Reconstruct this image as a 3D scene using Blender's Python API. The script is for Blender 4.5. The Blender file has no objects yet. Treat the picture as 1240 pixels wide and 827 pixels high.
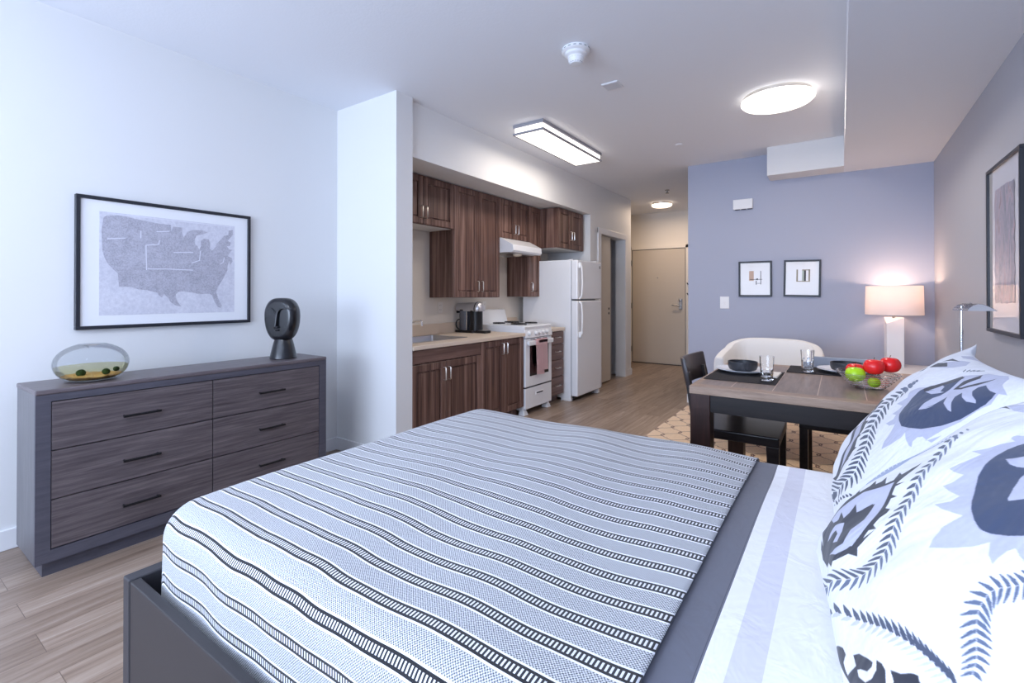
import bpy, bmesh, math, random
from mathutils import Vector, Matrix
import numpy as np
random.seed(4)
S = bpy.context.scene
COL = S.collection
PI = math.pi

# ---------------------------------------------------------------- materials
def lin(c):
    return tuple(((v/255)/12.92 if v/255 <= .04045 else ((v/255+.055)/1.055)**2.4) for v in c)
def new_mat(name):
    m = bpy.data.materials.new(name); m.use_nodes = True
    nt = m.node_tree; b = nt.nodes['Principled BSDF']
    return m, nt, b
def mat(name, rgb, rough=.5, metal=0., spec=.5, bump=0., bscale=200., coat=0., sheen=0., emit=0., trans=0., ior=1.45, alpha=1.):
    m, nt, b = new_mat(name)
    c = lin(rgb)+(1,)
    b.inputs['Base Color'].default_value = c
    b.inputs['Roughness'].default_value = rough
    b.inputs['Metallic'].default_value = metal
    b.inputs['Specular IOR Level'].default_value = spec
    b.inputs['Coat Weight'].default_value = coat
    b.inputs['Sheen Weight'].default_value = sheen
    b.inputs['Transmission Weight'].default_value = trans
    b.inputs['IOR'].default_value = ior
    if emit:
        b.inputs['Emission Color'].default_value = c
        b.inputs['Emission Strength'].default_value = emit
    if bump:
        tc = nt.nodes.new('ShaderNodeTexCoord'); n = nt.nodes.new('ShaderNodeTexNoise')
        n.inputs['Scale'].default_value = bscale; n.inputs['Detail'].default_value = 3
        bp = nt.nodes.new('ShaderNodeBump'); bp.inputs['Strength'].default_value = bump; bp.inputs['Distance'].default_value = .004
        nt.links.new(tc.outputs['Object'], n.inputs['Vector'])
        nt.links.new(n.outputs['Fac'], bp.inputs['Height'])
        nt.links.new(bp.outputs['Normal'], b.inputs['Normal'])
    return m
def mapped_noise(nt, scale, nscale, detail=4, coord='Object', dist=0., rough=.6):
    tc = nt.nodes.new('ShaderNodeTexCoord'); mp = nt.nodes.new('ShaderNodeMapping')
    mp.inputs['Scale'].default_value = scale
    n = nt.nodes.new('ShaderNodeTexNoise'); n.inputs['Scale'].default_value = nscale
    n.inputs['Detail'].default_value = detail; n.inputs['Distortion'].default_value = dist; n.inputs['Roughness'].default_value = rough
    nt.links.new(tc.outputs[coord], mp.inputs['Vector']); nt.links.new(mp.outputs['Vector'], n.inputs['Vector'])
    return n
def ramp(nt, fac, stops):
    r = nt.nodes.new('ShaderNodeValToRGB'); e = r.color_ramp.elements
    e[0].position, e[0].color = stops[0][0], lin(stops[0][1])+(1,)
    e[1].position, e[1].color = stops[-1][0], lin(stops[-1][1])+(1,)
    for p, c in stops[1:-1]:
        k = e.new(p); k.color = lin(c)+(1,)
    nt.links.new(fac, r.inputs['Fac'])
    return r
def mix(nt, a, b, fac, mode='MIX'):
    n = nt.nodes.new('ShaderNodeMix'); n.data_type = 'RGBA'; n.blend_type = mode
    for s, v in ((n.inputs[6], a), (n.inputs[7], b)):
        if hasattr(v, 'links') or hasattr(v, 'is_linked'): nt.links.new(v, s)
        else: s.default_value = lin(v)+(1,)
    if hasattr(fac, 'is_linked'): nt.links.new(fac, n.inputs[0])
    else: n.inputs[0].default_value = fac
    return n.outputs[2]
def mathn(nt, op, a, b=None, c=None):
    n = nt.nodes.new('ShaderNodeMath'); n.operation = op
    for i, v in enumerate((a, b, c)):
        if v is None: continue
        if hasattr(v, 'is_linked'): nt.links.new(v, n.inputs[i])
        else: n.inputs[i].default_value = v
    return n.outputs[0]
def wood(name, stops, scale, nscale=6., rough=.45, fine=.25, spec=.4, bump=.05):
    """grain: noise stretched along the axis with the small scale"""
    m, nt, b = new_mat(name)
    n = mapped_noise(nt, scale, nscale, 5, dist=.3)
    r = ramp(nt, n.outputs['Fac'], stops)
    n2 = mapped_noise(nt, tuple(s*7 for s in scale), nscale, 3)
    r2 = ramp(nt, n2.outputs['Fac'], [(.3, (150, 150, 150)), (.7, (255, 255, 255))])
    nt.links.new(mix(nt, r.outputs[0], r2.outputs[0], fine, 'MULTIPLY'), b.inputs['Base Color'])
    b.inputs['Roughness'].default_value = rough; b.inputs['Specular IOR Level'].default_value = spec
    if bump:
        bp = nt.nodes.new('ShaderNodeBump'); bp.inputs['Strength'].default_value = bump; bp.inputs['Distance'].default_value = .002
        nt.links.new(n2.outputs['Fac'], bp.inputs['Height']); nt.links.new(bp.outputs['Normal'], b.inputs['Normal'])
    return m

M = {}
M['white_paint'] = mat('white_wall_paint', (229, 229, 229), .6, bump=.06, bscale=90)
M['ceiling_paint'] = mat('ceiling_paint', (238, 240, 245), .75, bump=.18, bscale=70)
M['cream_paint'] = mat('cream_wall_paint', (236, 229, 219), .55)
M['gray_paint'] = mat('blue_gray_wall_paint', (168, 173, 192), .5, bump=.06, bscale=90)
M['gray_paint_warm_lit'] = mat('gray_wall_paint_warm_lit', (182, 183, 192), .5, bump=.06, bscale=90)  # same paint as the accent wall, its warmer lighting mixed into the color
M['trim'] = mat('trim_white', (232, 232, 234), .35)
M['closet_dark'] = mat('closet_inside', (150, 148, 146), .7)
M['beige_door'] = mat('beige_door_paint', (205, 194, 180), .35, bump=.03, bscale=60)
M['white_plastic'] = mat('white_plastic', (235, 236, 238), .35)
M['white_enamel'] = mat('white_enamel', (236, 238, 242), .22, spec=.6)
M['seam_dark'] = mat('seam_dark', (60, 60, 66), .6)
M['black'] = mat('black_satin', (24, 24, 27), .35)
M['black_metal'] = mat('black_metal', (26, 25, 28), .4, metal=.3)
M['ceramic_black'] = mat('black_ceramic', (20, 21, 26), .26, spec=.6, coat=.2)
M['chrome'] = mat('chrome', (235, 236, 240), .16, metal=1.)
M['steel'] = mat('brushed_steel', (196, 196, 198), .28, metal=1.)
M['nickel'] = mat('satin_nickel', (222, 218, 212), .3, metal=1.)
M['frame_black'] = mat('picture_frame_black', (38, 40, 48), .4)
M['mat_white'] = mat('passepartout', (238, 239, 243), .25, spec=.5)
M['print_paper'] = mat('print_paper', (214, 214, 224), .3)
M['laminate'] = mat('beige_laminate', (216, 199, 181), .45, bump=.02)
M['cushion_white'] = mat('off_white_bouclé', (228, 224, 220), .85, sheen=.3, bump=.25, bscale=160)
M['fabric_gray'] = mat('slate_fabric', (150, 158, 173), .9, sheen=.3, bump=.3, bscale=250)
M['dark_rubber'] = mat('dark_rubber', (30, 30, 32), .7)
M['bed_paint'] = mat('charcoal_bed_lacquer', (50, 48, 50), .42)
M['bed_edge'] = mat('charcoal_bed_edge', (58, 57, 61), .45)
M['mattress'] = mat('mattress_white', (228, 230, 235), .8)
M['terry'] = mat('pink_terry', (255, 214, 217), .95, sheen=.5, bump=.6, bscale=260)
M['glass'] = mat('clear_glass', (255, 255, 255), .0, trans=1., ior=1.45)
M['ball_green'] = mat('moss_green', (40, 62, 28), .95, bump=.8, bscale=300)
M['fruit_red'] = mat('tomato_red', (250, 38, 40), .22, spec=.6)
M['fruit_green'] = mat('apple_green', (190, 236, 36), .25, spec=.6)
M['stem'] = mat('stem_brown', (92, 70, 44), .7)
M['plate'] = mat('white_porcelain', (232, 235, 242), .15, spec=.6)
M['stoneware'] = mat('charcoal_stoneware', (52, 54, 60), .38)
M['placemat'] = mat('black_woven_placemat', (40, 38, 42), .9, bump=.6, bscale=320)
M['napkin'] = mat('white_napkin', (232, 228, 224), .8)
M['brass'] = mat('antique_hardware', (150, 148, 146), .35, metal=.9)
M['lamp_ceramic'] = mat('white_lamp_ceramic', (240, 238, 240), .3)
M['table_dark'] = wood('espresso_wood', [(.3, (40, 27, 25)), (.7, (64, 40, 36))], (12, 12, 1), 4, .4)
M['apron_dark'] = wood('espresso_wood_apron', [(.3, (24, 20, 22)), (.7, (40, 32, 32))], (1, 12, 12), 4, .38)
M['chair_dark'] = wood('dark_chair_wood', [(.3, (30, 27, 29)), (.7, (50, 44, 45))], (2, 12, 12), 4, .32)
M['table_edge'] = wood('weathered_oak_edge', [(.25, (146, 120, 102)), (.75, (194, 168, 148))], (1, 14, 14), 4, .4)
M['cab'] = wood('walnut_cabinet', [(.34, (74, 51, 45)), (.5, (112, 83, 73)), (.66, (152, 121, 109))], (9, 9, .25), 3.0, .4, .25)
M['cab_horizontal'] = wood('walnut_cabinet_horizontal', [(.28, (88, 64, 57)), (.5, (114, 86, 77)), (.72, (138, 108, 98))], (9, .4, 9), 3.0, .4, .25)
M['cab_pale'] = mat('white_cabinet_underside', (226, 226, 226), .5)
M['dresser_frame'] = wood('charcoal_dresser', [(.3, (76, 75, 85)), (.7, (90, 88, 98))], (14, 1, 14), 4, .42, .15)
M['dresser_top'] = wood('charcoal_dresser_top', [(.3, (92, 84, 88)), (.7, (116, 107, 110))], (14, 1, 14), 4, .36, .2)
M['dresser_side'] = wood('charcoal_dresser_side', [(.3, (94, 93, 97)), (.7, (112, 110, 113))], (6, 6, 1), 4, .4, .15)
M['drawer_front'] = wood('walnut_gray_drawer', [(.3, (76, 68, 72)), (.5, (99, 90, 93)), (.72, (121, 111, 112))], (22, 1.0, 22), 3.2, .42, .3)

def floor_mat():
    m, nt, b = new_mat('oak_plank_floor')
    tc = nt.nodes.new('ShaderNodeTexCoord'); mp = nt.nodes.new('ShaderNodeMapping')
    mp.inputs['Rotation'].default_value = (0, 0, PI/2)
    br = nt.nodes.new('ShaderNodeTexBrick'); br.offset = .37; br.squash = 1
    br.inputs['Scale'].default_value = 1.; br.inputs['Brick Width'].default_value = 1.22; br.inputs['Row Height'].default_value = .152
    br.inputs['Mortar Size'].default_value = .0012; br.inputs['Mortar Smooth'].default_value = .1; br.inputs['Bias'].default_value = 0
    br.inputs['Color1'].default_value = (.0, .0, .0, 1); br.inputs['Color2'].default_value = (1, 1, 1, 1); br.inputs['Mortar'].default_value = (.5, .5, .5, 1)
    nt.links.new(tc.outputs['Object'], mp.inputs['Vector']); nt.links.new(mp.outputs['Vector'], br.inputs['Vector'])
    # grain shifted per plank
    add = nt.nodes.new('ShaderNodeVectorMath'); add.operation = 'MULTIPLY_ADD'
    add.inputs[1].default_value = (14, .9, 1)
    sc = nt.nodes.new('ShaderNodeVectorMath'); sc.operation = 'SCALE'; sc.inputs['Scale'].default_value = 9.
    nt.links.new(br.outputs['Color'], sc.inputs[0]); nt.links.new(tc.outputs['Object'], add.inputs[0]); nt.links.new(sc.outputs[0], add.inputs[2])
    n = nt.nodes.new('ShaderNodeTexNoise'); n.inputs['Scale'].default_value = 2.2; n.inputs['Detail'].default_value = 6; n.inputs['Distortion'].default_value = .7; n.inputs['Roughness'].default_value = .65
    nt.links.new(add.outputs[0], n.inputs['Vector'])
    r = ramp(nt, n.outputs['Fac'], [(.28, (122, 102, 89)), (.45, (154, 134, 118)), (.6, (170, 151, 136)), (.78, (190, 174, 160))])
    tone = ramp(nt, br.outputs['Color'], [(0, (205, 200, 196)), (1, (255, 255, 255))])
    c = mix(nt, r.outputs[0], tone.outputs[0], .8, 'MULTIPLY')
    c2 = mix(nt, c, (92, 76, 66), mathn(nt, 'MULTIPLY', br.outputs['Fac'], .7))
    nt.links.new(c2, b.inputs['Base Color'])
    b.inputs['Roughness'].default_value = .34; b.inputs['Specular IOR Level'].default_value = .55
    bp = nt.nodes.new('ShaderNodeBump'); bp.inputs['Strength'].default_value = .12; bp.inputs['Distance'].default_value = .002
    nt.links.new(n.outputs['Fac'], bp.inputs['Height']); nt.links.new(bp.outputs['Normal'], b.inputs['Normal'])
    return m
M['floor'] = floor_mat()

def rug_mat():
    """tan pile with a thin brown ogee trellis"""
    m, nt, b = new_mat('trellis_rug')
    tc = nt.nodes.new('ShaderNodeTexCoord'); sp = nt.nodes.new('ShaderNodeSeparateXYZ')
    nz = mapped_noise(nt, (1, 1, 1), 26, 2)
    nt.links.new(tc.outputs['Object'], sp.inputs[0])
    w = mathn(nt, 'MULTIPLY', mathn(nt, 'SUBTRACT', nz.outputs['Fac'], .5), .09)
    X = mathn(nt, 'ADD', mathn(nt, 'MULTIPLY', sp.outputs[0], 1/.21), w)
    Y = mathn(nt, 'ADD', mathn(nt, 'MULTIPLY', sp.outputs[1], 1/.30), w)
    sx = mathn(nt, 'MULTIPLY', mathn(nt, 'SINE', mathn(nt, 'MULTIPLY', Y, 2*PI)), .30)
    # two mirrored families of waves make the ogees
    def fam(sign):
        a = mathn(nt, 'ADD', X, mathn(nt, 'MULTIPLY', sx, sign))
        f = mathn(nt, 'FRACT', mathn(nt, 'ADD', a, .5 if sign < 0 else 0.))
        return mathn(nt, 'ABSOLUTE', mathn(nt, 'SUBTRACT', f, .5))
    d = mathn(nt, 'MINIMUM', fam(1), fam(-1))
    line = mathn(nt, 'LESS_THAN', d, .030)
    base = ramp(nt, mapped_noise(nt, (1, 1, 1), 120, 3).outputs['Fac'], [(.3, (222, 190, 154)), (.7, (244, 216, 182))])
    nt.links.new(mix(nt, base.outputs[0], (104, 66, 50), line), b.inputs['Base Color'])
    b.inputs['Roughness'].default_value = .95; b.inputs['Sheen Weight'].default_value = .3
    return m
M['rug'] = rug_mat()

def table_top_mat():
    m, nt, b = new_mat('gray_brown_plank_top')
    n = mapped_noise(nt, (10, 1, 10), 5, 5, dist=.3)
    r = ramp(nt, n.outputs['Fac'], [(.3, (120, 102, 92)), (.7, (152, 132, 120))])
    tc = nt.nodes.new('ShaderNodeTexCoord'); sp = nt.nodes.new('ShaderNodeSeparateXYZ')
    nt.links.new(tc.outputs['Object'], sp.inputs[0])
    f = mathn(nt, 'FRACT', mathn(nt, 'ADD', mathn(nt, 'MULTIPLY', sp.outputs[0], 1/.192), .006))
    line = mathn(nt, 'LESS_THAN', f, .02)
    nt.links.new(mix(nt, r.outputs[0], (212, 190, 172), line), b.inputs['Base Color'])
    b.inputs['Roughness'].default_value = .32
    return m
M['table_top'] = table_top_mat()

def blanket_mat():
    """woven stripes across the bed: UV = (metres along, metres across)"""
    m, nt, b = new_mat('striped_blanket_weave')
    uv = nt.nodes.new('ShaderNodeUVMap'); uv.uv_map = 'UVMap'
    sp = nt.nodes.new('ShaderNodeSeparateXYZ'); nt.links.new(uv.outputs[0], sp.inputs[0])
    mp = nt.nodes.new('ShaderNodeMapping'); mp.inputs['Scale'].default_value = (4.5, 1.6, 1)
    nt.links.new(uv.outputs[0], mp.inputs['Vector'])
    nz = nt.nodes.new('ShaderNodeTexNoise'); nz.inputs['Scale'].default_value = 1.; nz.inputs['Detail'].default_value = 1
    nt.links.new(mp.outputs[0], nz.inputs['Vector'])
    wob = mathn(nt, 'MULTIPLY', mathn(nt, 'SUBTRACT', nz.outputs['Fac'], .5), .030)
    X = sp.outputs[0]; Y = mathn(nt, 'ADD', sp.outputs[1], wob)
    P = .0752
    f = mathn(nt, 'FRACT', mathn(nt, 'DIVIDE', mathn(nt, 'SUBTRACT', Y, .6385), P))    # 0 at a stripe's near edge
    d = mathn(nt, 'MULTIPLY', f, P)                                                  # metres past the near edge
    def between(a, c): return mathn(nt, 'MULTIPLY', mathn(nt, 'GREATER_THAN', d, a), mathn(nt, 'LESS_THAN', d, c))
    # weave
    wx = mathn(nt, 'SINE', mathn(nt, 'MULTIPLY', X, 2*PI/.0056)); wy = mathn(nt, 'SINE', mathn(nt, 'MULTIPLY', Y, 2*PI/.0056))
    wv = mathn(nt, 'MULTIPLY', wx, wy)
    fine = nt.nodes.new('ShaderNodeTexNoise'); fine.inputs['Scale'].default_value = 420; fine.inputs['Detail'].default_value = 2
    nt.links.new(uv.outputs[0], fine.inputs['Vector'])
    dots = mathn(nt, 'ADD', mathn(nt, 'MULTIPLY', wv, .35), fine.outputs['Fac'])
    weave = ramp(nt, dots, [(.25, (72, 75, 82)), (.5, (168, 171, 178)), (.78, (224, 226, 230))])
    col = weave.outputs[0]
    rung = mathn(nt, 'GREATER_THAN', mathn(nt, 'FRACT', mathn(nt, 'DIVIDE', X, .0078)), .52)
    lad = mix(nt, (32, 33, 40), (222, 223, 228), rung)
    white = mathn(nt, 'ADD', between(-1, .0042), between(.0288, .0330))
    dark = mathn(nt, 'ADD', between(.0042, .0096), between(.0234, .0288))
    ladder = between(.0096, .0234)
    col = mix(nt, col, (240, 242, 248), white)
    col = mix(nt, col, (20, 21, 28), dark)
    col = mix(nt, col, lad, ladder)
    nt.links.new(col, b.inputs['Base Color'])
    b.inputs['Roughness'].default_value = .9; b.inputs['Sheen Weight'].default_value = .2
    bp = nt.nodes.new('ShaderNodeBump'); bp.inputs['Strength'].default_value = .25; bp.inputs['Distance'].default_value = .002
    nt.links.new(dots, bp.inputs['Height']); nt.links.new(bp.outputs['Normal'], b.inputs['Normal'])
    return m
M['blanket'] = blanket_mat()

def sheet_mat():
    m, nt, b = new_mat('white_sheet_gray_bands')
    uv = nt.nodes.new('ShaderNodeUVMap'); uv.uv_map = 'UVMap'
    sp = nt.nodes.new('ShaderNodeSeparateXYZ'); nt.links.new(uv.outputs[0], sp.inputs[0])
    X = sp.outputs[0]
    def lt(v): return mathn(nt, 'LESS_THAN', X, v)
    c = mix(nt, (238, 239, 243), (214, 214, 226), mathn(nt, 'MULTIPLY', lt(-.093), mathn(nt, 'GREATER_THAN', X, -.138)))
    c = mix(nt, c, (98, 101, 114), lt(-.172))
    seam = mathn(nt, 'LESS_THAN', mathn(nt, 'ABSOLUTE', mathn(nt, 'SUBTRACT', X, -.1755)), .0007)
    c = mix(nt, c, (70, 72, 86), seam)
    nt.links.new(c, b.inputs['Base Color'])
    b.inputs['Roughness'].default_value = .75; b.inputs['Sheen Weight'].default_value = .15
    n = mapped_noise(nt, (3, 2, 1), 5, 3, 'UV', .8)
    bp = nt.nodes.new('ShaderNodeBump'); bp.inputs['Strength'].default_value = .35; bp.inputs['Distance'].default_value = .012
    nt.links.new(n.outputs['Fac'], bp.inputs['Height']); nt.links.new(bp.outputs['Normal'], b.inputs['Normal'])
    return m
M['sheet'] = sheet_mat()

def map_mat(name, stops, scale):
    m, nt, b = new_mat(name)
    n = mapped_noise(nt, (1, 1, 1), scale, 5)
    n2 = mapped_noise(nt, (1, 1, 1), scale*.12, 3)
    k = mathn(nt, 'ADD', mathn(nt, 'MULTIPLY', n.outputs['Fac'], .7), mathn(nt, 'MULTIPLY', n2.outputs['Fac'], .3))
    r = ramp(nt, k, stops)
    nt.links.new(r.outputs[0], b.inputs['Base Color']); b.inputs['Roughness'].default_value = .3
    return m
M['map_sea'] = map_mat('map_paper', [(.35, (200, 200, 212)), (.65, (222, 222, 232))], 60)
M['map_land'] = map_mat('map_ink', [(.3, (146, 145, 158)), (.6, (192, 191, 203))], 150)
M['map_line'] = mat('map_paper_line', (222, 222, 232), .4)
def art_mat():
    m, nt, b = new_mat('abstract_ink_wash')
    n = mapped_noise(nt, (1, 2.2, .8), 7, 6, dist=1.4)
    r = ramp(nt, n.outputs['Fac'], [(.3, (96, 88, 98)), (.45, (138, 132, 144)), (.55, (168, 150, 158)), (.7, (136, 100, 104))])
    nt.links.new(r.outputs[0], b.inputs['Base Color']); b.inputs['Roughness'].default_value = .5
    return m
M['art'] = art_mat()
def shade_mat():
    m, nt, b = new_mat('linen_lamp_shade')
    b.inputs['Base Color'].default_value = lin((244, 238, 238))+(1,); b.inputs['Roughness'].default_value = .9
    tr = nt.nodes.new('ShaderNodeBsdfTranslucent'); tr.inputs['Color'].default_value = lin((246, 238, 236))+(1,)
    mx = nt.nodes.new('ShaderNodeMixShader'); mx.inputs[0].default_value = .35
    out = nt.nodes['Material Output']
    nt.links.new(b.outputs[0], mx.inputs[1]); nt.links.new(tr.outputs[0], mx.inputs[2]); nt.links.new(mx.outputs[0], out.inputs['Surface'])
    return m
M['shade'] = shade_mat()
def emitter(name, rgb, strength):
    m, nt, b = new_mat(name)
    b.inputs['Base Color'].default_value = lin((240, 240, 240))+(1,)
    b.inputs['Emission Color'].default_value = lin(rgb)+(1,); b.inputs['Emission Strength'].default_value = strength
    return m
M['diffuser'] = emitter('lit_diffuser', (255, 245, 234), 1.75)
M['diffuser_warm'] = emitter('lit_diffuser_warm', (255, 230, 204), 2.2)
M['bulb'] = emitter('lit_bulb', (255, 226, 200), 20)
def thin_glass(name, tint, fres=1.0, body=None):
    m = bpy.data.materials.new(name); m.use_nodes = True; nt = m.node_tree; nt.nodes.remove(nt.nodes['Principled BSDF'])
    tr = nt.nodes.new('ShaderNodeBsdfTransparent'); tr.inputs['Color'].default_value = lin(tint)+(1,)
    gl = nt.nodes.new('ShaderNodeBsdfGlossy'); gl.inputs['Roughness'].default_value = .02
    lw = nt.nodes.new('ShaderNodeLayerWeight'); lw.inputs['Blend'].default_value = .14
    mx = nt.nodes.new('ShaderNodeMixShader')
    nt.links.new(mathn(nt, 'MULTIPLY', lw.outputs['Fresnel'], fres), mx.inputs[0]); nt.links.new(tr.outputs[0], mx.inputs[1]); nt.links.new(gl.outputs[0], mx.inputs[2])
    nt.links.new(mx.outputs[0], nt.nodes['Material Output'].inputs['Surface'])
    return m
M['thin_glass'] = thin_glass('thin_clear_glass', (249, 250, 251), .5)
def water_mat():
    return thin_glass('tank_water', (244, 240, 216), .35)
M['water'] = water_mat()
M['gravel'] = map_mat('amber_gravel', [(.35, (150, 100, 44)), (.5, (222, 170, 96)), (.68, (250, 226, 168))], 160)
def pillow_mat():
    m, nt, b = new_mat('printed_pillow_cotton')
    a = nt.nodes.new('ShaderNodeVertexColor'); a.layer_name = 'print'
    n = mapped_noise(nt, (1, 1, 1), 150, 2)
    r = ramp(nt, n.outputs['Fac'], [(.3, (232, 232, 232)), (.7, (255, 255, 255))])
    nt.links.new(mix(nt, a.outputs['Color'], r.outputs[0], .35, 'MULTIPLY'), b.inputs['Base Color'])
    w1 = mapped_noise(nt, (1, 1, .45), 7, 3, dist=1.2)
    bp = nt.nodes.new('ShaderNodeBump'); bp.inputs['Strength'].default_value = .5; bp.inputs['Distance'].default_value = .02
    nt.links.new(w1.outputs['Fac'], bp.inputs['Height']); nt.links.new(bp.outputs['Normal'], b.inputs['Normal'])
    b.inputs['Roughness'].default_value = .85; b.inputs['Sheen Weight'].default_value = .15
    return m
M['pillow'] = pillow_mat()
M['pillow_back'] = mat('pillow_plain_cotton', (238, 239, 243), .85)

# ---------------------------------------------------------------- shape helpers
def bm_new(): return bmesh.new()
def box(bm, x0, x1, y0, y1, z0, z1, bev=0., seg=2):
    r = bmesh.ops.create_cube(bm, size=1)
    vs = r['verts']
    for v in vs:
        v.co = Vector((x0+(v.co.x+.5)*(x1-x0), y0+(v.co.y+.5)*(y1-y0), z0+(v.co.z+.5)*(z1-z0)))
    if bev:
        es = list({e for v in vs for e in v.link_edges})
        bmesh.ops.bevel(bm, geom=es, offset=bev, segments=seg, profile=.5, affect='EDGES')
    return bm
def hexa(bm, pts, bev=0.):
    """eight corners: bottom ring then top ring"""
    v = [bm.verts.new(p) for p in pts]
    fs = [(3, 2, 1, 0), (4, 5, 6, 7), (0, 1, 5, 4), (1, 2, 6, 5), (2, 3, 7, 6), (3, 0, 4, 7)]
    for f in fs: bm.faces.new([v[i] for i in f])
    if bev:
        es = list({e for q in v for e in q.link_edges})
        bmesh.ops.bevel(bm, geom=es, offset=bev, segments=2, profile=.5, affect='EDGES')
    return bm
def prism(bm, pts, ext, bev=0.):
    """polygon (3-D points) pushed along vector ext"""
    e = Vector(ext)
    a = [bm.verts.new(Vector(p)) for p in pts]; b = [bm.verts.new(Vector(p)+e) for p in pts]
    n = len(pts)
    bm.faces.new(a); bm.faces.new(list(reversed(b)))
    for i in range(n): bm.faces.new((a[i], b[i], b[(i+1) % n], a[(i+1) % n]))
    bmesh.ops.recalc_face_normals(bm, faces=bm.faces[:])
    if bev:
        es = [ed for ed in {x for q in a+b for x in q.link_edges} if ed.calc_face_angle(0) > .3]
        bmesh.ops.bevel(bm, geom=es, offset=bev, segments=2, profile=.5, affect='EDGES')
    return bm
def lathe(bm, prof, c, seg=40, axis='Z', sx=1., sy=1.):
    """profile [(r, h)...] turned about an axis through c; r=0 closes"""
    rings = []
    for r, h in prof:
        ring = []
        k = 1 if r < 1e-6 else seg
        for i in range(k):
            a = 2*PI*i/seg
            p = (r*math.cos(a)*sx, r*math.sin(a)*sy, h)
            if axis == 'X': p = (p[2], p[0], p[1])
            if axis == 'Y': p = (p[0], p[2], p[1])
            ring.append(bm.verts.new(Vector(c)+Vector(p)))
        rings.append(ring)
    for A, B in zip(rings, rings[1:]):
        for i in range(seg):
            j = (i+1) % seg
            if len(A) == 1 and len(B) == 1: break
            if len(A) == 1: bm.faces.new((A[0], B[i], B[j]))
            elif len(B) == 1: bm.faces.new((A[i], A[j], B[0]))
            else: bm.faces.new((A[i], A[j], B[j], B[i]))
    bmesh.ops.recalc_face_normals(bm, faces=bm.faces[:])
    return bm
def tube(bm, path, r, seg=10, closed=False, radii=None):
    P = [Vector(p) for p in path]; n = len(P); rings = []
    up = Vector((0, 0, 1))
    prev = None
    for i in range(n):
        t = (P[(i+1) % n]-P[i-1]) if closed else (P[min(i+1, n-1)]-P[max(i-1, 0)])
        t.normalize()
        if prev is None:
            u = t.cross(up if abs(t.z) < .95 else Vector((1, 0, 0))).normalized()
        else:
            u = (prev-t*prev.dot(t)).normalized()
        prev = u; w = t.cross(u); rr = radii[i] if radii else r
        rings.append([bm.verts.new(P[i]+(u*math.cos(2*PI*k/seg)+w*math.sin(2*PI*k/seg))*rr) for k in range(seg)])
    m = n if closed else n-1
    for i in range(m):
        A, B = rings[i], rings[(i+1) % n]
        for k in range(seg): bm.faces.new((A[k], A[(k+1) % seg], B[(k+1) % seg], B[k]))
    if not closed:
        bm.faces.new(list(reversed(rings[0]))); bm.faces.new(rings[-1])
    bmesh.ops.recalc_face_normals(bm, faces=bm.faces[:])
    return bm
def arc(c, r, a0, a1, n, u, v):
    c, u, v = Vector(c), Vector(u), Vector(v)
    return [c+u*r*math.cos(a0+(a1-a0)*i/n)+v*r*math.sin(a0+(a1-a0)*i/n) for i in range(n+1)]
def blob(bm, c, rx, ry, rz, n=24, m=14, shape=None):
    prof = []
    rows = []
    for j in range(m+1):
        t = -PI/2+PI*j/m
        k = 1 if j in (0, m) else n
        row = []
        for i in range(k):
            a = 2*PI*i/n
            d = Vector((math.cos(t)*math.cos(a), math.cos(t)*math.sin(a), math.sin(t)))
            s = shape(d) if shape else 1.
            row.append(bm.verts.new(Vector(c)+Vector((d.x*rx*s, d.y*ry*s, d.z*rz*s))))
        rows.append(row)
    for A, B in zip(rows, rows[1:]):
        for i in range(n):
            j = (i+1) % n
            if len(A) == 1: bm.faces.new((A[0], B[i], B[j]))
            elif len(B) == 1: bm.faces.new((A[i], A[j], B[0]))
            else: bm.faces.new((A[i], A[j], B[j], B[i]))
    bmesh.ops.recalc_face_normals(bm, faces=bm.faces[:])
    return bm

def root_of(o):
    while o.parent: o = o.parent
    return o
def obj(name, bm, m, parent=None, smooth=False, loc=None):
    """one mesh object; verts are in world metres (or local to a root still at the origin)"""
    if loc is None and parent is not None: loc = root_of(parent).location
    if loc is not None: bmesh.ops.translate(bm, verts=bm.verts[:], vec=-Vector(loc))
    me = bpy.data.meshes.new(name); bm.to_mesh(me); bm.free()
    for k in (m if isinstance(m, (list, tuple)) else [m]): me.materials.append(k)
    if smooth:
        me.polygons.foreach_set('use_smooth', [True]*len(me.polygons))
        if smooth != 'all':
            me.set_sharp_from_angle(angle=math.radians(40))
    o = bpy.data.objects.new(name, me); COL.objects.link(o)
    if parent is not None: o.parent = parent
    elif loc is not None: o.location = loc
    return o
def tag(o, label, cat, group=None):
    o['label'] = label; o['category'] = cat
    if group: o['group'] = group
    return o
def thing(name, label, cat, loc=(0, 0, 0), group=None):
    o = bpy.data.objects.new(name, None); COL.objects.link(o); o.location = loc
    o.empty_display_size = .1
    return tag(o, label, cat, group)
def struct(name, bm, m, label=None, cat=None, smooth=False):
    o = obj(name, bm, m, None, smooth); o['kind'] = 'structure'
    if label: o['label'] = label
    if cat: o['category'] = cat
    return o
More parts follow.
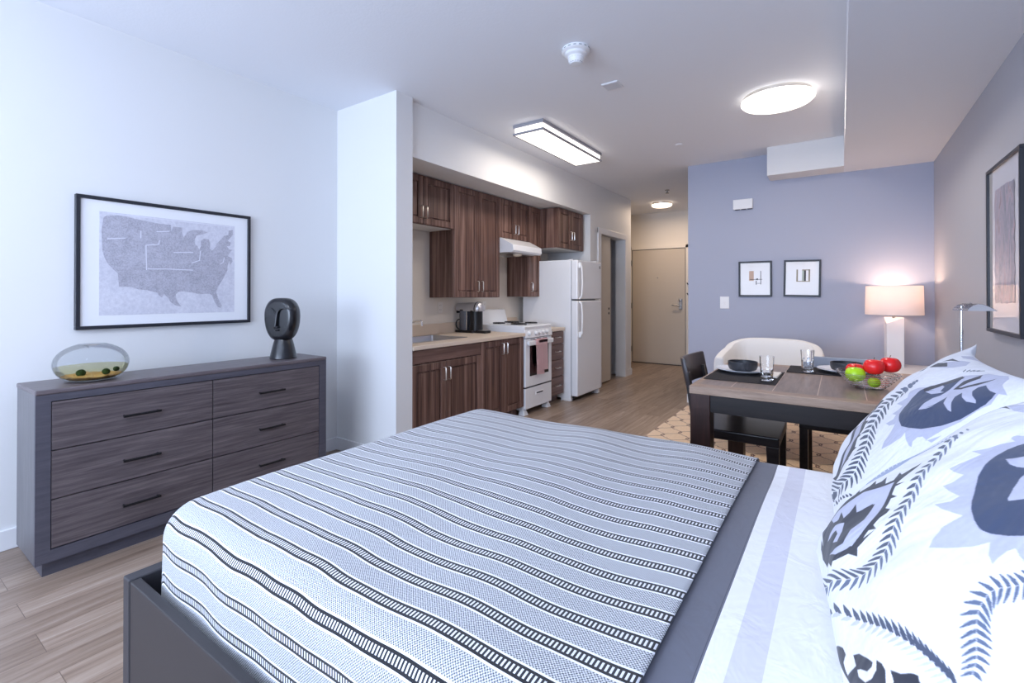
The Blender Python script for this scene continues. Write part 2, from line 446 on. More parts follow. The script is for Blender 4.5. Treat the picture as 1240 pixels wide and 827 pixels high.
# ---------------------------------------------------------------- the setting
LW, PX, PY1, PY2, SX, EN7, GY, GXL = -3.36, -2.66, 2.374, 2.534, -2.71, 7.227, 5.71, -1.452
RX, H, BB, EY, AE = .702, 2.74, 2.454, 8.62, 5.755
BWY = -2.8                                                     # inside face of the window wall behind the camera
st = struct('floor', box(bm_new(), -4.6, 1.0, BWY-.2, EY+.2, -.1, 0), M['floor'], 'light oak plank floor running away through the whole flat', 'floor')
struct('ceiling', box(bm_new(), -4.6, 1.0, BWY-.2, EY+.2, H, H+.1), M['ceiling_paint'], 'pale ceiling over the whole room', 'ceiling')
struct('wall_left', box(bm_new(), LW-.15, LW, BWY-.2, PY1, 0, H), M['white_paint'], 'long white wall behind the dark dresser', 'wall')
struct('wall_stub', box(bm_new(), LW-.15, PX, PY1, PY2, 0, H), M['white_paint'], 'white wall end jutting out between dresser and kitchen', 'wall')
bm = bm_new(); box(bm, LW-.15, LW, PY2, AE, 0, H)              # back of the kitchen recess
struct('wall_kitchen_back', bm, M['cream_paint'], 'cream wall at the back of the kitchen recess', 'wall')
bm = bm_new(); box(bm, LW, SX, PY2, AE, 2.31, H)
struct('wall_kitchen_soffit', bm, M['white_paint'], 'white soffit band above the kitchen cabinets', 'wall')
CO1, CO2, COZ = 6.07, 6.95, 2.085                              # closet opening
bm = bm_new(); box(bm, LW-.15, SX, AE, AE+.12, 0, H); box(bm, SX-.14, SX, AE+.12, CO1, 0, H); box(bm, SX-.14, SX, CO1, CO2, COZ, H)
box(bm, SX-.14, SX, CO2, EN7, 0, H); box(bm, -4.6, SX-.14, EN7-.12, EN7, 0, H)
struct('wall_hall', bm, M['white_paint'], 'pale wall with the closet opening beyond the refrigerator', 'wall')
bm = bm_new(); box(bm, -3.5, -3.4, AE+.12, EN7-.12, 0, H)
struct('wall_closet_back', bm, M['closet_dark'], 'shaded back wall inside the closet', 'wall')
struct('wall_gray', box(bm_new(), GXL, RX, GY, EY, 0, H), M['gray_paint'], 'blue gray accent wall behind the dining table', 'wall')
struct('wall_right', box(bm_new(), RX, RX+.15, BWY-.2, EY+.2, 0, H), M['gray_paint_warm_lit'], 'gray wall on the right carrying the tall framed print', 'wall')
struct('wall_entry', box(bm_new(), -4.6, GXL, EY, EY+.15, 0, H), M['cream_paint'], 'cream wall around the entry door', 'wall')
struct('wall_hall_left', box(bm_new(), -4.6, -4.5, EN7, EY, 0, H), M['cream_paint'], 'cream wall closing the hall on the left', 'wall')
bm = bm_new(); box(bm, .033, RX, BWY-.2, GY, BB, H)
struct('ceiling_drop', bm, M['ceiling_paint'], 'lowered ceiling strip along the right wall', 'ceiling')
struct('wall_bulkhead', box(bm_new(), -.606, .033, 5.432, GY, BB, H), M['white_paint'], 'white boxed bulkhead on the gray wall beside the lowered ceiling', 'wall')
# window wall behind the camera
WX0, WX1, WZ0, WZ1 = -3.2, .45, .6, 2.6
bm = bm_new(); y0, y1 = BWY-.2, BWY
box(bm, LW, WX0, y0, y1, 0, H); box(bm, WX1, RX, y0, y1, 0, H); box(bm, WX0, WX1, y0, y1, 0, WZ0); box(bm, WX0, WX1, y0, y1, WZ1, H)
struct('wall_back', bm, M['white_paint'], 'white window wall behind the viewer', 'wall')
w = thing('window_1', 'wide three light window in the wall behind the viewer', 'window', (WX0, BWY-.1, WZ0)); w['kind'] = 'structure'
bm = bm_new()
for x in (WX0, WX0+(WX1-WX0)/3-.03, WX0+2*(WX1-WX0)/3-.03, WX1-.06): box(bm, x, x+.06, BWY-.14, BWY-.06, WZ0, WZ1)
for z in (WZ0, 1.42, WZ1-.06): box(bm, WX0, WX1, BWY-.135, BWY-.065, z, z+.05)
obj('window_frame', bm, M['trim'], w)
# baseboards
def base_run(name, boxes, label):
    bm = bm_new()
    for b in boxes: box(bm, *b, .0, .10, .004)
    struct(name, bm, M['trim'], label, 'baseboard')
base_run('baseboard_left', [(LW, LW+.014, BWY, PY1), (LW+.014, PX+.014, PY1-.014, PY1), (PX, PX+.014, PY1, PY2)], 'white baseboard along the left wall')
base_run('baseboard_hall', [(SX, SX+.014, AE, CO1-.1), (SX, SX+.014, CO2+.1, EN7+.014), (-4.5, SX, EN7, EN7+.014)], 'white baseboard on the wall by the closet')
base_run('baseboard_gray', [(GXL-.014, RX, GY-.014, GY), (GXL-.014, GXL, GY, EY)], 'white baseboard under the blue gray wall')
base_run('baseboard_right', [(RX-.014, RX, BWY, GY-.014)], 'white baseboard along the right wall')
base_run('baseboard_entry', [(-4.5, -3.28, EY-.014, EY)], 'white baseboard left of the entry door')
# closet casing and its sliding panel
bm = bm_new()
for a, b_ in ((CO1-.1, CO1), (CO2, CO2+.09)): box(bm, SX, SX+.018, a, b_, 0, COZ+.075, .004)
box(bm, SX, SX+.02, CO1-.1, CO2+.09, COZ, COZ+.08, .004)
struct('trim_1', bm, M['trim'], 'white casing around the closet opening', 'trim')
t = thing('door_1', 'beige sliding closet panel half open beside the refrigerator', 'door', (SX-.05, CO1, 0)); t['kind'] = 'structure'
obj('door_panel', box(bm_new(), SX-.07, SX-.035, CO1-.06, 6.50, .02, COZ-.005, .002), M['beige_door'], t)
bm = bm_new(); lathe(bm, [(0, 0), (.018, 0), (.018, .003), (.011, .004), (0, .003)], (SX-.035, 6.44, 1.05), 16, 'X'); lathe(bm, [(0, 0), (.018, 0), (.018, .003), (.011, .004), (0, .003)], (SX-.035, 6.44, .985), 16, 'X')
obj('finger_pull', bm, M['black_metal'], t, True)
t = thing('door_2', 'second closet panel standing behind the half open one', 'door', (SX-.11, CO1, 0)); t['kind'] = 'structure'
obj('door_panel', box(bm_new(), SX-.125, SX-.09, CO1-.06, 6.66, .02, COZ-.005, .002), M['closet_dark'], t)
# entry door
DX0, DX1, DZ = -3.19, -2.235, 2.07
t = thing('door_3', 'plain beige entry door with lever handle at the end of the hall', 'door', (DX0, EY, 0)); t['kind'] = 'structure'
obj('door_leaf', box(bm_new(), DX0, DX1, EY-.03, EY, .012, DZ, .003), M['beige_door'], t)
bm = bm_new()
box(bm, DX0-.012, DX0-.004, EY-.028, EY, 0, DZ+.012); box(bm, DX1+.004, DX1+.012, EY-.028, EY, 0, DZ+.012); box(bm, DX0-.012, DX1+.012, EY-.028, EY, DZ+.004, DZ+.012)
obj('door_gap', bm, M['seam_dark'], t)
bm = bm_new()
box(bm, DX0-.06, DX0-.012, EY-.036, EY, 0, DZ+.06); box(bm, DX1+.012, DX1+.06, EY-.036, EY, 0, DZ+.06); box(bm, DX0-.06, DX1+.06, EY-.036, EY, DZ+.012, DZ+.06)
obj('door_frame', bm, M['cream_paint'], t)
bm = bm_new(); box(bm, -2.345, -2.285, EY-.045, EY-.03, .99, 1.19, .01)
pl = obj('handle_plate', bm, M['steel'], t)
bm = bm_new(); tube(bm, [(-2.315, EY-.03, 1.065), (-2.315, EY-.085, 1.065), (-2.34, EY-.09, 1.066), (-2.45, EY-.09, 1.07)], .012)
obj('lever', bm, M['brass'], pl, True)
bm = bm_new(); lathe(bm, [(.022, 0), (.022, .012), (.014, .018), (0, .018)], (-2.315, EY-.045, 1.15), 16, 'Y')
for v in bm.verts: v.co.y = 2*(EY-.045)-v.co.y
obj('deadbolt', bm, M['steel'], pl, True)
bm = bm_new(); lathe(bm, [(0, -.035), (.012, -.035), (.012, -.028), (.012, 0)], (-2.72, EY, 1.557), 12, 'Y'); obj('peephole', bm, M['brass'], t, True)
for z in (1.84, 1.05, .25):
    bm = bm_new(); box(bm, DX0-.02, DX0+.004, EY-.046, EY-.03, z-.05, z+.05, .003); obj('hinge', bm, M['brass'], t)
bm = bm_new(); box(bm, DX0, DX1, EY-.05, EY, 0, .01); obj('threshold', bm, M['seam_dark'], t)
for z, lab in ((1.42, 'upper small black hook right of the entry door'), (1.24, 'lower small black hook right of the entry door')):
    bm = bm_new(); tube(bm, [(-2.165, EY, z+.01), (-2.165, EY-.03, z), (-2.18, EY-.055, z+.012), (-2.195, EY-.07, z+.04)], .009)
    tag(obj('wall_hook', bm, M['black_metal'], None, True, loc=(-2.165, EY, z)), lab, 'hook')

# ---------------------------------------------------------------- ceiling fittings
t = thing('ceiling_light', 'long rectangular two-band ceiling light in front of the kitchen', 'ceiling light', (-2.22, 4.06, H))
x0, x1, y0, y1 = -2.375, -2.065, 3.46, 4.66
M['band_gray'] = mat('brushed_band', (150, 150, 156), .45, metal=.0)
obj('diffuser', box(bm_new(), x0+.012, x1-.012, y0+.012, y1-.012, 2.652, H-.002, .004), M['diffuser'], t)
for z0, z1 in ((2.650, 2.668), (2.712, 2.739)):
    bm = bm_new(); box(bm, x0, x1, y0, y0+.012, z0, z1); box(bm, x0, x1, y1-.012, y1, z0, z1); box(bm, x0, x0+.012, y0+.012, y1-.012, z0, z1); box(bm, x1-.012, x1, y0+.012, y1-.012, z0, z1)
    obj('band', bm, M['band_gray'], t)
def dome_light(c, r, label, m):
    t = thing('ceiling_light', label, 'ceiling light', (c[0], c[1], H))
    bm = bm_new(); lathe(bm, [(r*.94, 0), (r*.94, -.028), (r*.86, -.032), (0, -.032)], (c[0], c[1], H), 56); obj('base', bm, M['nickel'], t, True)
    bm = bm_new(); lathe(bm, [(r*.9, -.026), (r, -.03), (r*1.0, -.042), (r*.94, -.056), (r*.75, -.068), (r*.4, -.076), (0, -.078)], (c[0], c[1], H), 56); obj('diffuser', bm, m, t, True)
    return t
dome_light((-.385, 4.06), .245, 'large round flush ceiling light above the dining area', M['diffuser'])
dome_light((-2.375, 7.72), .16, 'small round warm ceiling light in the entry hall', M['diffuser_warm'])
dome_light((-1.35, -.35), .245, 'added round ceiling light, unseen behind the viewer, brightening the bed', M['diffuser'])  # unseen fixture added to light bed, floor and walls from above
M['slot_gray'] = mat('slot_gray', (128, 134, 140), .6)
t = thing('smoke_detector', 'white round smoke detector with vented nose on the ceiling', 'smoke detector', (-1.32, 2.6, H))
bm = bm_new(); lathe(bm, [(.082, 0), (.086, -.006), (.086, -.018), (.076, -.026), (.052, -.03)], (-1.32, 2.6, H), 40)
obj('base', bm, M['white_plastic'], t, True)
bm = bm_new(); lathe(bm, [(.068, -.026), (.066, -.04), (.05, -.05), (.046, -.075), (.034, -.092), (0, -.096)], (-1.32, 2.6, H), 40)
hd = obj('sensor_head', bm, M['white_plastic'], t, True)
for k in range(16):
    a = 2*PI*k/16
    bm = bm_new(); pts = []
    for rr, z in ((.0487, -.060), (.0385, -.087)):
        for da in (-.11, .11): pts.append((-1.32+rr*math.cos(a+da), 2.6+rr*math.sin(a+da), H+z))
    bm.faces.new([bm.verts.new(p) for p in (pts[0], pts[1], pts[3], pts[2])]); obj('vent_slot', bm, M['slot_gray'], hd)
    bm = bm_new(); bm.faces.new([bm.verts.new((-1.32+.0868*math.cos(a+d_), 2.6+.0868*math.sin(a+d_), H+z)) for d_, z in ((-.1, -.009), (.1, -.009), (.1, -.014), (-.1, -.014))]); obj('base_slot', bm, M['slot_gray'], t)
t = thing('ceiling_plate', 'small square white cover plate on the ceiling beside the smoke detector', 'cover plate', (-1.33, 3.19, H))
obj('plate', box(bm_new(), -1.392, -1.272, 3.135, 3.25, H-.008, H, .002), M['white_plastic'], t)
bm = bm_new(); box(bm, -1.385, -1.279, 3.142, 3.243, H-.0095, H-.007); obj('gasket', bm, mat('plate_face', (214, 216, 222), .5), t)
t = thing('sprinkler', 'small dark sprinkler head on the hall ceiling before the hall light', 'sprinkler', (-2.02, 6.82, H))
bm = bm_new(); lathe(bm, [(0, 0), (.03, 0), (.034, -.006), (.014, -.012), (.01, -.035)], (-2.02, 6.82, H), 20); obj('escutcheon', bm, M['brass'], t, True)
bm = bm_new(); lathe(bm, [(.0, -.03), (.01, -.03), (.026, -.046), (.026, -.05), (0, -.05)], (-2.02, 6.82, H), 20); obj('deflector', bm, M['brass'], t, True)
bm = bm_new(); lathe(bm, [(.036, 0), (.036, -.004), (.03, -.007), (0, -.008)], (-1.315, 4.83, H), 24)
tag(obj('sprinkler', bm, M['ceiling_paint'], None, True, loc=(-1.315, 4.83, H)), 'flat white sprinkler cap on the ceiling above the dining area', 'sprinkler')

# ---------------------------------------------------------------- kitchen
def door_slab(bm, y0, y1, z0, z1, xf, fr=.058, th=.019):
    """framed door facing +X with a recessed panel and a stepped inner edge"""
    box(bm, xf-th, xf, y0, y0+fr, z0, z1, .003, 1); box(bm, xf-th, xf, y1-fr, y1, z0, z1, .003, 1)
    box(bm, xf-th, xf, y0+fr, y1-fr, z0, z0+fr, .003, 1); box(bm, xf-th, xf, y0+fr, y1-fr, z1-fr, z1, .003, 1)
    s = .009
    a, b, c, d = y0+fr, y1-fr, z0+fr, z1-fr
    box(bm, xf-th, xf-.015, a, b, c, d)                                   # floor of the groove
    s = .010
    box(bm, xf-.016, xf-.006, a+s, b-s, c+s, d-s, .003, 1)
    return bm
def pull(xf, y, z, L=.105, horiz=False, r=.0048, out=.026):
    bm = bm_new()
    d = Vector((0, 1, 0)) if horiz else Vector((0, 0, 1))
    c = Vector((xf, y, z)); o_ = Vector((out, 0, 0))
    p = [c-d*L/2, c-d*L/2+o_*.7, c-d*(L/2-.008)+o_, c+d*(L/2-.008)+o_, c+d*L/2+o_*.7, c+d*L/2]
    tube(bm, p, r, 8)
    return bm
def cabinet(name, label, y0, y1, z0, z1, xb, xf, doors, handles, group=None, toe=False, under=False, drawers=(), false_front=None, sink=False):
    t = thing(name, label, 'cabinet', (xb, y0, 0 if toe else z0), group)
    g = .002
    bm = bm_new()
    if sink:                                                   # open-topped shell round the basin
        box(bm, xb, xf-.020, y0, y0+.018, z0, z1); box(bm, xb, xf-.020, y1-.018, y1, z0, z1); box(bm, xb, xf-.020, y0+.018, y1-.018, z0, z0+.018)
        box(bm, xb, xb+.01, y0+.018, y1-.018, z0+.018, z1); box(bm, xf-.034, xf-.020, y0+.018, y1-.018, z0+.018, z1)
    else: box(bm, xb, xf-.020, y0, y1, z0, z1)
    if toe: box(bm, xb, xf-.09, y0, y1, 0, z0)
    obj('carcass', bm, M['cab'], t)
    if under:
        bm = bm_new(); box(bm, xb+.012, xf-.035, y0+.012, y1-.012, z0-.002, z0+.001); obj('underside', bm, M['cab_pale'], t)
    for (a, b, c, d), hs in zip(doors, handles):
        dd = obj('door', door_slab(bm_new(), a+g, b-g, c+g, d-g, xf), M['cab'], t)
        if hs: obj('handle', pull(xf, *hs), M['nickel'], dd, True)
    if false_front:
        a, b, c, d = false_front
        obj('false_drawer_front', box(bm_new(), xf-.019, xf, a+g, b-g, c+g, d-g, .002), M['cab_horizontal'], t)
    for (a, b, c, d) in drawers:
        dd = obj('drawer', box(bm_new(), xf-.019, xf, a+g, b-g, c+g, d-g, .002), M['cab_horizontal'], t)
        obj('handle', pull(xf, (a+b)/2, (c+d)/2+.005, .1, True), M['nickel'], dd, True)
    return t
UB, UF, UT = LW+.004, -3.03, 2.302
cabinet('wall_cabinet', 'short two-door walnut wall cabinet above the sink', 2.57, 3.425, 1.872, UT, UB, UF, [(2.57, 3.015, 1.872, UT), (3.015, 3.425, 1.872, UT)], [(2.987, 1.978), (3.043, 1.978)], under=True)
cabinet('wall_cabinet', 'tall two-door walnut wall cabinet above the coffee machine', 3.427, 4.163, 1.22, UT, UB, UF, [(3.427, 3.797, 1.22, UT), (3.797, 4.163, 1.22, UT)], [(3.775, 1.332), (3.845, 1.332)], under=True)
cabinet('wall_cabinet', 'short two-door walnut wall cabinet above the range hood', 4.165, 4.76, 1.872, UT, UB, UF, [(4.165, 4.463, 1.872, UT), (4.463, 4.76, 1.872, UT)], [(4.44, 1.985), (4.50, 1.985)])
cabinet('wall_cabinet', 'narrow tall one-door walnut wall cabinet between hood and refrigerator', 4.762, 5.02, 1.225, UT, UB, UF, [(4.762, 5.02, 1.225, UT)], [(4.80, 1.34)], under=True)
cabinet('wall_cabinet', 'deep two-door walnut cabinet over the refrigerator', 5.024, 5.70, 1.82, UT, UB, -2.785, [(5.024, 5.365, 1.82, UT), (5.365, 5.70, 1.82, UT)], [(5.335, 1.985), (5.397, 1.985)], under=True)
BF, CT = -2.675, .855
cabinet('base_cabinet', 'walnut sink base cabinet with two doors under a plain panel', 2.545, 3.39, .10, CT-.034, LW+.004, BF, [(2.545, 2.925, .10, .705), (2.925, 3.39, .10, .705)], [(2.955-.057, .60), (2.955, .60)], toe=True, false_front=(2.545, 3.39, .712, CT-.036), sink=True)
cabinet('base_cabinet', 'walnut two-door base cabinet left of the range', 3.394, 4.092, .10, CT-.034, LW+.004, BF, [(3.394, 3.742, .10, CT-.036), (3.742, 4.092, .10, CT-.036)], [(3.712, .73), (3.775, .73)], toe=True)
cabinet('base_cabinet', 'narrow four-drawer dark base cabinet between range and refrigerator', 4.652, 4.945, .10, CT-.034+.01, LW+.004, BF, [], [], toe=True,
        drawers=[(4.652, 4.945, .682, CT-.028), (4.652, 4.945, .505, .678), (4.652, 4.945, .312, .501), (4.652, 4.945, .10, .308)])
# worktops
SKX0, SKX1, SKY0, SKY1 = -3.25, -2.835, 2.72, 3.355
t = thing('worktop', 'beige laminate worktop with upstand and inset sink', 'worktop', (LW, PY2, CT-.034))
bm = bm_new(); xa, xb, ya, yb = LW+.003, -2.652, PY2+.003, 4.092; za, zb = CT-.033, CT
box(bm, xa, SKX0, ya, yb, za, zb); box(bm, SKX1, xb, ya, yb, za, zb, .004); box(bm, SKX0, SKX1, ya, SKY0, za, zb); box(bm, SKX0, SKX1, SKY1, yb, za, zb)
obj('top', bm, M['laminate'], t)
bm = bm_new(); box(bm, xa, xa+.02, ya, yb, zb, zb+.105, .003); obj('upstand', bm, M['laminate'], t)
t2 = thing('worktop', 'small beige worktop piece over the four-drawer cabinet', 'worktop', (LW, 4.66, CT-.02))
obj('top', box(bm_new(), xa, -2.655, 4.655, 4.948, CT-.022, CT+.012, .003), M['laminate'], t2)
obj('upstand', box(bm_new(), xa, xa+.02, 4.655, 4.948, CT+.012, CT+.115, .003), M['laminate'], t2)
# sink
t = thing('kitchen_sink', 'stainless steel sink set into the beige worktop', 'sink', (SKX0, SKY0, CT))
bm = bm_new(); r_ = .014
box(bm, SKX0-r_, SKX0+.012, SKY0-r_, SKY1+r_, CT+.0005, CT+.005, .002); box(bm, SKX1-.012, SKX1+r_, SKY0-r_, SKY1+r_, CT+.0005, CT+.005, .002)
box(bm, SKX0+.012, SKX1-.012, SKY0-r_, SKY0+.012, CT+.0005, CT+.005, .002); box(bm, SKX0+.012, SKX1-.012, SKY1-.012, SKY1+r_, CT+.0005, CT+.005, .002)
obj('rim', bm, M['steel'], t)
bm = bm_new(); d_ = .15; i_ = .03
top = [(SKX0+.01, SKY0+.01), (SKX1-.01, SKY0+.01), (SKX1-.01, SKY1-.01), (SKX0+.01, SKY1-.01)]
bot = [(SKX0+i_, SKY0+i_), (SKX1-i_, SKY0+i_), (SKX1-i_, SKY1-i_), (SKX0+i_, SKY1-i_)]
a = [bm.verts.new((x, y, CT+.003)) for x, y in top]; b_ = [bm.verts.new((x, y, CT-d_)) for x, y in bot]
for i in range(4): bm.faces.new((a[i], a[(i+1) % 4], b_[(i+1) % 4], b_[i]))
bm.faces.new(b_)
es = [e for e in bm.edges if not e.is_boundary]; bmesh.ops.bevel(bm, geom=es, offset=.025, segments=4, profile=.5, affect='EDGES')
bmesh.ops.recalc_face_normals(bm, faces=bm.faces[:])
obj('basin', bm, M['steel'], t, True)
bm = bm_new(); lathe(bm, [(.04, .0), (.04, .003), (.028, .004), (.024, .001), (0, .001)], (-3.04, 3.06, CT-d_), 24); obj('drain', bm, M['seam_dark'], t, True)
t = thing('kitchen_faucet', 'low chrome faucet behind the sink', 'faucet', (-3.30, 3.03, CT))
bm = bm_new(); lathe(bm, [(0, 0), (.028, 0), (.028, .008), (.02, .014), (.017, .07), (.017, .085), (0, .09)], (-3.30, 3.03, CT+.001), 20); obj('body', bm, M['chrome'], t, True)
bm = bm_new(); tube(bm, [(-3.30, 3.03, CT+.06), (-3.27, 3.03, CT+.10), (-3.22, 3.035, CT+.135), (-3.15, 3.04, CT+.155), (-3.09, 3.04, CT+.16), (-3.075, 3.04, CT+.15), (-3.072, 3.04, CT+.115)], .010, 12); obj('spout', bm, M['chrome'], t, True)
bm = bm_new(); tube(bm, [(-3.30, 3.03, CT+.085), (-3.305, 2.99, CT+.12), (-3.31, 2.94, CT+.15)], .007, 10); obj('lever', bm, M['chrome'], t, True)
M['outlet_plate'] = mat('outlet_plate', (240, 236, 230), .4); M['outlet_slot'] = mat('outlet_slot', (150, 146, 142), .6)
# outlets on the back wall
for y, lab in ((3.58, 'white outlet plate on the kitchen wall left of the coffee machine'), (4.31, 'white outlet plate on the kitchen wall behind the range')):
    t = thing('outlet', lab, 'outlet', (LW, y, 1.1))
    obj('plate', box(bm_new(), LW, LW+.006, y-.036, y+.036, 1.06, 1.175, .002), M['outlet_plate'], t)
    for z in (1.095, 1.14):
        for dy in (-.008, .008): obj('slot', box(bm_new(), LW+.006, LW+.0066, y+dy-.0015, y+dy+.0015, z-.006, z+.006), M['outlet_slot'], t)
# coffee machine: seen side on, nose towards +X
cy = 3.86; cz = CT+.001
t = thing('coffee_machine', 'black and chrome capsule coffee machine on the worktop', 'coffee machine', (-3.14, cy, cz))
bm = bm_new()
pts = [(-3.325, cy-.085), (-3.10, cy-.085), (-3.085, cy-.06), (-2.965, cy-.055), (-2.955, cy-.04), (-2.955, cy+.04), (-2.965, cy+.055), (-3.085, cy+.06), (-3.10, cy+.085), (-3.325, cy+.085)]
prism(bm, [(x, y, cz) for x, y in pts], (0, 0, .024), .004); obj('base', bm, M['black'], t)
bm = bm_new(); box(bm, -3.06, -2.972, cy-.042, cy+.042, cz+.024, cz+.029, .002); obj('drip_grate', bm, M['steel'], t)
bm = bm_new(); lathe(bm, [(0, 0), (.07, 0), (.07, .205), (0, .205)], (-3.115, cy, cz+.024), 36, 'Z', 1, 1.0); obj('brew_column', bm, M['black'], t, True)
bm = bm_new(); lathe(bm, [(0, 0), (.062, 0), (.064, .2), (.0, .2)], (-3.258, cy, cz+.024), 36); obj('water_tank', bm, mat('smoky_tank', (92, 94, 102), .15, coat=.4), t, True)
bm = bm_new(); lathe(bm, [(.064, .2), (.067, .202), (.067, .214), (0, .216)], (-3.258, cy, cz+.024), 36); obj('tank_lid', bm, M['black'], t, True)
bm = bm_new(); box(bm, -3.19, -3.178, cy-.073, cy-.058, cz+.024, cz+.22, .004); obj('chrome_strip', bm, M['chrome'], t)
M['head_chrome'] = mat('satin_chrome', (206, 206, 210), .33, metal=.75)
# the chrome head: a barrel lying along X with a domed nose
bm = bm_new(); prof = [(0, -.235), (.05, -.235), (.062, -.225), (.066, -.1), (.070, .0), (.074, .03), (.07, .058), (.055, .078), (.03, .088), (0, .09)]
lathe(bm, prof, (-3.115, cy, cz+.245), 36, 'X')
for v in bm.verts:
    if v.co.z < cz+.222: v.co.z = cz+.222
hd = obj('head', bm, M['head_chrome'], t, True)
bm = bm_new(); lathe(bm, [(.0755, -.006), (.077, 0), (.0755, .006)], (-3.08, cy, cz+.245), 36, 'X')
for v in bm.verts:
    if v.co.z < cz+.222: v.co.z = cz+.222
obj('head_ring', bm, M['black'], hd, True)
bm = bm_new(); box(bm, -3.333, -3.318, cy-.06, cy+.02, cz+.20, cz+.235, .004); obj('rear_tab', bm, M['black'], t)
bm = bm_new(); tube(bm, arc((-3.27, cy-.075, cz+.085), .052, PI*.55, PI*1.45, 14, (1, 0, 0), (0, 0, 1)), .006, 8); obj('power_cord', bm, M['black'], t, True)
# range hood
HY0, HY1 = 4.17, 4.755
t = thing('range_hood', 'white slanted range hood under the short cabinet', 'range hood', (UB, HY0, 1.71))
bm = bm_new()
prism(bm, [(UB, HY0, 1.868), (UF+.01, HY0, 1.868), (-2.862, HY0, 1.785), (-2.855, HY0, 1.725), (-2.875, HY0, 1.705), (UB, HY0, 1.705)], (0, HY1-HY0, 0), .003)
obj('canopy', bm, M['white_enamel'], t)
bm = bm_new(); box(bm, -3.2, -2.93, HY0+.05, HY1-.05, 1.699, 1.7055); obj('filter', bm, M['steel'], t)
bm = bm_new(); lathe(bm, [(.05, 0), (.046, -.016), (.025, -.026), (0, -.028)], (-2.96, 4.40, 1.70), 20); obj('lamp_lens', bm, mat('hood_lens', (240, 226, 205), .3), t, True)
# cooking range
SY0, SY1, SF = 4.10, 4.645, -2.66
t = thing('cooking_range', 'white electric coil range with oven between the base cabinets', 'range', (LW+.03, SY0, 0))
obj('body', box(bm_new(), LW+.03, SF-.035, SY0+.002, SY1-.002, .05, .885, .004), M['white_enamel'], t)
bm = bm_new()
prism(bm, [(LW+.03, SY0, .885), (LW+.03, SY0, .925), (SF-.02, SY0, .925), (SF-.004, SY0, .915), (SF-.01, SY0, .885)], (0, SY1-SY0, 0), .004); ck = obj('cooktop', bm, M['white_enamel'], t)
bm = bm_new(); prism(bm, [(LW+.03, SY0, .90), (LW+.03, SY0, 1.075), (LW+.045, SY0, 1.085), (LW+.085, SY0, 1.075), (LW+.125, SY0, .94), (LW+.125, SY0, .90)], (0, SY1-SY0-.04, 0), .008); obj('backguard', bm, M['white_enamel'], t, True)
for (bx, by, br) in ((-3.09, 4.235, .075), (-3.10, 4.50, .095), (-2.83, 4.235, .095), (-2.84, 4.50, .075)):
    bm = bm_new(); lathe(bm, [(br+.016, .0), (br+.018, .005), (br+.008, .006), (br-.01, -.0005), (0, -.0005)], (bx, by, .9265), 36); dr = obj('drip_pan', bm, M['chrome'], ck, True)
    bm = bm_new()
    sp_ = [(bx+(.014+(br-.018)*k/70)*math.cos(k*.36), by+(.014+(br-.018)*k/70)*math.sin(k*.36), .9385) for k in range(71)]
    tube(bm, sp_, .0065, 6); obj('burner_coil', bm, M['black_metal'], ck, True)
bm = bm_new(); prism(bm, [(SF-.035, SY0, .885), (SF-.008, SY0, .885), (SF+.008, SY0, .80), (SF-.035, SY0, .80)], (0, SY1-SY0, 0), .003); cp = obj('control_panel', bm, M['white_enamel'], t)
for y in (4.165, 4.30, 4.37, 4.45, 4.53):
    bm = bm_new(); lathe(bm, [(.026, -.002), (.026, .006), (.018, .012), (.015, .026), (0, .028)], (SF+.001, y, .846), 20, 'X')
    box(bm, SF+.014, SF+.03, y-.004, y+.004, .828, .864, .001); obj('knob', bm, M['white_plastic'], cp, True)
od = obj('oven_door', box(bm_new(), SF-.033, SF, SY0+.004, SY1-.004, .292, .792, .006), M['white_enamel'], t)
obj('oven_window', box(bm_new(), SF-.002, SF+.0015, SY0+.085, SY1-.075, .40, .715), mat('oven_glass', (14, 12, 14), .08, spec=.8), od)
bm = bm_new(); box(bm, SF+.018, SF+.036, SY0+.02, SY1-.02, .722, .772, .007)
for y in (SY0+.04, SY1-.06): box(bm, SF, SF+.02, y, y+.02, .735, .76)
hb = obj('door_handle', bm, M['white_enamel'], od)
for a in (.10, .225, .35): obj('vent_slot', box(bm_new(), SF-.001, SF+.0008, SY0+a, SY0+a+.085, .779, .785), M['seam_dark'], od)
dr = obj('storage_drawer', box(bm_new(), SF-.033, SF-.002, SY0+.004, SY1-.004, .065, .278, .005), M['white_enamel'], t)
bm = bm_new(); box(bm, SF-.003, SF+.004, SY0+.20, SY0+.36, .19, .225, .002); dh = obj('drawer_pull', bm, mat('pull_white', (246, 246, 248), .25), dr)
bm = bm_new(); box(bm, SF+.0035, SF+.0045, SY0+.215, SY0+.345, .2, .214); obj('pull_recess', bm, M['seam_dark'], dh)
bm = bm_new(); box(bm, SF-.04, SF-.006, SY0+.006, SY1-.006, .278, .292); obj('seam', bm, M['seam_dark'], t)
for y in (SY0+.005, SY1-.075):
    bm = bm_new(); hexa(bm, [(SF-.09, y-.006, 0), (SF-.012, y-.006, 0), (SF-.012, y+.076, 0), (SF-.09, y+.076, 0), (SF-.08, y+.012, .055), (SF-.03, y+.012, .055), (SF-.03, y+.058, .055), (SF-.08, y+.058, .055)], .004); obj('foot', bm, M['white_plastic'], t)
bm = bm_new(); box(bm, LW+.06, LW+.10, SY0+.02, SY1-.02, 0, .05); obj('rear_foot', bm, M['dark_rubber'], t)
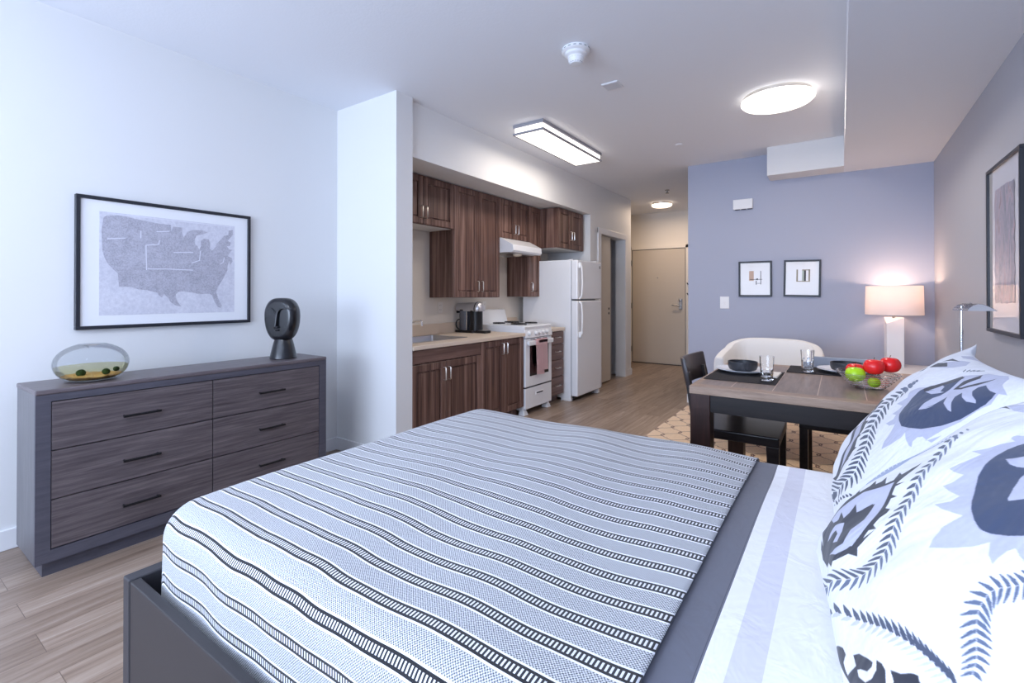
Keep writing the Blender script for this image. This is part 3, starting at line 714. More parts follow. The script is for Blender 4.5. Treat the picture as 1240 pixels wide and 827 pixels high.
# pink towels over the oven handle: a folded strip, front fall longer than the back one
t = thing('dish_towel', 'pink dish towel folded over the oven door handle', 'towel', (SF+.03, 4.33, .4))
def towel(y0, y1, zf, zb, xo):
    bm = bm_new(); n, m_ = 16, 30
    path = []
    for k in range(12): path.append((SF+.0405+xo, zf+(.772-zf)*k/11))
    path += [(SF+.037+xo*.6, .7785+xo*.5), (SF+.027, .781+xo*.5), (SF+.0165-xo*.1, .7785+xo*.3)]
    for k in range(6): path.append((SF+.0125, .77-(.77-zb)*k/5))
    rows = []
    for i in range(n+1):
        u = i/n; row = []
        for j, (x, z) in enumerate(path):
            low = max(0, (.74-z)/.35)
            wob = .004*math.sin(u*9+1)*low if j < 12 else 0
            sl = .012*low
            row.append(bm.verts.new((x+abs(wob), y0+sl*.8+(y1-y0)*(u)+(.006*math.sin(u*7)*low), z-.012*u*(1 if j < 3 else 0))))
        rows.append(row)
    for A, B in zip(rows, rows[1:]):
        for a, b, c, d in zip(A, A[1:], B[1:], B): bm.faces.new((a, b, c, d))
    geo = bmesh.ops.solidify(bm, geom=bm.faces[:], thickness=.002)
    bmesh.ops.recalc_face_normals(bm, faces=bm.faces[:])
    return bm
obj('front_layer', towel(4.30, 4.47, .455, .50, .008), M['terry'], t, True)
obj('back_layer', towel(4.245, 4.40, .415, .52, .0015), M['terry'], t, True)
# refrigerator
FY0, FY1, FF = 4.985, 5.655, -2.512
t = thing('refrigerator', 'white top freezer refrigerator at the end of the kitchen', 'refrigerator', (LW+.1, FY0, 0))
obj('body', box(bm_new(), LW+.09, FF-.092, FY0, FY1, .03, 1.66, .006), M['white_enamel'], t)
obj('toe_grille', box(bm_new(), FF-.14, FF-.075, FY0+.05, FY1-.02, .02, .09), M['black'], t)
bm = bm_new(); box(bm, FF-.22, FF-.088, FY0, FY0+.05, 0, .032, .003); obj('foot', bm, M['white_plastic'], t)
bm = bm_new(); box(bm, FF-.14, FF-.02, FY1-.06, FY1-.01, 0, .05, .003); obj('foot', bm, M['white_plastic'], t)
obj('door_gasket', box(bm_new(), FF-.094, FF-.08, FY0+.012, FY1-.012, .07, 1.645), mat('gasket_gray', (166, 168, 176), .7), t)
fd = obj('freezer_door', box(bm_new(), FF-.082, FF, FY0, FY1, 1.196, 1.656, .012, 3), M['white_enamel'], t)
ld = obj('fresh_food_door', box(bm_new(), FF-.082, FF, FY0, FY1, .062, 1.178, .012, 3), M['white_enamel'], t)
def fr_handle(z0, z1):
    bm = bm_new(); y = FY0+.05; n = 14; path = []
    for k in range(n+1):
        u = k/n; path.append((FF+.020+.018*math.sin(PI*min(1, u*1.0))**.6, y, z0+(z1-z0)*u))
    path[0] = (FF, y, z0); path[-1] = (FF, y, z1)
    tube(bm, path, .011, 10)
    return bm
bm = fr_handle(1.20, 1.615); box(bm, FF-.002, FF+.03, FY0+.03, FY0+.07, 1.56, 1.625, .006); obj('handle', bm, M['white_plastic'], fd, True)
bm = fr_handle(.755, 1.172); box(bm, FF-.002, FF+.03, FY0+.03, FY0+.07, .75, .815, .006); obj('handle', bm, M['white_plastic'], ld, True)
bm = bm_new(); box(bm, FF, FF+.0015, FY1-.06, FY1-.04, 1.575, 1.61, .0005); obj('badge', bm, M['seam_dark'], fd)
obj('hinge_cover', box(bm_new(), FF-.13, FF-.03, FY1-.09, FY1-.02, 1.656, 1.675, .004), M['white_plastic'], t); obj('latch_stop', box(bm_new(), FF-.125, FF-.085, FY0+.03, FY0+.06, 1.656, 1.668, .003), M['white_plastic'], t)
# ---------------------------------------------------------------- left wall: print, dresser, vase, head
US = [(0.88, 1.672), (0.895, 1.684), (0.936, 1.691), (0.975, 1.69), (1.03, 1.681), (1.087, 1.675), (1.138, 1.669), (1.199, 1.669), (1.203, 1.629), (1.212, 1.66), (1.262, 1.659), (1.259, 1.629), (1.268, 1.601), (1.281, 1.619), (1.288, 1.637), (1.318, 1.651), (1.376, 1.655), (1.404, 1.645), (1.376, 1.631), (1.339, 1.619), (1.33, 1.595), (1.332, 1.563), (1.345, 1.553), (1.355, 1.53), (1.365, 1.555), (1.364, 1.587), (1.381, 1.603), (1.411, 1.602), (1.419, 1.573), (1.416, 1.543), (1.431, 1.53), (1.451, 1.557), (1.456, 1.576), (1.485, 1.61), (1.503, 1.634), (1.529, 1.643), (1.531, 1.67), (1.556, 1.679), (1.558, 1.645), (1.538, 1.62), (1.524, 1.602), (1.545, 1.593), (1.54, 1.57), (1.519, 1.566), (1.535, 1.547), (1.556, 1.546), (1.538, 1.525), (1.524, 1.501), (1.551, 1.492), (1.556, 1.469), (1.542, 1.444), (1.534, 1.47), (1.524, 1.434), (1.524, 1.406), (1.509, 1.377), (1.493, 1.343), (1.467, 1.298), (1.455, 1.265), (1.468, 1.221), (1.49, 1.176), (1.486, 1.16), (1.466, 1.166), (1.442, 1.21), (1.432, 1.243), (1.417, 1.252), (1.358, 1.25), (1.319, 1.259), (1.273, 1.267), (1.241, 1.264), (1.227, 1.248), (1.232, 1.212), (1.245, 1.191), (1.259, 1.172), (1.227, 1.181), (1.2, 1.202), (1.187, 1.228), (1.165, 1.251), (1.156, 1.228), (1.139, 1.243), (1.131, 1.258), (1.08, 1.273), (1.039, 1.277), (1.015, 1.287), (0.992, 1.291), (0.949, 1.289), (0.947, 1.329), (0.943, 1.367), (0.926, 1.385), (0.903, 1.412), (0.885, 1.449), (0.876, 1.485), (0.873, 1.541), (0.872, 1.606)]
MAPLINES = [
[(1.078, 1.392), (1.075, 1.535), (1.138, 1.546), (1.142, 1.568)] ,
[(1.05, 1.614), (1.05, 1.575)] ,
[(0.899, 1.556), (0.975, 1.567)] ,
[(1.088, 1.397), (1.191, 1.401), (1.319, 1.4)] ,
[(1.217, 1.503), (1.319, 1.511)] ,
[(1.314, 1.445), (1.357, 1.463), (1.362, 1.522)] ,
[(1.482, 1.448), (1.498, 1.46), (1.503, 1.489)] ,
[(1.129, 1.62), (1.19, 1.629)] ,
]

def flat_poly(bm, yz, x):
    f = bm.faces.new([bm.verts.new((x, y, z)) for y, z in yz]); f.normal_update()
    if f.normal.x < 0: f.normal_flip()
    bmesh.ops.triangulate(bm, faces=[f]); return bm
def rect_frame(bm, y0, y1, z0, z1, x0, x1, w):
    """picture frame bars in the YZ plane, mitred look"""
    for a in ((y0, y1, z0, z0+w), (y0, y1, z1-w, z1), (y0, y0+w, z0+w, z1-w), (y1-w, y1, z0+w, z1-w)):
        box(bm, min(x0, x1), max(x0, x1), a[0], a[1], a[2], a[3], .0015, 1)
    return bm
t = thing('framed_map', 'wide black-framed grey country map on the white wall above the dresser', 'framed picture', (LW, 1.216, 1.42))
obj('frame', rect_frame(bm_new(), .763, 1.671, 1.058, 1.783, LW+.001, LW+.032, .019), M['frame_black'], t)
obj('mount', box(bm_new(), LW+.001, LW+.022, .78, 1.655, 1.075, 1.766), M['mat_white'], t)
pr = obj('print', box(bm_new(), LW+.02, LW+.0228, .862, 1.568, 1.132, 1.704), M['map_sea'], t)
obj('landmass', flat_poly(bm_new(), US, LW+.0233), M['map_land'], pr)
bm = bm_new()
for L in MAPLINES:
    for (a, b), (c, d) in zip(L, L[1:]):
        v = Vector((0, c-a, d-b)).normalized()*.0028; nn = Vector((0, -v.z, v.y))*.9
        q = [Vector((LW+.0238, a, b))-v-nn, Vector((LW+.0238, c, d))+v-nn, Vector((LW+.0238, c, d))+v+nn, Vector((LW+.0238, a, b))-v+nn]
        bm.faces.new([bm.verts.new(p) for p in q])
bm.faces.new([bm.verts.new((LW+.0236, y, z)) for y, z in ((.868, 1.700), (1.562, 1.701), (1.562, 1.695), (.95, 1.694))])
obj('river_lines', bm, M['map_line'], pr)

DXB, DXF, DY0, DY1, DH = -3.205, -2.865, .527, 1.941, .828
t = thing('dresser', 'wide charcoal six-drawer dresser along the white wall', 'dresser', (DXB, DY0, 0))
bm = bm_new(); box(bm, DXB, DXF-.004, DY0+.001, DY0+.048, .068, DH-.021); obj('side_panel', bm, M['dresser_side'], t)
bm = bm_new(); box(bm, DXB, DXF-.004, DY1-.048, DY1-.001, .068, DH-.021); obj('side_panel', bm, M['dresser_side'], t)
obj('top', box(bm_new(), DXB-.003, DXF+.003, DY0-.002, DY1+.002, DH-.022, DH, .006, 3), M['dresser_top'], t)
bm = bm_new(); e = .05
box(bm, DXF-.02, DXF, DY0, DY0+e, .068, DH-.022); box(bm, DXF-.02, DXF, DY1-e, DY1, .068, DH-.022)
box(bm, DXF-.02, DXF, DY0+e, DY1-e, .775, DH-.022); box(bm, DXF-.02, DXF, DY0+e, DY1-e, .068, .121)
obj('face_frame', bm, M['dresser_frame'], t)
obj('plinth', box(bm_new(), DXB+.02, DXF-.035, DY0+.03, DY1-.03, 0, .068), M['dresser_frame'], t)
obj('carcass_back', box(bm_new(), DXB+.002, DXF-.022, DY0+.048, DY1-.048, .075, DH-.024), M['seam_dark'], t)
ym = 1.236; zs = [.124, .340, .556, .773]
for c, (a, b_) in enumerate(((DY0+e+.003, ym-.0025), (ym+.0025, DY1-e-.003))):
    for k in range(3):
        dr = obj('drawer', box(bm_new(), DXF-.02, DXF-.001, a, b_, zs[k]+.0028, zs[k+1]-.0028, .001, 1), M['drawer_front'], t)
        m_ = (a+b_)/2; z = zs[k+1]-.115
        bm = bm_new(); L = .077
        tube(bm, [(DXF+.022, m_-L, z), (DXF+.022, m_+L, z)], .0062, 10)
        for s in (-L+.008, L-.008): tube(bm, [(DXF-.002, m_+s, z), (DXF+.022, m_+s, z)], .005, 8)
        obj('handle', bm, M['black_metal'], dr, True)

# squashed glass vase with pebbles and moss balls
VX, VY, VZ = -3.03, .757, DH+.0008
t = thing('glass_vase', 'squashed clear glass vase of water on the near end of the dresser', 'vase', (VX, VY, VZ))
def vase_r(h, R=.145, HH=.178):
    u = (h/HH-.46)/.56
    return R*math.sqrt(max(0, 1-abs(u)**2.15))
out = [(0, 0.0)]+[(max(vase_r(h), .058 if h > .1 else .045), h) for h in [0, .004, .012, .022, .035, .05, .07, .09, .11, .13, .145, .158, .168, .174]]
out[1] = (.062, 0.0)
inn = [(max(r-.0028, 0), h+.003 if h < .02 else h) for r, h in out]
prof = out+[(.054, .1755), (.046, .171), (.044, .1705), (.052, .1745)]+list(reversed(inn))
bm = bm_new(); lathe(bm, prof, (VX, VY, VZ), 64); obj('bowl', bm, M['thin_glass'], t, True)
WL = .068
wp = [(0, .0045)]+[(r-.0036, h+.0045 if h < .02 else h) for r, h in out[1:] if h < WL-.004]+[(vase_r(WL)-.0036, WL), (0, WL)]
bm = bm_new(); lathe(bm, wp, (VX, VY, VZ), 64); obj('water', bm, M['water'], t, True)
bm = bm_new(); rnd = random.Random(3)
gp = [(0, .006)]+[(r-.006, h+.006 if h < .02 else h) for r, h in out[1:] if h < .024]+[(vase_r(.026)-.008, .024), (.05, .026), (0, .027)]
lathe(bm, gp, (VX, VY, VZ), 64)
for v in bm.verts:
    if v.co.z > VZ+.022: v.co.z += rnd.uniform(-.003, .004)
g_ = obj('gravel', bm, M['gravel'], t, True); g_['kind'] = 'stuff'
vv = Vector((VX, VY, 0)); cd = Vector((-VX, -VY, 0)).normalized(); rt = Vector((-cd.y, cd.x, 0))
for k, (a, b_, r, zz, lab) in enumerate(((-.040, .03, .019, .040, 'leftmost moss ball in the glass vase'), (.052, .045, .0165, .04, 'middle moss ball in the glass vase'), (.092, .0, .0135, .044, 'rightmost moss ball in the glass vase'))):
    c = vv+rt*a+cd*b_; c.z = VZ+zz
    bm = bm_new(); blob(bm, c, r, r, r*.92, 20, 12)
    tag(obj('moss_ball', bm, M['ball_green'], None, True, loc=c), lab, 'moss ball', 'moss balls in the vase')

# black ceramic head
HX, HY, HZ = -3.03, 1.727, DH+.0008
t = thing('head_sculpture', 'black ceramic stylised head on a cone neck at the far end of the dresser', 'sculpture', (HX, HY, HZ))
t.location = (0, 0, 0)
bm = bm_new(); lathe(bm, [(0, 0), (.080, 0), (.083, .004), (.081, .015), (.073, .05), (.065, .085), (.057, .115), (.05, .134), (0, .136)], (0, 0, 0), 48)
nk = obj('neck', bm, M['ceramic_black'], t, True)
def head_shape():
    """rounded shield-like head, flat face towards local +X"""
    bm = bm_new(); N, Mm = 64, 40; rows = []
    z0, z1 = .115, .397
    for j in range(Mm+1):
        u = j/Mm; ph = -PI/2+PI*u
        row = []
        kk = 1 if j in (0, Mm) else N
        for i in range(kk):
            a = 2*PI*i/N
            cz_, cr = math.sin(ph), math.cos(ph)
            cr = abs(cr)**.62; z = (z0+z1)/2+(z1-z0)/2*math.copysign(abs(cz_)**.92, cz_)
            wid = .106+.014*min(1, max(0, (z-.15)/.17))           # wider at the brow than the chin
            y = wid*cr*math.copysign(abs(math.sin(a))**.8, math.sin(a))
            x = math.copysign(abs(math.cos(a))**.8, math.cos(a))*cr
            x = x*.080 if x < 0 else x*.066
            if x > .048: x = .048+(x-.048)*.12
            row.append(bm.verts.new((x+.014, y, z)))
        rows.append(row)
    for A, B in zip(rows, rows[1:]):
        for i in range(N):
            k = (i+1) % N
            if len(A) == 1: bm.faces.new((A[0], B[i], B[k]))
            elif len(B) == 1: bm.faces.new((A[i], A[k], B[0]))
            else: bm.faces.new((A[i], A[k], B[k], B[i]))
    bmesh.ops.recalc_face_normals(bm, faces=bm.faces[:])
    return bm
hd = obj('head', head_shape(), M['ceramic_black'], t, True)
bm = bm_new()
path = [(0.057, 0.098, 0.322), (0.063, 0.075, 0.330), (0.069, 0.045, 0.331), (0.071, 0.026, 0.324), (0.073, 0.014, 0.308), (0.075, 0.007, 0.282), (0.076, 0.003, 0.247), (0.077, 0.000, 0.217)]
tube(bm, path, .006, 10, radii=[.003, .005, .006, .0065, .007, .0075, .008, .0085])
path = [(0.059, -0.070, 0.326), (0.065, -0.055, 0.329), (0.069, -0.036, 0.327), (0.071, -0.020, 0.312), (0.073, -0.008, 0.287)]
tube(bm, path, .004, 10, radii=[.001, .002, .0024, .002, .001])
obj('brow_and_nose_ridge', bm, M['ceramic_black'], hd, True)
bm = bm_new()
for dy in (-.009, .009): blob(bm, (.073, dy, .208), .010, .009, .009, 16, 10)
blob(bm, (0.075, 0.000, 0.211), .012, .009, .010, 16, 10)
for z in (.188,): tube(bm, [(.068, -.013, z), (.074, 0, z-.001), (.068, .013, z)], .0055, 8)
obj('nose_and_mouth', bm, M['ceramic_black'], hd, True)
t.location = (HX, HY+.008, HZ); t.rotation_euler = (0, 0, math.atan2(-HY, -HX)-.66)

# ---------------------------------------------------------------- gray wall and right wall
def wall_frame_Y(label, x0, x1, z0, z1, roll, build):
    """small square frame hanging on the gray wall, facing -Y; built level round its centre then turned"""
    cx_, cz_ = (x0+x1)/2, (z0+z1)/2; hw, hh, fw = (x1-x0)/2, (z1-z0)/2, .018
    t = thing('picture_frame', label, 'framed picture', (0, 0, 0), None)
    bm = bm_new()
    for a in ((-hw, hw, -hh, -hh+fw), (-hw, hw, hh-fw, hh), (-hw, -hw+fw, -hh+fw, hh-fw), (hw-fw, hw, -hh+fw, hh-fw)): box(bm, a[0], a[1], -.024, -.001, a[2], a[3], .0015, 1)
    obj('frame', bm, M['frame_black'], t)
    obj('mount', box(bm_new(), -hw+.01, hw-.01, -.014, -.001, -hh+.01, hh-.01), M['gloss_mount'], t)
    build(t)
    t.location = (cx_, GY, cz_); t.rotation_euler = (0, roll, 0)
    return t
M['gloss_mount'] = mat('glazed_mount', (214, 212, 212), .12, spec=.35, coat=.22)
M['tan_print'] = mat('tan_print', (196, 166, 146), .4); M['olive_print'] = mat('olive_print', (150, 140, 118), .4); M['sage_print'] = mat('sage_print', (166, 178, 166), .4)
def art_a(t):
    p = obj('print', box(bm_new(), -.058, -.012, -.0148, -.0138, -.02, .085), M['tan_print'], t)
    bm = bm_new(); box(bm, -.05, .07, -.0156, -.0146, -.008, -.003); box(bm, .012, .03, -.0158, -.0146, -.012, .004); box(bm, .052, .058, -.0156, -.0146, -.06, .085); box(bm, .008, .016, -.0156, -.0146, -.062, -.02); box(bm, .016, .052, -.0156, -.0146, -.05, -.046)
    obj('ink_marks', bm, M['seam_dark'], p)
def art_b(t):
    bm = bm_new()
    for a in ((-.05, .07, -.035, -.027), (-.05, -.036, -.027, .09), (.056, .07, -.027, .09), (.0, .07, .08, .09)): box(bm, a[0], a[1], -.0152, -.0138, a[2], a[3])
    p = obj('print', bm, M['olive_print'], t)
    bm = bm_new(); box(bm, .0, .018, -.015, -.0138, -.03, .08); obj('sage_bar', bm, M['sage_print'], p)
    bm = bm_new(); box(bm, .018, .034, -.015, -.0138, -.03, .08); obj('dark_bar', bm, M['seam_dark'], p)
wall_frame_Y('small square black-framed print near the light switch on the gray wall', -.914, -.592, 1.228, 1.609, .0, art_a)
wall_frame_Y('small square black-framed print slightly tilted, nearer the table lamp', -.484, -.158, 1.228, 1.605, .018, art_b)
t = thing('light_switch', 'white rocker light switch on the gray wall left of the small prints', 'light switch', (-1.06, GY, 1.16))
obj('plate', box(bm_new(), -1.106, -1.012, GY-.007, GY, 1.094, 1.229, .003), M['white_plastic'], t)
obj('toggle', box(bm_new(), -1.066, -1.052, GY-.014, GY-.006, 1.148, 1.175, .002), M['white_plastic'], t)
t = thing('wall_sensor', 'white horizontal sensor box high on the gray wall', 'sensor', (-.868, GY, 2.23))
obj('housing', box(bm_new(), -.966, -.772, GY-.04, GY, 2.178, 2.287, .006), M['white_plastic'], t)
for k in range(3): obj('vent_slot', box(bm_new(), -.945+k*.062, -.90+k*.062, GY-.036, GY-.01, 2.174, 2.179), M['seam_dark'], t)
t = thing('framed_art', 'tall black-framed abstract print on the right wall', 'framed picture', (RX, 3.38, 1.48))
y0, y1, z0, z1 = 3.085, 3.695, 1.044, 1.93
obj('frame', rect_frame(bm_new(), y0, y1, z0, z1, RX-.03, RX-.001, .018), M['frame_black'], t)
M['art_mount'] = mat('glazed_art_mount', (226, 224, 226), .03, spec=.7, coat=1.)
mo = obj('mount', box(bm_new(), RX-.018, RX-.001, y0+.012, y1-.012, z0+.012, z1-.012), M['art_mount'], t)
bm = bm_new(); rnd = random.Random(9)
L = []; ya, yb, za, zb = y0+.13, y1-.13, z0+.16, z1-.13
for k in range(16): L.append((ya+rnd.uniform(-.008, .008), za+(zb-za)*k/16))
for k in range(8): L.append((ya+(yb-ya)*k/8, zb+rnd.uniform(-.006, .006)))
for k in range(16): L.append((yb+rnd.uniform(-.008, .008), zb-(zb-za)*k/16))
for k in range(8): L.append((yb-(yb-ya)*k/8, za+rnd.uniform(-.006, .006)))
f = bm.faces.new([bm.verts.new((RX-.0192, y, z)) for y, z in L]); f.normal_update()
if f.normal.x > 0: f.normal_flip()
bmesh.ops.triangulate(bm, faces=[f])
M['art'].node_tree.nodes['Principled BSDF'].inputs['Coat Weight'].default_value = 1.; M['art'].node_tree.nodes['Principled BSDF'].inputs['Coat Roughness'].default_value = .03
obj('print', bm, M['art'], mo)

# ---------------------------------------------------------------- dining corner
bm = bm_new(); box(bm, -1.41, .685, 2.35, 5.5, .001, .0115, .004)
ru = obj('trellis_rug', bm, M['rug'], None, False, loc=(-.4, 4.0, 0)); tag(ru, 'tan rug with brown trellis lines under the dining table', 'rug')
TX0, TX1, TY0, TY1, TZ = -.668, .46, 2.642, 3.785, .76
t = thing('dining_table', 'dark-legged dining table with plank top beyond the bed', 'dining table', (TX0, TY0, .012))
bd = .085
bm = bm_new(); box(bm, TX0, TX1, TY0, TY0+bd, TZ-.042, TZ, .003); box(bm, TX0, TX1, TY1-bd, TY1, TZ-.042, TZ, .003)
box(bm, TX0, TX0+.03, TY0+bd, TY1-bd, TZ-.042, TZ); box(bm, TX1-.03, TX1, TY0+bd, TY1-bd, TZ-.042, TZ)
obj('edge_border', bm, M['table_edge'], t)
obj('top_planks', box(bm_new(), TX0+.03, TX1-.03, TY0+bd, TY1-bd, TZ-.04, TZ-.0005), M['table_top'], t)
for x in (TX0+.004, TX1-.104):
    for y in (TY0+.004, TY1-.104):
        obj('leg', box(bm_new(), x, x+.1, y, y+.1, .012, TZ-.042, .003), M['table_dark'], t)
bm = bm_new(); box(bm, TX0+.104, TX1-.104, TY0+.012, TY0+.04, TZ-.132, TZ-.042); obj('apron', bm, M['apron_dark'], t)
bm = bm_new(); box(bm, TX0+.104, TX1-.104, TY1-.04, TY1-.012, TZ-.132, TZ-.042); obj('apron', bm, M['apron_dark'], t)
bm = bm_new(); box(bm, TX0+.012, TX0+.04, TY0+.104, TY1-.104, TZ-.132, TZ-.042); obj('apron', bm, M['apron_dark'], t)
bm = bm_new(); box(bm, TX1-.04, TX1-.012, TY0+.104, TY1-.104, TZ-.132, TZ-.042); obj('apron', bm, M['apron_dark'], t)

def dining_chair(label, loc, rz, back_mat, top, w=.45, d=.46, bowed=.05, bh=.17):
    """local: faces +X, seat front at x=d; back at x=0"""
    t = thing('dining_chair', label, 'chair', (0, 0, 0))
    sz = .45
    bm = bm_new(); box(bm, .02, d, -w/2, w/2, sz-.055, sz, .008, 3); obj('seat', bm, M['chair_dark'], t)
    for y in (-w/2+.002, w/2-.047):
        bm = bm_new(); hexa(bm, [(d-.047, y, 0), (d-.004, y, 0), (d-.004, y+.045, 0), (d-.047, y+.045, 0), (d-.065, y, sz-.054), (d-.002, y, sz-.054), (d-.002, y+.045, sz-.054), (d-.065, y+.045, sz-.054)], .002); obj('leg', bm, M['chair_dark'], t)
    for y in (-w/2+.01, w/2-.05):
        bm = bm_new(); hexa(bm, [(-.05, y, 0), (-.01, y, 0), (-.01, y+.04, 0), (-.05, y+.04, 0), (.0, y, sz), (.045, y, sz), (.045, y+.04, sz), (.0, y+.04, sz)], .002)
        hexa(bm, [(.0, y, sz), (.04, y, sz), (.04, y+.04, sz), (.0, y+.04, sz), (-.045, y, top-bh*.5), (-.02, y, top-bh*.5), (-.02, y+.04, top-bh*.5), (-.045, y+.04, top-bh*.5)], .002)
        obj('leg', bm, M['chair_dark'], t)
    bm = bm_new(); n = 20; rows = []
    for i in range(n+1):
        u = -1+2*i/n; y = u*(w/2+.01); xo = -.06-bowed*(1-u*u)+.035; dip = .022*(1-u*u)
        tl = -.05
        rows.append([bm.verts.new(p) for p in ((xo, y, top-bh), (xo+.026, y, top-bh), (xo+.022+tl*.6, y, top-dip*.4), (xo-.002+tl*.6, y, top-dip*.4))])
    for A, B in zip(rows, rows[1:]):
        for k in range(4): bm.faces.new((A[k], A[(k+1) % 4], B[(k+1) % 4], B[k]))
    bm.faces.new(rows[0]); bm.faces.new(list(reversed(rows[-1]))); bmesh.ops.recalc_face_normals(bm, faces=bm.faces[:])
    es = [e_ for e_ in bm.edges if e_.calc_face_angle(0) > .7]; bmesh.ops.bevel(bm, geom=es, offset=.006, segments=2, profile=.5, affect='EDGES')
    obj('backrest', bm, back_mat, t, True)
    t.location = loc; t.rotation_euler = (0, 0, rz)
    return t
M['leather_dark'] = mat('dark_chair_back', (58, 52, 54), .35)
dining_chair('dark wooden dining chair at the left end of the dining table', (-.735, 3.185, .012), 0., M['leather_dark'], .85)
dining_chair('dining chair with slate gray back on the far side of the table', (-.005, 3.95, .012), -PI/2, M['fabric_gray'], .80, w=.42, d=.47, bowed=.06)
# white tub chair
def tub_chair():
    t = thing('tub_armchair', 'off-white curved tub armchair between table and gray wall', 'armchair', (0, 0, 0))
    W2, D2, TH = .335, .40, .085
    n = 36; path = []
    # U of the back seen from above, open towards -Y
    for i in range(n+1):
        a = PI*i/n
        x = W2*math.copysign(abs(math.cos(a))**.55, math.cos(a)); y = .12+D2*.62*abs(math.sin(a))**.8
        path.append((x, y))
    path = [(W2, -.24), (W2, -.12), (W2, 0)]+path[1:-1]+[(-W2, 0), (-W2, -.12), (-W2, -.24)]
    bm = bm_new(); rows = []
    m_ = len(path)
    for i, (x, y) in enumerate(path):
        p0 = Vector(path[max(i-1, 0)]); p1 = Vector(path[min(i+1, m_-1)]); tg = (p1-p0).normalized(); nr = Vector((tg.y, -tg.x))
        u = i/(m_-1); topz = .735+.12*math.sin(PI*u)**.7; botz = .30
        sec = []
        for k in range(16):
            a = 2*PI*k/16; ca, sa = math.cos(a), math.sin(a)
            off = TH/2*math.copysign(abs(ca)**.5, ca); zz = (topz+botz)/2+(topz-botz)/2*math.copysign(abs(sa)**.35, sa)
            sec.append(bm.verts.new((x+nr.x*off, y+nr.y*off, zz)))
        rows.append(sec)
    for A, B in zip(rows, rows[1:]):
        for k in range(16): bm.faces.new((A[k], A[(k+1) % 16], B[(k+1) % 16], B[k]))
    bm.faces.new(rows[0]); bm.faces.new(list(reversed(rows[-1]))); bmesh.ops.recalc_face_normals(bm, faces=bm.faces[:])
    es = [e_ for e_ in bm.edges if e_.calc_face_angle(0) > 1.]; bmesh.ops.bevel(bm, geom=es, offset=.02, segments=3, profile=.5, affect='EDGES')
    obj('back_shell', bm, M['cushion_white'], t, True)
    bm = bm_new(); box(bm, -.285, .285, -.26, .28, .30, .45, .03, 4); obj('seat_cushion', bm, M['cushion_white'], t, True)
    for x in (-.26, .22):
        for y in (-.22, .2):
            obj('leg', hexa(bm_new(), [(x+.006, y+.006, 0), (x+.034, y+.006, 0), (x+.034, y+.034, 0), (x+.006, y+.034, 0), (x, y, .302), (x+.04, y, .302), (x+.04, y+.04, .302), (x, y+.04, .302)], .002), M['chair_dark'], t)
    return t
ta = tub_chair(); ta.location = (-.475, 4.36, .012); ta.rotation_euler = (0, 0, .0)

# table setting
def placemat(label, x0, x1, y0, y1):
    bm = bm_new(); n = 40; pts = []
    def edge(a, b, k):
        for i in range(k):
            u = i/k; yield (a[0]+(b[0]-a[0])*u, a[1]+(b[1]-a[1])*u)
    rnd = random.Random(int(x0*1000)); c = [(x0, y0), (x1, y0), (x1, y1), (x0, y1)]
    for i in range(4):
        for (x, y) in edge(c[i], c[(i+1) % 4], n): pts.append((x+rnd.uniform(-.003, .003), y+rnd.uniform(-.003, .003), TZ+.0004))
    prism(bm, pts, (0, 0, .0026))
    tag(obj('placemat', bm, M['placemat'], None, False, loc=((x0+x1)/2, (y0+y1)/2, TZ)), label, 'placemat', 'placemats on the table')
placemat('black woven placemat at the left end of the table', -.655, -.285, 2.90, 3.40)
placemat('black woven placemat on the far side of the table', -.28, .2, 3.44, 3.775)
def plate_and_bowl(px_, py_, lab1, lab2, rb=.072, hb=.052, rp=.148):
    bm = bm_new(); z = TZ+.0034
    lathe(bm, [(0, .0), (.075, .0), (.085, .002), (.125, .012), (rp, .022), (rp+.001, .0245), (rp-.003, .0245), (.12, .0165), (.082, .0065), (.0, .0055)], (px_, py_, z), 56)
    tag(obj('dinner_plate', bm, M['plate'], None, True, loc=(px_, py_, z)), lab1, 'plate', 'white plates')
    bm = bm_new(); z2 = z+.0068
    lathe(bm, [(0, 0), (.04, 0), (.047, .001), (rb-.008, .012), (rb, .03), (rb, hb-.002), (rb-.002, hb), (rb-.006, hb-.002), (rb-.006, .03), (rb-.015, .014), (.04, .007), (0, .006)], (px_, py_, z2), 48)
    tag(obj('cereal_bowl', bm, M['stoneware'], None, True, loc=(px_, py_, z2)), lab2, 'bowl', 'charcoal bowls')
plate_and_bowl(-.502, 3.265, 'white plate under the bowl at the left end of the table', 'charcoal bowl on the plate at the left end of the table', .084, .062, .155)
plate_and_bowl(.03, 3.60, 'white plate under the bowl on the far side of the table', 'charcoal bowl on the plate on the far side of the table', .084, .058, .155)
def tumbler(x, y, label, h=.137):
    bm = bm_new(); z = TZ+.0034; r0, r1 = .030, .0375; N = 36
    o = [(0, 0), (r0-.004, 0), (r0, .003)]; k = 10
    for i in range(1, k+1):
        u = i/k; r = r0+(r1-r0)*u
        if u < .55: r += .0012*(1 if i % 2 else -1)
        o.append((r, .003+(h-.003)*u))
    ii = [(r1-.003, h), (r0+.003, .028), (r0-.004, .024), (0, .023)]
    lathe(bm, o+ii, (x, y, z), N)
    for v in bm.verts:                                  # cut facets round the lower half
        hgt = v.co.z-z; d_ = Vector((v.co.x-x, v.co.y-y)); 
        if .004 < hgt < h*.56 and d_.length > r0-.002:
            a = math.atan2(d_.y, d_.x); s = 1-.06*(math.cos(a*9+(PI if int(hgt/.0134) % 2 else 0))*.5+.5); v.co.x = x+d_.x*s; v.co.y = y+d_.y*s
    tag(obj('glass_tumbler', bm, M['glass'], None, True, loc=(x, y, z)), label, 'glass', 'cut glass tumblers')
tumbler(-.341, 3.02, 'cut glass tumbler standing in front, at the corner of the left placemat')
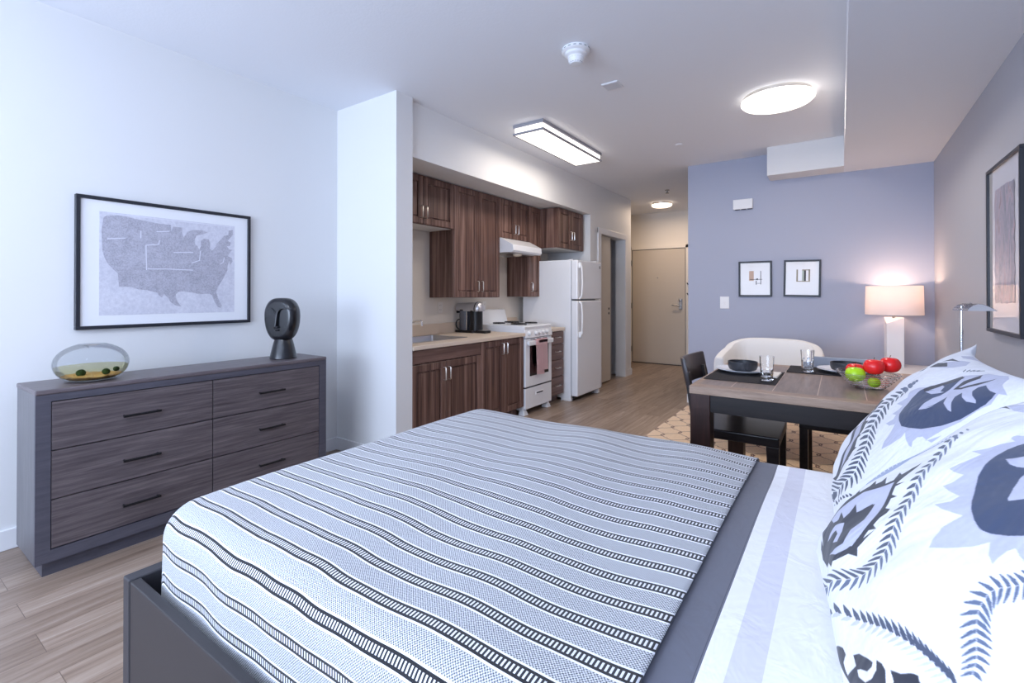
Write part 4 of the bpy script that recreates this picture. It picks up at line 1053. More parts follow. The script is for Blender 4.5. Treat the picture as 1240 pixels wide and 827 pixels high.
tumbler(-.170, 3.50, 'cut glass tumbler further back, on the far placemat')
bm = bm_new(); hexa(bm, [(-.36, 3.14, TZ+.0034), (-.30, 3.13, TZ+.0034), (-.295, 3.34, TZ+.0034), (-.355, 3.34, TZ+.0034), (-.358, 3.142, TZ+.011), (-.302, 3.133, TZ+.011), (-.298, 3.337, TZ+.012), (-.353, 3.337, TZ+.012)], .002)
tag(obj('napkin', bm, M['napkin'], None, False, loc=(-.33, 3.24, TZ)), 'folded white napkin right of the left plate', 'napkin')
# fruit bowl: ribbed clear glass, squarish
FX, FY = .118, 3.118
bm = bm_new(); N = 64; z = TZ+.001
def sq(a, p=3.2): return 1/((abs(math.cos(a))**p+abs(math.sin(a))**p)**(1/p))
prof = [(0, 0), (.066, 0)]
for i in range(1, 15):
    u = i/14; prof.append((.066+.074*u**.85+.0024*(1 if i % 2 else -1), .08*u))
inn = [(r-.005, max(h, .004)) for r, h in reversed(prof[2:])]+[(.062, .004), (0, .004)]
lathe(bm, prof+inn, (0, 0, 0), N)
for v in bm.verts:
    r = math.hypot(v.co.x, v.co.y)
    if r > 1e-5:
        a = math.atan2(v.co.y, v.co.x); s = 1+(sq(a)-1)*.55; v.co.x *= s; v.co.y *= s
bmesh.ops.rotate(bm, verts=bm.verts[:], cent=(0, 0, 0), matrix=Matrix.Rotation(.15, 3, 'Z')); bmesh.ops.translate(bm, verts=bm.verts[:], vec=(FX, FY, z))
tag(obj('fruit_bowl', bm, M['glass'], None, True, loc=(FX, FY, z)), 'ribbed clear glass bowl of fruit on the dining table', 'fruit bowl')
def fruit(name, c, r, m, label, cat, lobes=0, squash=.88):
    t = thing(name, label, cat, c, 'fruit in the glass bowl')
    def sh(d):
        s = 1-.16*max(0, abs(d.z)-.72)/.28*(1 if d.z > 0 else .5)
        if lobes: s *= 1+.02*math.cos(lobes*math.atan2(d.y, d.x))*(1-abs(d.z))
        return s
    bm = bm_new(); blob(bm, c, r, r, r*squash, 36, 22, sh); obj('flesh', bm, m, t, True)
    bm = bm_new(); tp = Vector(c)+Vector((0, 0, r*squash*.82)); tube(bm, [tp-Vector((0, 0, .004)), tp+Vector((.001, 0, .006)), tp+Vector((.004, .001, .013))], .0018, 6); obj('stalk', bm, M['stem'], t, True)
fz = TZ
fruit('apple', (.064, 3.078, fz+.070), .045, M['fruit_green'], 'green apple at the left front of the fruit bowl', 'apple', 0, .94)
fruit('apple', (.142, 3.076, fz+.035), .028, M['fruit_green'], 'green apple low under the red tomatoes in the fruit bowl', 'apple', 0, .95)
fruit('tomato', (.066, 3.173, fz+.078), .045, M['fruit_red'], 'red tomato half hidden behind the front green apple', 'tomato', 5, .93)
fruit('tomato', (.143, 3.105, fz+.112), .0465, M['fruit_red'], 'big red tomato in the middle of the fruit bowl', 'tomato', 5, .95)
fruit('tomato', (.213, 3.170, fz+.120), .0465, M['fruit_red'], 'red tomato at the right side of the fruit bowl', 'tomato', 5, .95)

# lamp table and lamp
t = thing('side_table', 'white side table in the corner under the table lamp', 'side table', (.47, 5.27, .0))
sx0, sx1, sy0, sy1, sz = .25, .687, 4.85, 5.69, .604
obj('table_top', box(bm_new(), sx0, sx1, sy0, sy1, sz-.03, sz, .004), M['trim'], t)
for x in (sx0+.01, sx1-.055):
    for y in (sy0+.01, sy1-.055): obj('leg', box(bm_new(), x, x+.045, y, y+.045, .012 if y < 5.4 else .0, sz-.03, .003), M['trim'], t)
bm = bm_new(); box(bm, sx0+.055, sx1-.055, sy0+.02, sy0+.04, sz-.12, sz-.03); box(bm, sx0+.055, sx1-.055, sy1-.04, sy1-.02, sz-.12, sz-.03); box(bm, sx0+.02, sx0+.04, sy0+.055, sy1-.055, sz-.12, sz-.03); box(bm, sx1-.04, sx1-.02, sy0+.055, sy1-.055, sz-.12, sz-.03)
obj('apron', bm, M['trim'], t)
LX, LY = .397, 5.475
t = thing('table_lamp', 'white faceted table lamp with a glowing drum shade', 'table lamp', (LX, LY, sz))
def rp(a, r): return (LX+r*math.cos(a), LY+r*math.sin(a))
s = .087; rot = math.radians(50); cs = [rp(rot+PI/2*k, s) for k in range(4)]
bm = bm_new(); zt = 1.045
# square tower turned on edge; the near corner is shaved off at the top
near = min(range(4), key=lambda k: cs[k][1])
v_b = [bm.verts.new((x, y, sz+.0005)) for x, y in cs]
v_t = [bm.verts.new((x, y, zt-(.055 if k == near else 0))) for k, (x, y) in enumerate(cs)]
for k in range(4): bm.faces.new((v_b[k], v_b[(k+1) % 4], v_t[(k+1) % 4], v_t[k]))
bm.faces.new(list(reversed(v_b)))
l_, r_n, op = v_t[(near-1) % 4], v_t[(near+1) % 4], v_t[(near+2) % 4]
bm.faces.new((v_t[near], r_n, l_)); bm.faces.new((r_n, op, l_)); bmesh.ops.recalc_face_normals(bm, faces=bm.faces[:])
bs = obj('base', bm, M['lamp_ceramic'], t)
bm = bm_new(); tube(bm, [(LX, LY, zt-.03), (LX, LY, zt+.05)], .012, 16); obj('neck', bm, M['brass'], t, True)
bm = bm_new(); tube(bm, [(LX, LY, zt+.03), (LX, LY, zt+.155)], .016, 16); obj('socket', bm, M['trim'], t, True)
shz0, shz1, shr = 1.068, 1.326, .210
bm = bm_new(); lathe(bm, [(shr, shz0), (shr*.975, shz1), (shr*.975-.002, shz1), (shr-.002, shz0), (shr, shz0)], (LX, LY, 0), 72); sh_ = obj('lamp_shade', bm, M['shade'], t, True)
bm = bm_new()
for k in range(3):
    a = 2*PI*k/3+.3; tube(bm, [(LX, LY, 1.19), (LX+.06*math.cos(a), LY+.06*math.sin(a), shz1-.02), (LX+(shr*.975-.004)*math.cos(a), LY+(shr*.975-.004)*math.sin(a), shz1-.006)], .0018, 6)
obj('spider', bm, M['brass'], sh_, True)
bm = bm_new(); blob(bm, (LX, LY, 1.235), .024, .024, .03, 20, 12); obj('bulb', bm, M['bulb'], t, True)
# chrome pharmacy floor lamp
PXl, PYl = .482, 3.128
t = thing('reading_lamp', 'slim chrome floor reading lamp behind the pillows', 'floor lamp', (PXl, PYl, 0))
bm = bm_new(); lathe(bm, [(0, 0), (.11, 0), (.112, .006), (.10, .016), (.02, .022), (0, .022)], (PXl, PYl, .012), 40); obj('base', bm, M['chrome'], t, True)
bm = bm_new(); tube(bm, [(PXl, PYl, .03), (PXl, PYl, 1.19)], .0065, 14); obj('pole', bm, M['chrome'], t, True)
bm = bm_new(); n = 16; A = []; B = []
ax = Vector((-.30, .95, 0)).normalized(); sd = Vector((ax.y, -ax.x, 0))        # axis of the arched reflector and its side
c0 = Vector((PXl, PYl, 1.170))+sd*.040-ax*.07
prof = [(-.052, .0), (-.044, .014), (-.029, .026), (-.010, .033), (.008, .031), (.028, .022), (.048, .010), (.064, .0)]
for u, z in prof:
    A.append(bm.verts.new(c0+sd*u+Vector((0, 0, z)))); B.append(bm.verts.new(c0+ax*.12+sd*u+Vector((0, 0, z))))
for k in range(len(prof)-1): bm.faces.new((A[k], A[k+1], B[k+1], B[k]))
bmesh.ops.solidify(bm, geom=bm.faces[:], thickness=.002)
bmesh.ops.recalc_face_normals(bm, faces=bm.faces[:]); rf = obj('lamp_shade', bm, M['chrome'], t, True)
bm = bm_new(); prism(bm, [c0+sd*u*.96+Vector((0, 0, z*.96-.0005)) for u, z in prof], ax*.003); obj('end_cap', bm, mat('polished_end', (236, 237, 242), .3, metal=.7), rf)
bm = bm_new(); p = c0+sd*.012+Vector((0, 0, .02)); tube(bm, [p+ax*.02-Vector((0, 0, .006)), p+ax*.10-Vector((0, 0, .006))], .009, 12); obj('bulb_tube', bm, M['black_metal'], rf, True)
bm = bm_new(); tube(bm, [(PXl, PYl, 1.186), Vector((PXl, PYl, 1.192))+sd*.02, c0+ax*.07+Vector((0, 0, .033))], .006, 10); obj('swivel_arm', bm, M['chrome'], t, True)
PRINT_NEAR = [
 ((184,186,206), [(0.0913,0.3922),(0.1136,0.3693),(0.1366,0.3568),(0.1393,0.3394),(0.1254,0.3273),(0.0941,0.3286),(0.1006,0.3113),(0.1085,0.2938),(0.1162,0.2762),(0.1159,0.2512),(0.1158,0.2261),(0.1229,0.2068),(0.1313,0.1874),(0.14,0.1677),(0.0756,0.1829),(0.0681,0.154),(0.0611,0.1247),(0.0591,0.1022),(0.0575,0.0797),(0.0564,0.0572),(0.0552,0.0344),(0.0153,0.0384),(-0.0307,0.0583),(-0.0374,0.0291),(-0.0441,-0),(-0.0406,-0.0211),(-0.037,-0.0428),(-0.0996,-0.0368),(-0.1554,-0.0201),(-0.1644,-0.0415),(-0.1731,-0.063),(-0.1657,-0.0824),(-0.1586,-0.1024),(-0.1503,-0.1226),(-0.1977,-0.1127),(-0.2205,-0.1009),(-0.2424,-0.0897),(-0.2621,-0.0777),(-0.281,-0.0656),(-0.2829,-0.0848),(-0.2849,-0.1047),(-0.2858,-0.1242),(-0.2898,-0.1634),(-0.2986,-0.176),(-0.3088,-0.1982),(-0.3188,-0.2204),(-0.3476,-0.2512),(-0.3606,-0.2331),(-0.3727,-0.2149),(-0.3847,-0.1976),(-0.3948,-0.1776),(-0.4043,-0.1576),(-0.4133,-0.1381),(-0.422,-0.1189),(-0.4265,-0.099),(-0.4305,-0.0796),(-0.4343,-0.0599),(-0.4583,-0.0777),(-0.4808,-0.0946),(-0.5029,-0.1006),(-0.5232,-0.1067),(-0.5083,-0.0782),(-0.5032,-0.0576),(-0.4979,-0.0371),(-0.503,-0.0106),(-0.5339,-0.0187),(-0.5563,-0.0209),(-0.5777,-0.023),(-0.5883,-0.0127),(-0.5978,-0.0025),(-0.6076,0.0078),(-0.5945,0.0192),(-0.5816,0.0312),(-0.568,0.0431),(-0.554,0.0553),(-0.5396,0.0673),(-0.5247,0.08),(-0.5088,0.0928),(-0.4923,0.106),(-0.4756,0.1188),(-0.4579,0.1329),(-0.4396,0.1464),(-0.4207,0.1603),(-0.4008,0.1749),(-0.3801,0.1893),(-0.3579,0.2045),(-0.3352,0.22),(-0.3107,0.2359),(-0.2854,0.252),(-0.2585,0.2686),(-0.2297,0.2861),(-0.1995,0.3038),(-0.1675,0.3223),(-0.1328,0.3413),(-0.096,0.3613),(-0.0576,0.3817),(-0.0159,0.4032),(0.0275,0.4252),(0.0749,0.4487),(0.0799,0.4299),(0.0851,0.411)]),
 ((56,68,96), [(0.023,0.4106),(0.029,0.3911),(0.0356,0.3708),(0.0426,0.3507),(0.0487,0.316),(0.0453,0.2946),(0.0421,0.2728),(0.0281,0.2453),(0.0149,0.2178),(-0.0055,0.1867),(-0.0254,0.1555),(-0.0529,0.1246),(-0.0783,0.0942),(-0.1071,0.0729),(-0.1346,0.0519),(-0.1757,0.027),(-0.2143,0.003),(-0.2422,-0.0114),(-0.2686,-0.0255),(-0.2959,-0.0353),(-0.3219,-0.0455),(-0.3606,-0.0535),(-0.3782,-0.0511),(-0.4056,-0.0362),(-0.4195,-0.0237),(-0.4321,-0.0105),(-0.4449,0.0013),(-0.4561,0.0155),(-0.4672,0.0302),(-0.4778,0.0439),(-0.4847,0.0597),(-0.4913,0.0755),(-0.4973,0.0911),(-0.4806,0.1041),(-0.4631,0.1177),(-0.4449,0.1314),(-0.4259,0.145),(-0.4057,0.1599),(-0.3848,0.1749),(-0.3629,0.1899),(-0.3399,0.2053),(-0.3157,0.2211),(-0.29,0.2375),(-0.2636,0.2541),(-0.2349,0.2715),(-0.2043,0.2893),(-0.172,0.3077),(-0.1382,0.3268),(-0.1013,0.3465),(-0.0622,0.3672),(-0.0207,0.3886)]),
 ((184,186,206), [(-0.0443,0.2306),(-0.0651,0.2548),(-0.075,0.271),(-0.0851,0.2869),(-0.095,0.3008),(-0.1047,0.3143),(-0.1136,0.3278),(-0.1573,0.3041),(-0.1966,0.2818),(-0.1848,0.2704),(-0.1722,0.2589),(-0.1596,0.2473),(-0.1316,0.2305),(-0.0952,0.2228)]),
 ((184,186,206), [(-0.1909,0.23),(-0.1992,0.2),(-0.2197,0.1752),(-0.2391,0.1507),(-0.2647,0.1277),(-0.2888,0.1053),(-0.3044,0.0986),(-0.315,0.1138),(-0.325,0.1289),(-0.3348,0.1436),(-0.3435,0.1578),(-0.352,0.172),(-0.3602,0.186),(-0.3378,0.2009),(-0.3143,0.2164),(-0.2896,0.232),(-0.2631,0.2486),(-0.2353,0.2651),(-0.206,0.2825),(-0.2014,0.2651),(-0.1962,0.2478)]),
 ((44,46,58), [(0.3294,-0.0409),(0.3337,-0.0702),(0.3388,-0.0998),(0.3313,-0.1304),(0.3253,-0.1614),(0.3814,-0.1637),(0.3365,-0.1872),(0.2976,-0.2103),(0.3071,-0.2573),(0.4131,-0.2349),(0.3741,-0.2703),(0.3769,-0.306),(0.4492,-0.2957),(0.4027,-0.3418),(0.4079,-0.3759),(0.4168,-0.4108),(0.4764,-0.4034),(0.4448,-0.4437),(0.4669,-0.477),(0.4972,-0.5121),(0.5066,-0.5629),(0.5663,-0.6333),(0.6444,-0.6953),(0.6268,-0.7415),(0.676,-0.803),(0.5696,-0.8118),(0.5079,-0.8276),(0.5993,-0.8247),(0.5362,-0.8574),(0.4165,-0.8614),(0.2793,-0.8277),(0.1761,-0.8017),(0.1601,-0.7725),(0.0887,-0.757),(0.0916,-0.7288),(0.0626,-0.7039),(0.0298,-0.6578),(0.0065,-0.6156),(-0.0606,-0.5731),(-0.0193,-0.5521),(-0.0232,-0.517),(-0.0242,-0.483),(-0.0271,-0.4495),(-0.0274,-0.4169),(-0.0221,-0.4434),(-0.0142,-0.4707),(-0.0056,-0.4982),(0.007,-0.4538),(-0.0295,-0.4134),(0.0138,-0.4184),(0.0244,-0.3941),(0.0359,-0.3699),(0.0342,-0.3309),(0.055,-0.3062),(0.093,-0.3256),(0.1168,-0.301),(0.1422,-0.2763),(0.1237,-0.2435),(0.1657,-0.2607),(0.2119,-0.2208),(0.2032,-0.1946),(0.1952,-0.1689),(0.2301,-0.2092),(0.2428,-0.1836),(0.2567,-0.1578),(0.2717,-0.1321),(0.2893,-0.1017),(0.3084,-0.0714)]),
 ((184,186,206), [(0.2648,-0.2125),(0.2756,-0.2409),(0.288,-0.27),(0.3027,-0.2997),(0.322,-0.3276),(0.3445,-0.3567),(0.3707,-0.3865),(0.3799,-0.4204),(0.3935,-0.4556),(0.4127,-0.4922),(0.4302,-0.5251),(0.4548,-0.5598),(0.49,-0.5971),(0.5169,-0.6366),(0.5591,-0.6798),(0.4416,-0.6584),(0.3156,-0.586),(0.2797,-0.538),(0.2534,-0.4928),(0.2335,-0.4584),(0.2173,-0.4252),(0.204,-0.393),(0.1932,-0.3616),(0.1668,-0.3925),(0.1436,-0.4235),(0.1231,-0.4546),(0.1236,-0.4841),(0.1264,-0.5143),(0.1323,-0.5454),(0.1175,-0.5706),(0.1056,-0.5961),(0.0835,-0.6362),(0.0238,-0.578),(0.0254,-0.5481),(0.0294,-0.5192),(0.0354,-0.4906),(0.0437,-0.4625),(0.0557,-0.4354),(0.0699,-0.4087),(0.0854,-0.382),(0.106,-0.3575),(0.1277,-0.3333),(0.1515,-0.3086),(0.1765,-0.2848),(0.2035,-0.2609),(0.2328,-0.2368)]),
 ((184,186,206), [(0.1285,-0.6811),(0.1028,-0.6391),(0.0839,-0.5997),(0.0725,-0.57),(0.0638,-0.5412),(0.033,-0.4921),(0.0284,-0.5258),(0.0269,-0.5603),(0.0408,-0.6132),(0.0632,-0.6516),(0.0931,-0.6928),(0.1759,-0.7428),(0.1414,-0.7107)]),
 ((44,46,58), [(0.204,-0.3689),(0.2126,-0.3984),(0.2233,-0.429),(0.2191,-0.4837),(0.317,-0.4586),(0.3069,-0.4885),(0.3003,-0.519),(0.3097,-0.5674),(0.4019,-0.5681),(0.3676,-0.606),(0.3933,-0.6432),(0.4307,-0.6837),(0.3393,-0.6624),(0.2732,-0.6194),(0.2215,-0.5806),(0.1795,-0.5451),(0.151,-0.506),(0.1277,-0.4688),(0.1505,-0.4733),(0.1663,-0.4275),(0.184,-0.3982)]),
 ((184,186,206), [(0.2549,-0.5712),(0.3608,-0.6434),(0.4272,-0.72),(0.4214,-0.7617),(0.3476,-0.7124),(0.2796,-0.6422),(0.2146,-0.6348),(0.203,-0.6603),(0.1951,-0.6865),(0.1507,-0.6519),(0.1675,-0.6257),(0.1873,-0.5999)]),
 ((92,104,130), [(0.1171,-0.8542),(0.1435,-0.8842),(0.2425,-0.9437),(0.2404,-0.9437),(0.2832,-0.945),(0.2874,-0.9334)]),
 ((70,78,98), [(0.1245,-0.856),(0.2876,-0.9187),(0.3921,-0.9488),(0.388,-0.9488),(0.3569,-0.9475),(0.2978,-0.9356)]),
 ((92,104,130), [(-0.0116,-0.7682),(-0.0116,-0.7929),(0.069,-0.8661),(0.127,-0.8962),(0.0699,-0.8463),(0.0466,-0.8102)]),
 ((70,78,98), [(-0.0067,-0.7689),(0.0851,-0.81),(0.3871,-0.9358),(0.4269,-0.95),(0.1962,-0.8734),(0.0517,-0.811)]),
 ((92,104,130), [(-0.0895,-0.7037),(-0.0953,-0.7305),(-0.0562,-0.7911),(-0.0309,-0.8088),(-0.0462,-0.7703),(-0.0514,-0.737)]),
 ((70,78,98), [(-0.0854,-0.7041),(-0.0065,-0.7395),(0.1547,-0.821),(0.1954,-0.8438),(0.0506,-0.7824),(-0.0471,-0.7373)]),
 ((92,104,130), [(-0.1448,-0.6491),(-0.155,-0.6759),(-0.135,-0.73),(-0.1194,-0.7436),(-0.1205,-0.7092),(-0.1173,-0.6777)]),
 ((70,78,98), [(-0.1411,-0.6493),(-0.0731,-0.6798),(0.0476,-0.745),(0.069,-0.7608),(-0.0332,-0.7154),(-0.1133,-0.6779)]),
 ((92,104,130), [(-0.1863,-0.6008),(-0.2012,-0.6253),(-0.1947,-0.6731),(-0.1838,-0.6848),(-0.1761,-0.6544),(-0.1657,-0.6262)]),
 ((70,78,98), [(-0.1831,-0.6008),(-0.125,-0.6275),(-0.0285,-0.6832),(-0.0141,-0.6963),(-0.0962,-0.6583),(-0.1623,-0.6264)]),
 ((92,104,130), [(-0.2156,-0.5564),(-0.2364,-0.5774),(-0.2442,-0.6185),(-0.2374,-0.6287),(-0.2203,-0.6037),(-0.2018,-0.5798)]),
 ((70,78,98), [(-0.2123,-0.5567),(-0.1615,-0.5831),(-0.083,-0.6352),(-0.0735,-0.6465),(-0.1425,-0.6108),(-0.1985,-0.58)]),
 ((92,104,130), [(-0.23,-0.5156),(-0.2584,-0.5311),(-0.2816,-0.564),(-0.2785,-0.5731),(-0.2518,-0.5547),(-0.2242,-0.5368)]),
 ((70,78,98), [(-0.2264,-0.5165),(-0.1834,-0.5446),(-0.1231,-0.5961),(-0.1182,-0.6061),(-0.1747,-0.5695),(-0.2206,-0.5376)]),
 ((92,104,130), [(-0.2286,-0.479),(-0.2633,-0.4886),(-0.2981,-0.5137),(-0.2983,-0.5214),(-0.2646,-0.5098),(-0.2301,-0.4983)]),
 ((70,78,98), [(-0.2252,-0.4797),(-0.1906,-0.5095),(-0.148,-0.5601),(-0.1471,-0.5689),(-0.1907,-0.5323),(-0.2265,-0.4993)]),
 ((92,104,130), [(-0.2172,-0.4448),(-0.2547,-0.4507),(-0.296,-0.4711),(-0.2981,-0.4783),(-0.2612,-0.4707),(-0.2236,-0.4632)]),
 ((70,78,98), [(-0.2136,-0.4461),(-0.186,-0.4756),(-0.1563,-0.5239),(-0.1581,-0.5319),(-0.1917,-0.4965),(-0.22,-0.4643)]),
 ((92,104,130), [(-0.1997,-0.4127),(-0.239,-0.4163),(-0.2843,-0.4334),(-0.2876,-0.4402),(-0.2492,-0.4349),(-0.2093,-0.4299)]),
 ((70,78,98), [(-0.1962,-0.4138),(-0.1731,-0.4429),(-0.1535,-0.489),(-0.1571,-0.4963),(-0.184,-0.4623),(-0.2064,-0.4311)]),
 ((92,104,130), [(-0.1753,-0.3823),(-0.2161,-0.3841),(-0.2656,-0.3989),(-0.2704,-0.4053),(-0.2303,-0.4017),(-0.1889,-0.3986)]),
 ((70,78,98), [(-0.1721,-0.3838),(-0.1537,-0.4118),(-0.1419,-0.456),(-0.1468,-0.4631),(-0.168,-0.4302),(-0.1857,-0.4001)]),
 ((92,104,130), [(-0.1463,-0.3529),(-0.1885,-0.3539),(-0.2406,-0.3678),(-0.246,-0.3741),(-0.2046,-0.3714),(-0.1624,-0.3687)]),
 ((70,78,98), [(-0.1429,-0.3541),(-0.1268,-0.3818),(-0.1201,-0.4248),(-0.1265,-0.4313),(-0.1442,-0.3996),(-0.1589,-0.3704)]),
 ((92,104,130), [(-0.1144,-0.3231),(-0.1577,-0.3245),(-0.2123,-0.3385),(-0.2182,-0.345),(-0.1757,-0.3419),(-0.132,-0.3392)]),
 ((70,78,98), [(-0.1113,-0.3245),(-0.096,-0.3511),(-0.0916,-0.3933),(-0.0984,-0.3999),(-0.1153,-0.3692),(-0.1286,-0.3408)]),
 ((92,104,130), [(-0.0803,-0.2928),(-0.1247,-0.295),(-0.181,-0.3103),(-0.1875,-0.3169),(-0.1436,-0.3134),(-0.0985,-0.3095)]),
 ((70,78,98), [(-0.0771,-0.2943),(-0.0617,-0.3199),(-0.058,-0.3613),(-0.0651,-0.3681),(-0.0819,-0.3383),(-0.0955,-0.3107)]),
 ((92,104,130), [(-0.0467,-0.261),(-0.0912,-0.2649),(-0.1481,-0.282),(-0.1547,-0.2888),(-0.1105,-0.2838),(-0.0652,-0.2783)]),
 ((70,78,98), [(-0.0433,-0.2624),(-0.0264,-0.2863),(-0.0224,-0.3268),(-0.0296,-0.334),(-0.0468,-0.3057),(-0.0618,-0.2797)]),
 ((92,104,130), [(-0.0123,-0.2282),(-0.056,-0.2326),(-0.1139,-0.251),(-0.1204,-0.2583),(-0.0759,-0.2521),(-0.0315,-0.2459)]),
 ((70,78,98), [(-0.0086,-0.2289),(0.008,-0.2518),(0.0114,-0.2906),(0.0038,-0.298),(-0.0134,-0.2715),(-0.0276,-0.2471)]),
 ((92,104,130), [(0.0246,-0.1944),(-0.0185,-0.1994),(-0.0766,-0.2184),(-0.0842,-0.2258),(-0.0398,-0.2193),(0.0043,-0.2129)]),
 ((70,78,98), [(0.0288,-0.1957),(0.0442,-0.2164),(0.0456,-0.2541),(0.0379,-0.2614),(0.0219,-0.2368),(0.0083,-0.2137)]),
 ((92,104,130), [(0.0635,-0.1601),(0.0216,-0.1654),(-0.0368,-0.1855),(-0.0443,-0.1929),(-0.0007,-0.1857),(0.0426,-0.1787)]),
 ((70,78,98), [(0.0675,-0.1611),(0.0834,-0.1803),(0.0836,-0.2163),(0.0751,-0.224),(0.0597,-0.2011),(0.0463,-0.1798)]),
 ((92,104,130), [(0.1031,-0.1246),(0.0624,-0.1305),(0.0042,-0.1519),(-0.0035,-0.1593),(0.0391,-0.1517),(0.0813,-0.1438)]),
 ((70,78,98), [(0.1075,-0.1255),(0.124,-0.143),(0.1245,-0.1778),(0.1155,-0.1855),(0.0996,-0.1645),(0.0859,-0.1449)]),
 ((92,104,130), [(0.1434,-0.0879),(0.103,-0.095),(0.0463,-0.1181),(0.0388,-0.1259),(0.0805,-0.1169),(0.1221,-0.108)]),
 ((70,78,98), [(0.1484,-0.0884),(0.1665,-0.1039),(0.1695,-0.1375),(0.1608,-0.1457),(0.1423,-0.1264),(0.127,-0.1085)]),
 ((92,104,130), [(0.1797,-0.0498),(0.1399,-0.058),(0.0856,-0.0829),(0.0788,-0.0907),(0.1195,-0.0807),(0.1598,-0.0704)]),
 ((70,78,98), [(0.1852,-0.0501),(0.2062,-0.0635),(0.2127,-0.0952),(0.2041,-0.1037),(0.183,-0.0868),(0.1651,-0.071)]),
 ((92,104,130), [(0.2154,-0.0107),(0.1766,-0.019),(0.1227,-0.0449),(0.1158,-0.0532),(0.1559,-0.0425),(0.1957,-0.0318)]),
 ((70,78,98), [(0.221,-0.011),(0.2437,-0.0224),(0.2521,-0.0527),(0.2435,-0.0614),(0.2206,-0.0462),(0.2012,-0.032)]),
 ((92,104,130), [(0.2533,0.0293),(0.2146,0.0207),(0.1611,-0.0051),(0.154,-0.0138),(0.1937,-0.0027),(0.2325,0.0077)]),
 ((70,78,98), [(0.2594,0.0292),(0.2829,0.0191),(0.2916,-0.0098),(0.2823,-0.0188),(0.2587,-0.005),(0.2384,0.0073)]),
 ((92,104,130), [(0.2923,0.0699),(0.2539,0.0613),(0.2004,0.0348),(0.1935,0.0263),(0.2325,0.0373),(0.2708,0.0478)]),
 ((70,78,98), [(0.2989,0.0699),(0.3237,0.0614),(0.3339,0.0339),(0.3247,0.0249),(0.2988,0.0367),(0.2773,0.0477)]),
 ((92,104,130), [(0.3311,0.1112),(0.2924,0.1024),(0.2392,0.0752),(0.232,0.0664),(0.2713,0.0779),(0.31,0.0887)]),
 ((70,78,98), [(0.3389,0.1113),(0.3662,0.1046),(0.3789,0.0783),(0.3693,0.0691),(0.3407,0.0795),(0.3173,0.0889)]),
 ((92,104,130), [(0.3697,0.1529),(0.3311,0.1441),(0.2783,0.1167),(0.2715,0.1078),(0.3099,0.1192),(0.3485,0.1302)]),
 ((70,78,98), [(0.3782,0.1534),(0.4087,0.1486),(0.4257,0.124),(0.4153,0.1145),(0.3822,0.1228),(0.3567,0.1308)]),
 ((92,104,130), [(0.4087,0.1951),(0.3738,0.1878),(0.3224,0.1611),(0.3155,0.1522),(0.351,0.1625),(0.3862,0.1723)]),
 ((70,78,98), [(0.4187,0.1958),(0.4484,0.1931),(0.464,0.1708),(0.4524,0.1612),(0.4196,0.1671),(0.3955,0.1729)]),
 ((92,104,130), [(0.352,0.1842),(0.3334,0.1796),(0.3298,0.1747),(0.3422,0.1703),(0.3689,0.1675),(0.4069,0.1669),(0.4515,0.169),(0.4936,0.1735),(0.5188,0.1794),(0.5074,0.1841),(0.4705,0.1873),(0.4259,0.1884),(0.3844,0.1874)]),
 ((92,104,130), [(0.38,0.2187),(0.3652,0.215),(0.364,0.2116),(0.374,0.2082),(0.3961,0.2063),(0.4265,0.2062),(0.461,0.2082),(0.4919,0.212),(0.5063,0.2159),(0.4968,0.2192),(0.47,0.2214),(0.4368,0.2222),(0.4046,0.2211)]),
 ((92,104,130), [(0.4005,0.251),(0.3907,0.2486),(0.3891,0.246),(0.3976,0.244),(0.4131,0.2427),(0.4347,0.2429),(0.4581,0.2446),(0.4766,0.2469),(0.4854,0.2498),(0.4798,0.2521),(0.4626,0.2534),(0.4399,0.2535),(0.4184,0.253)]),
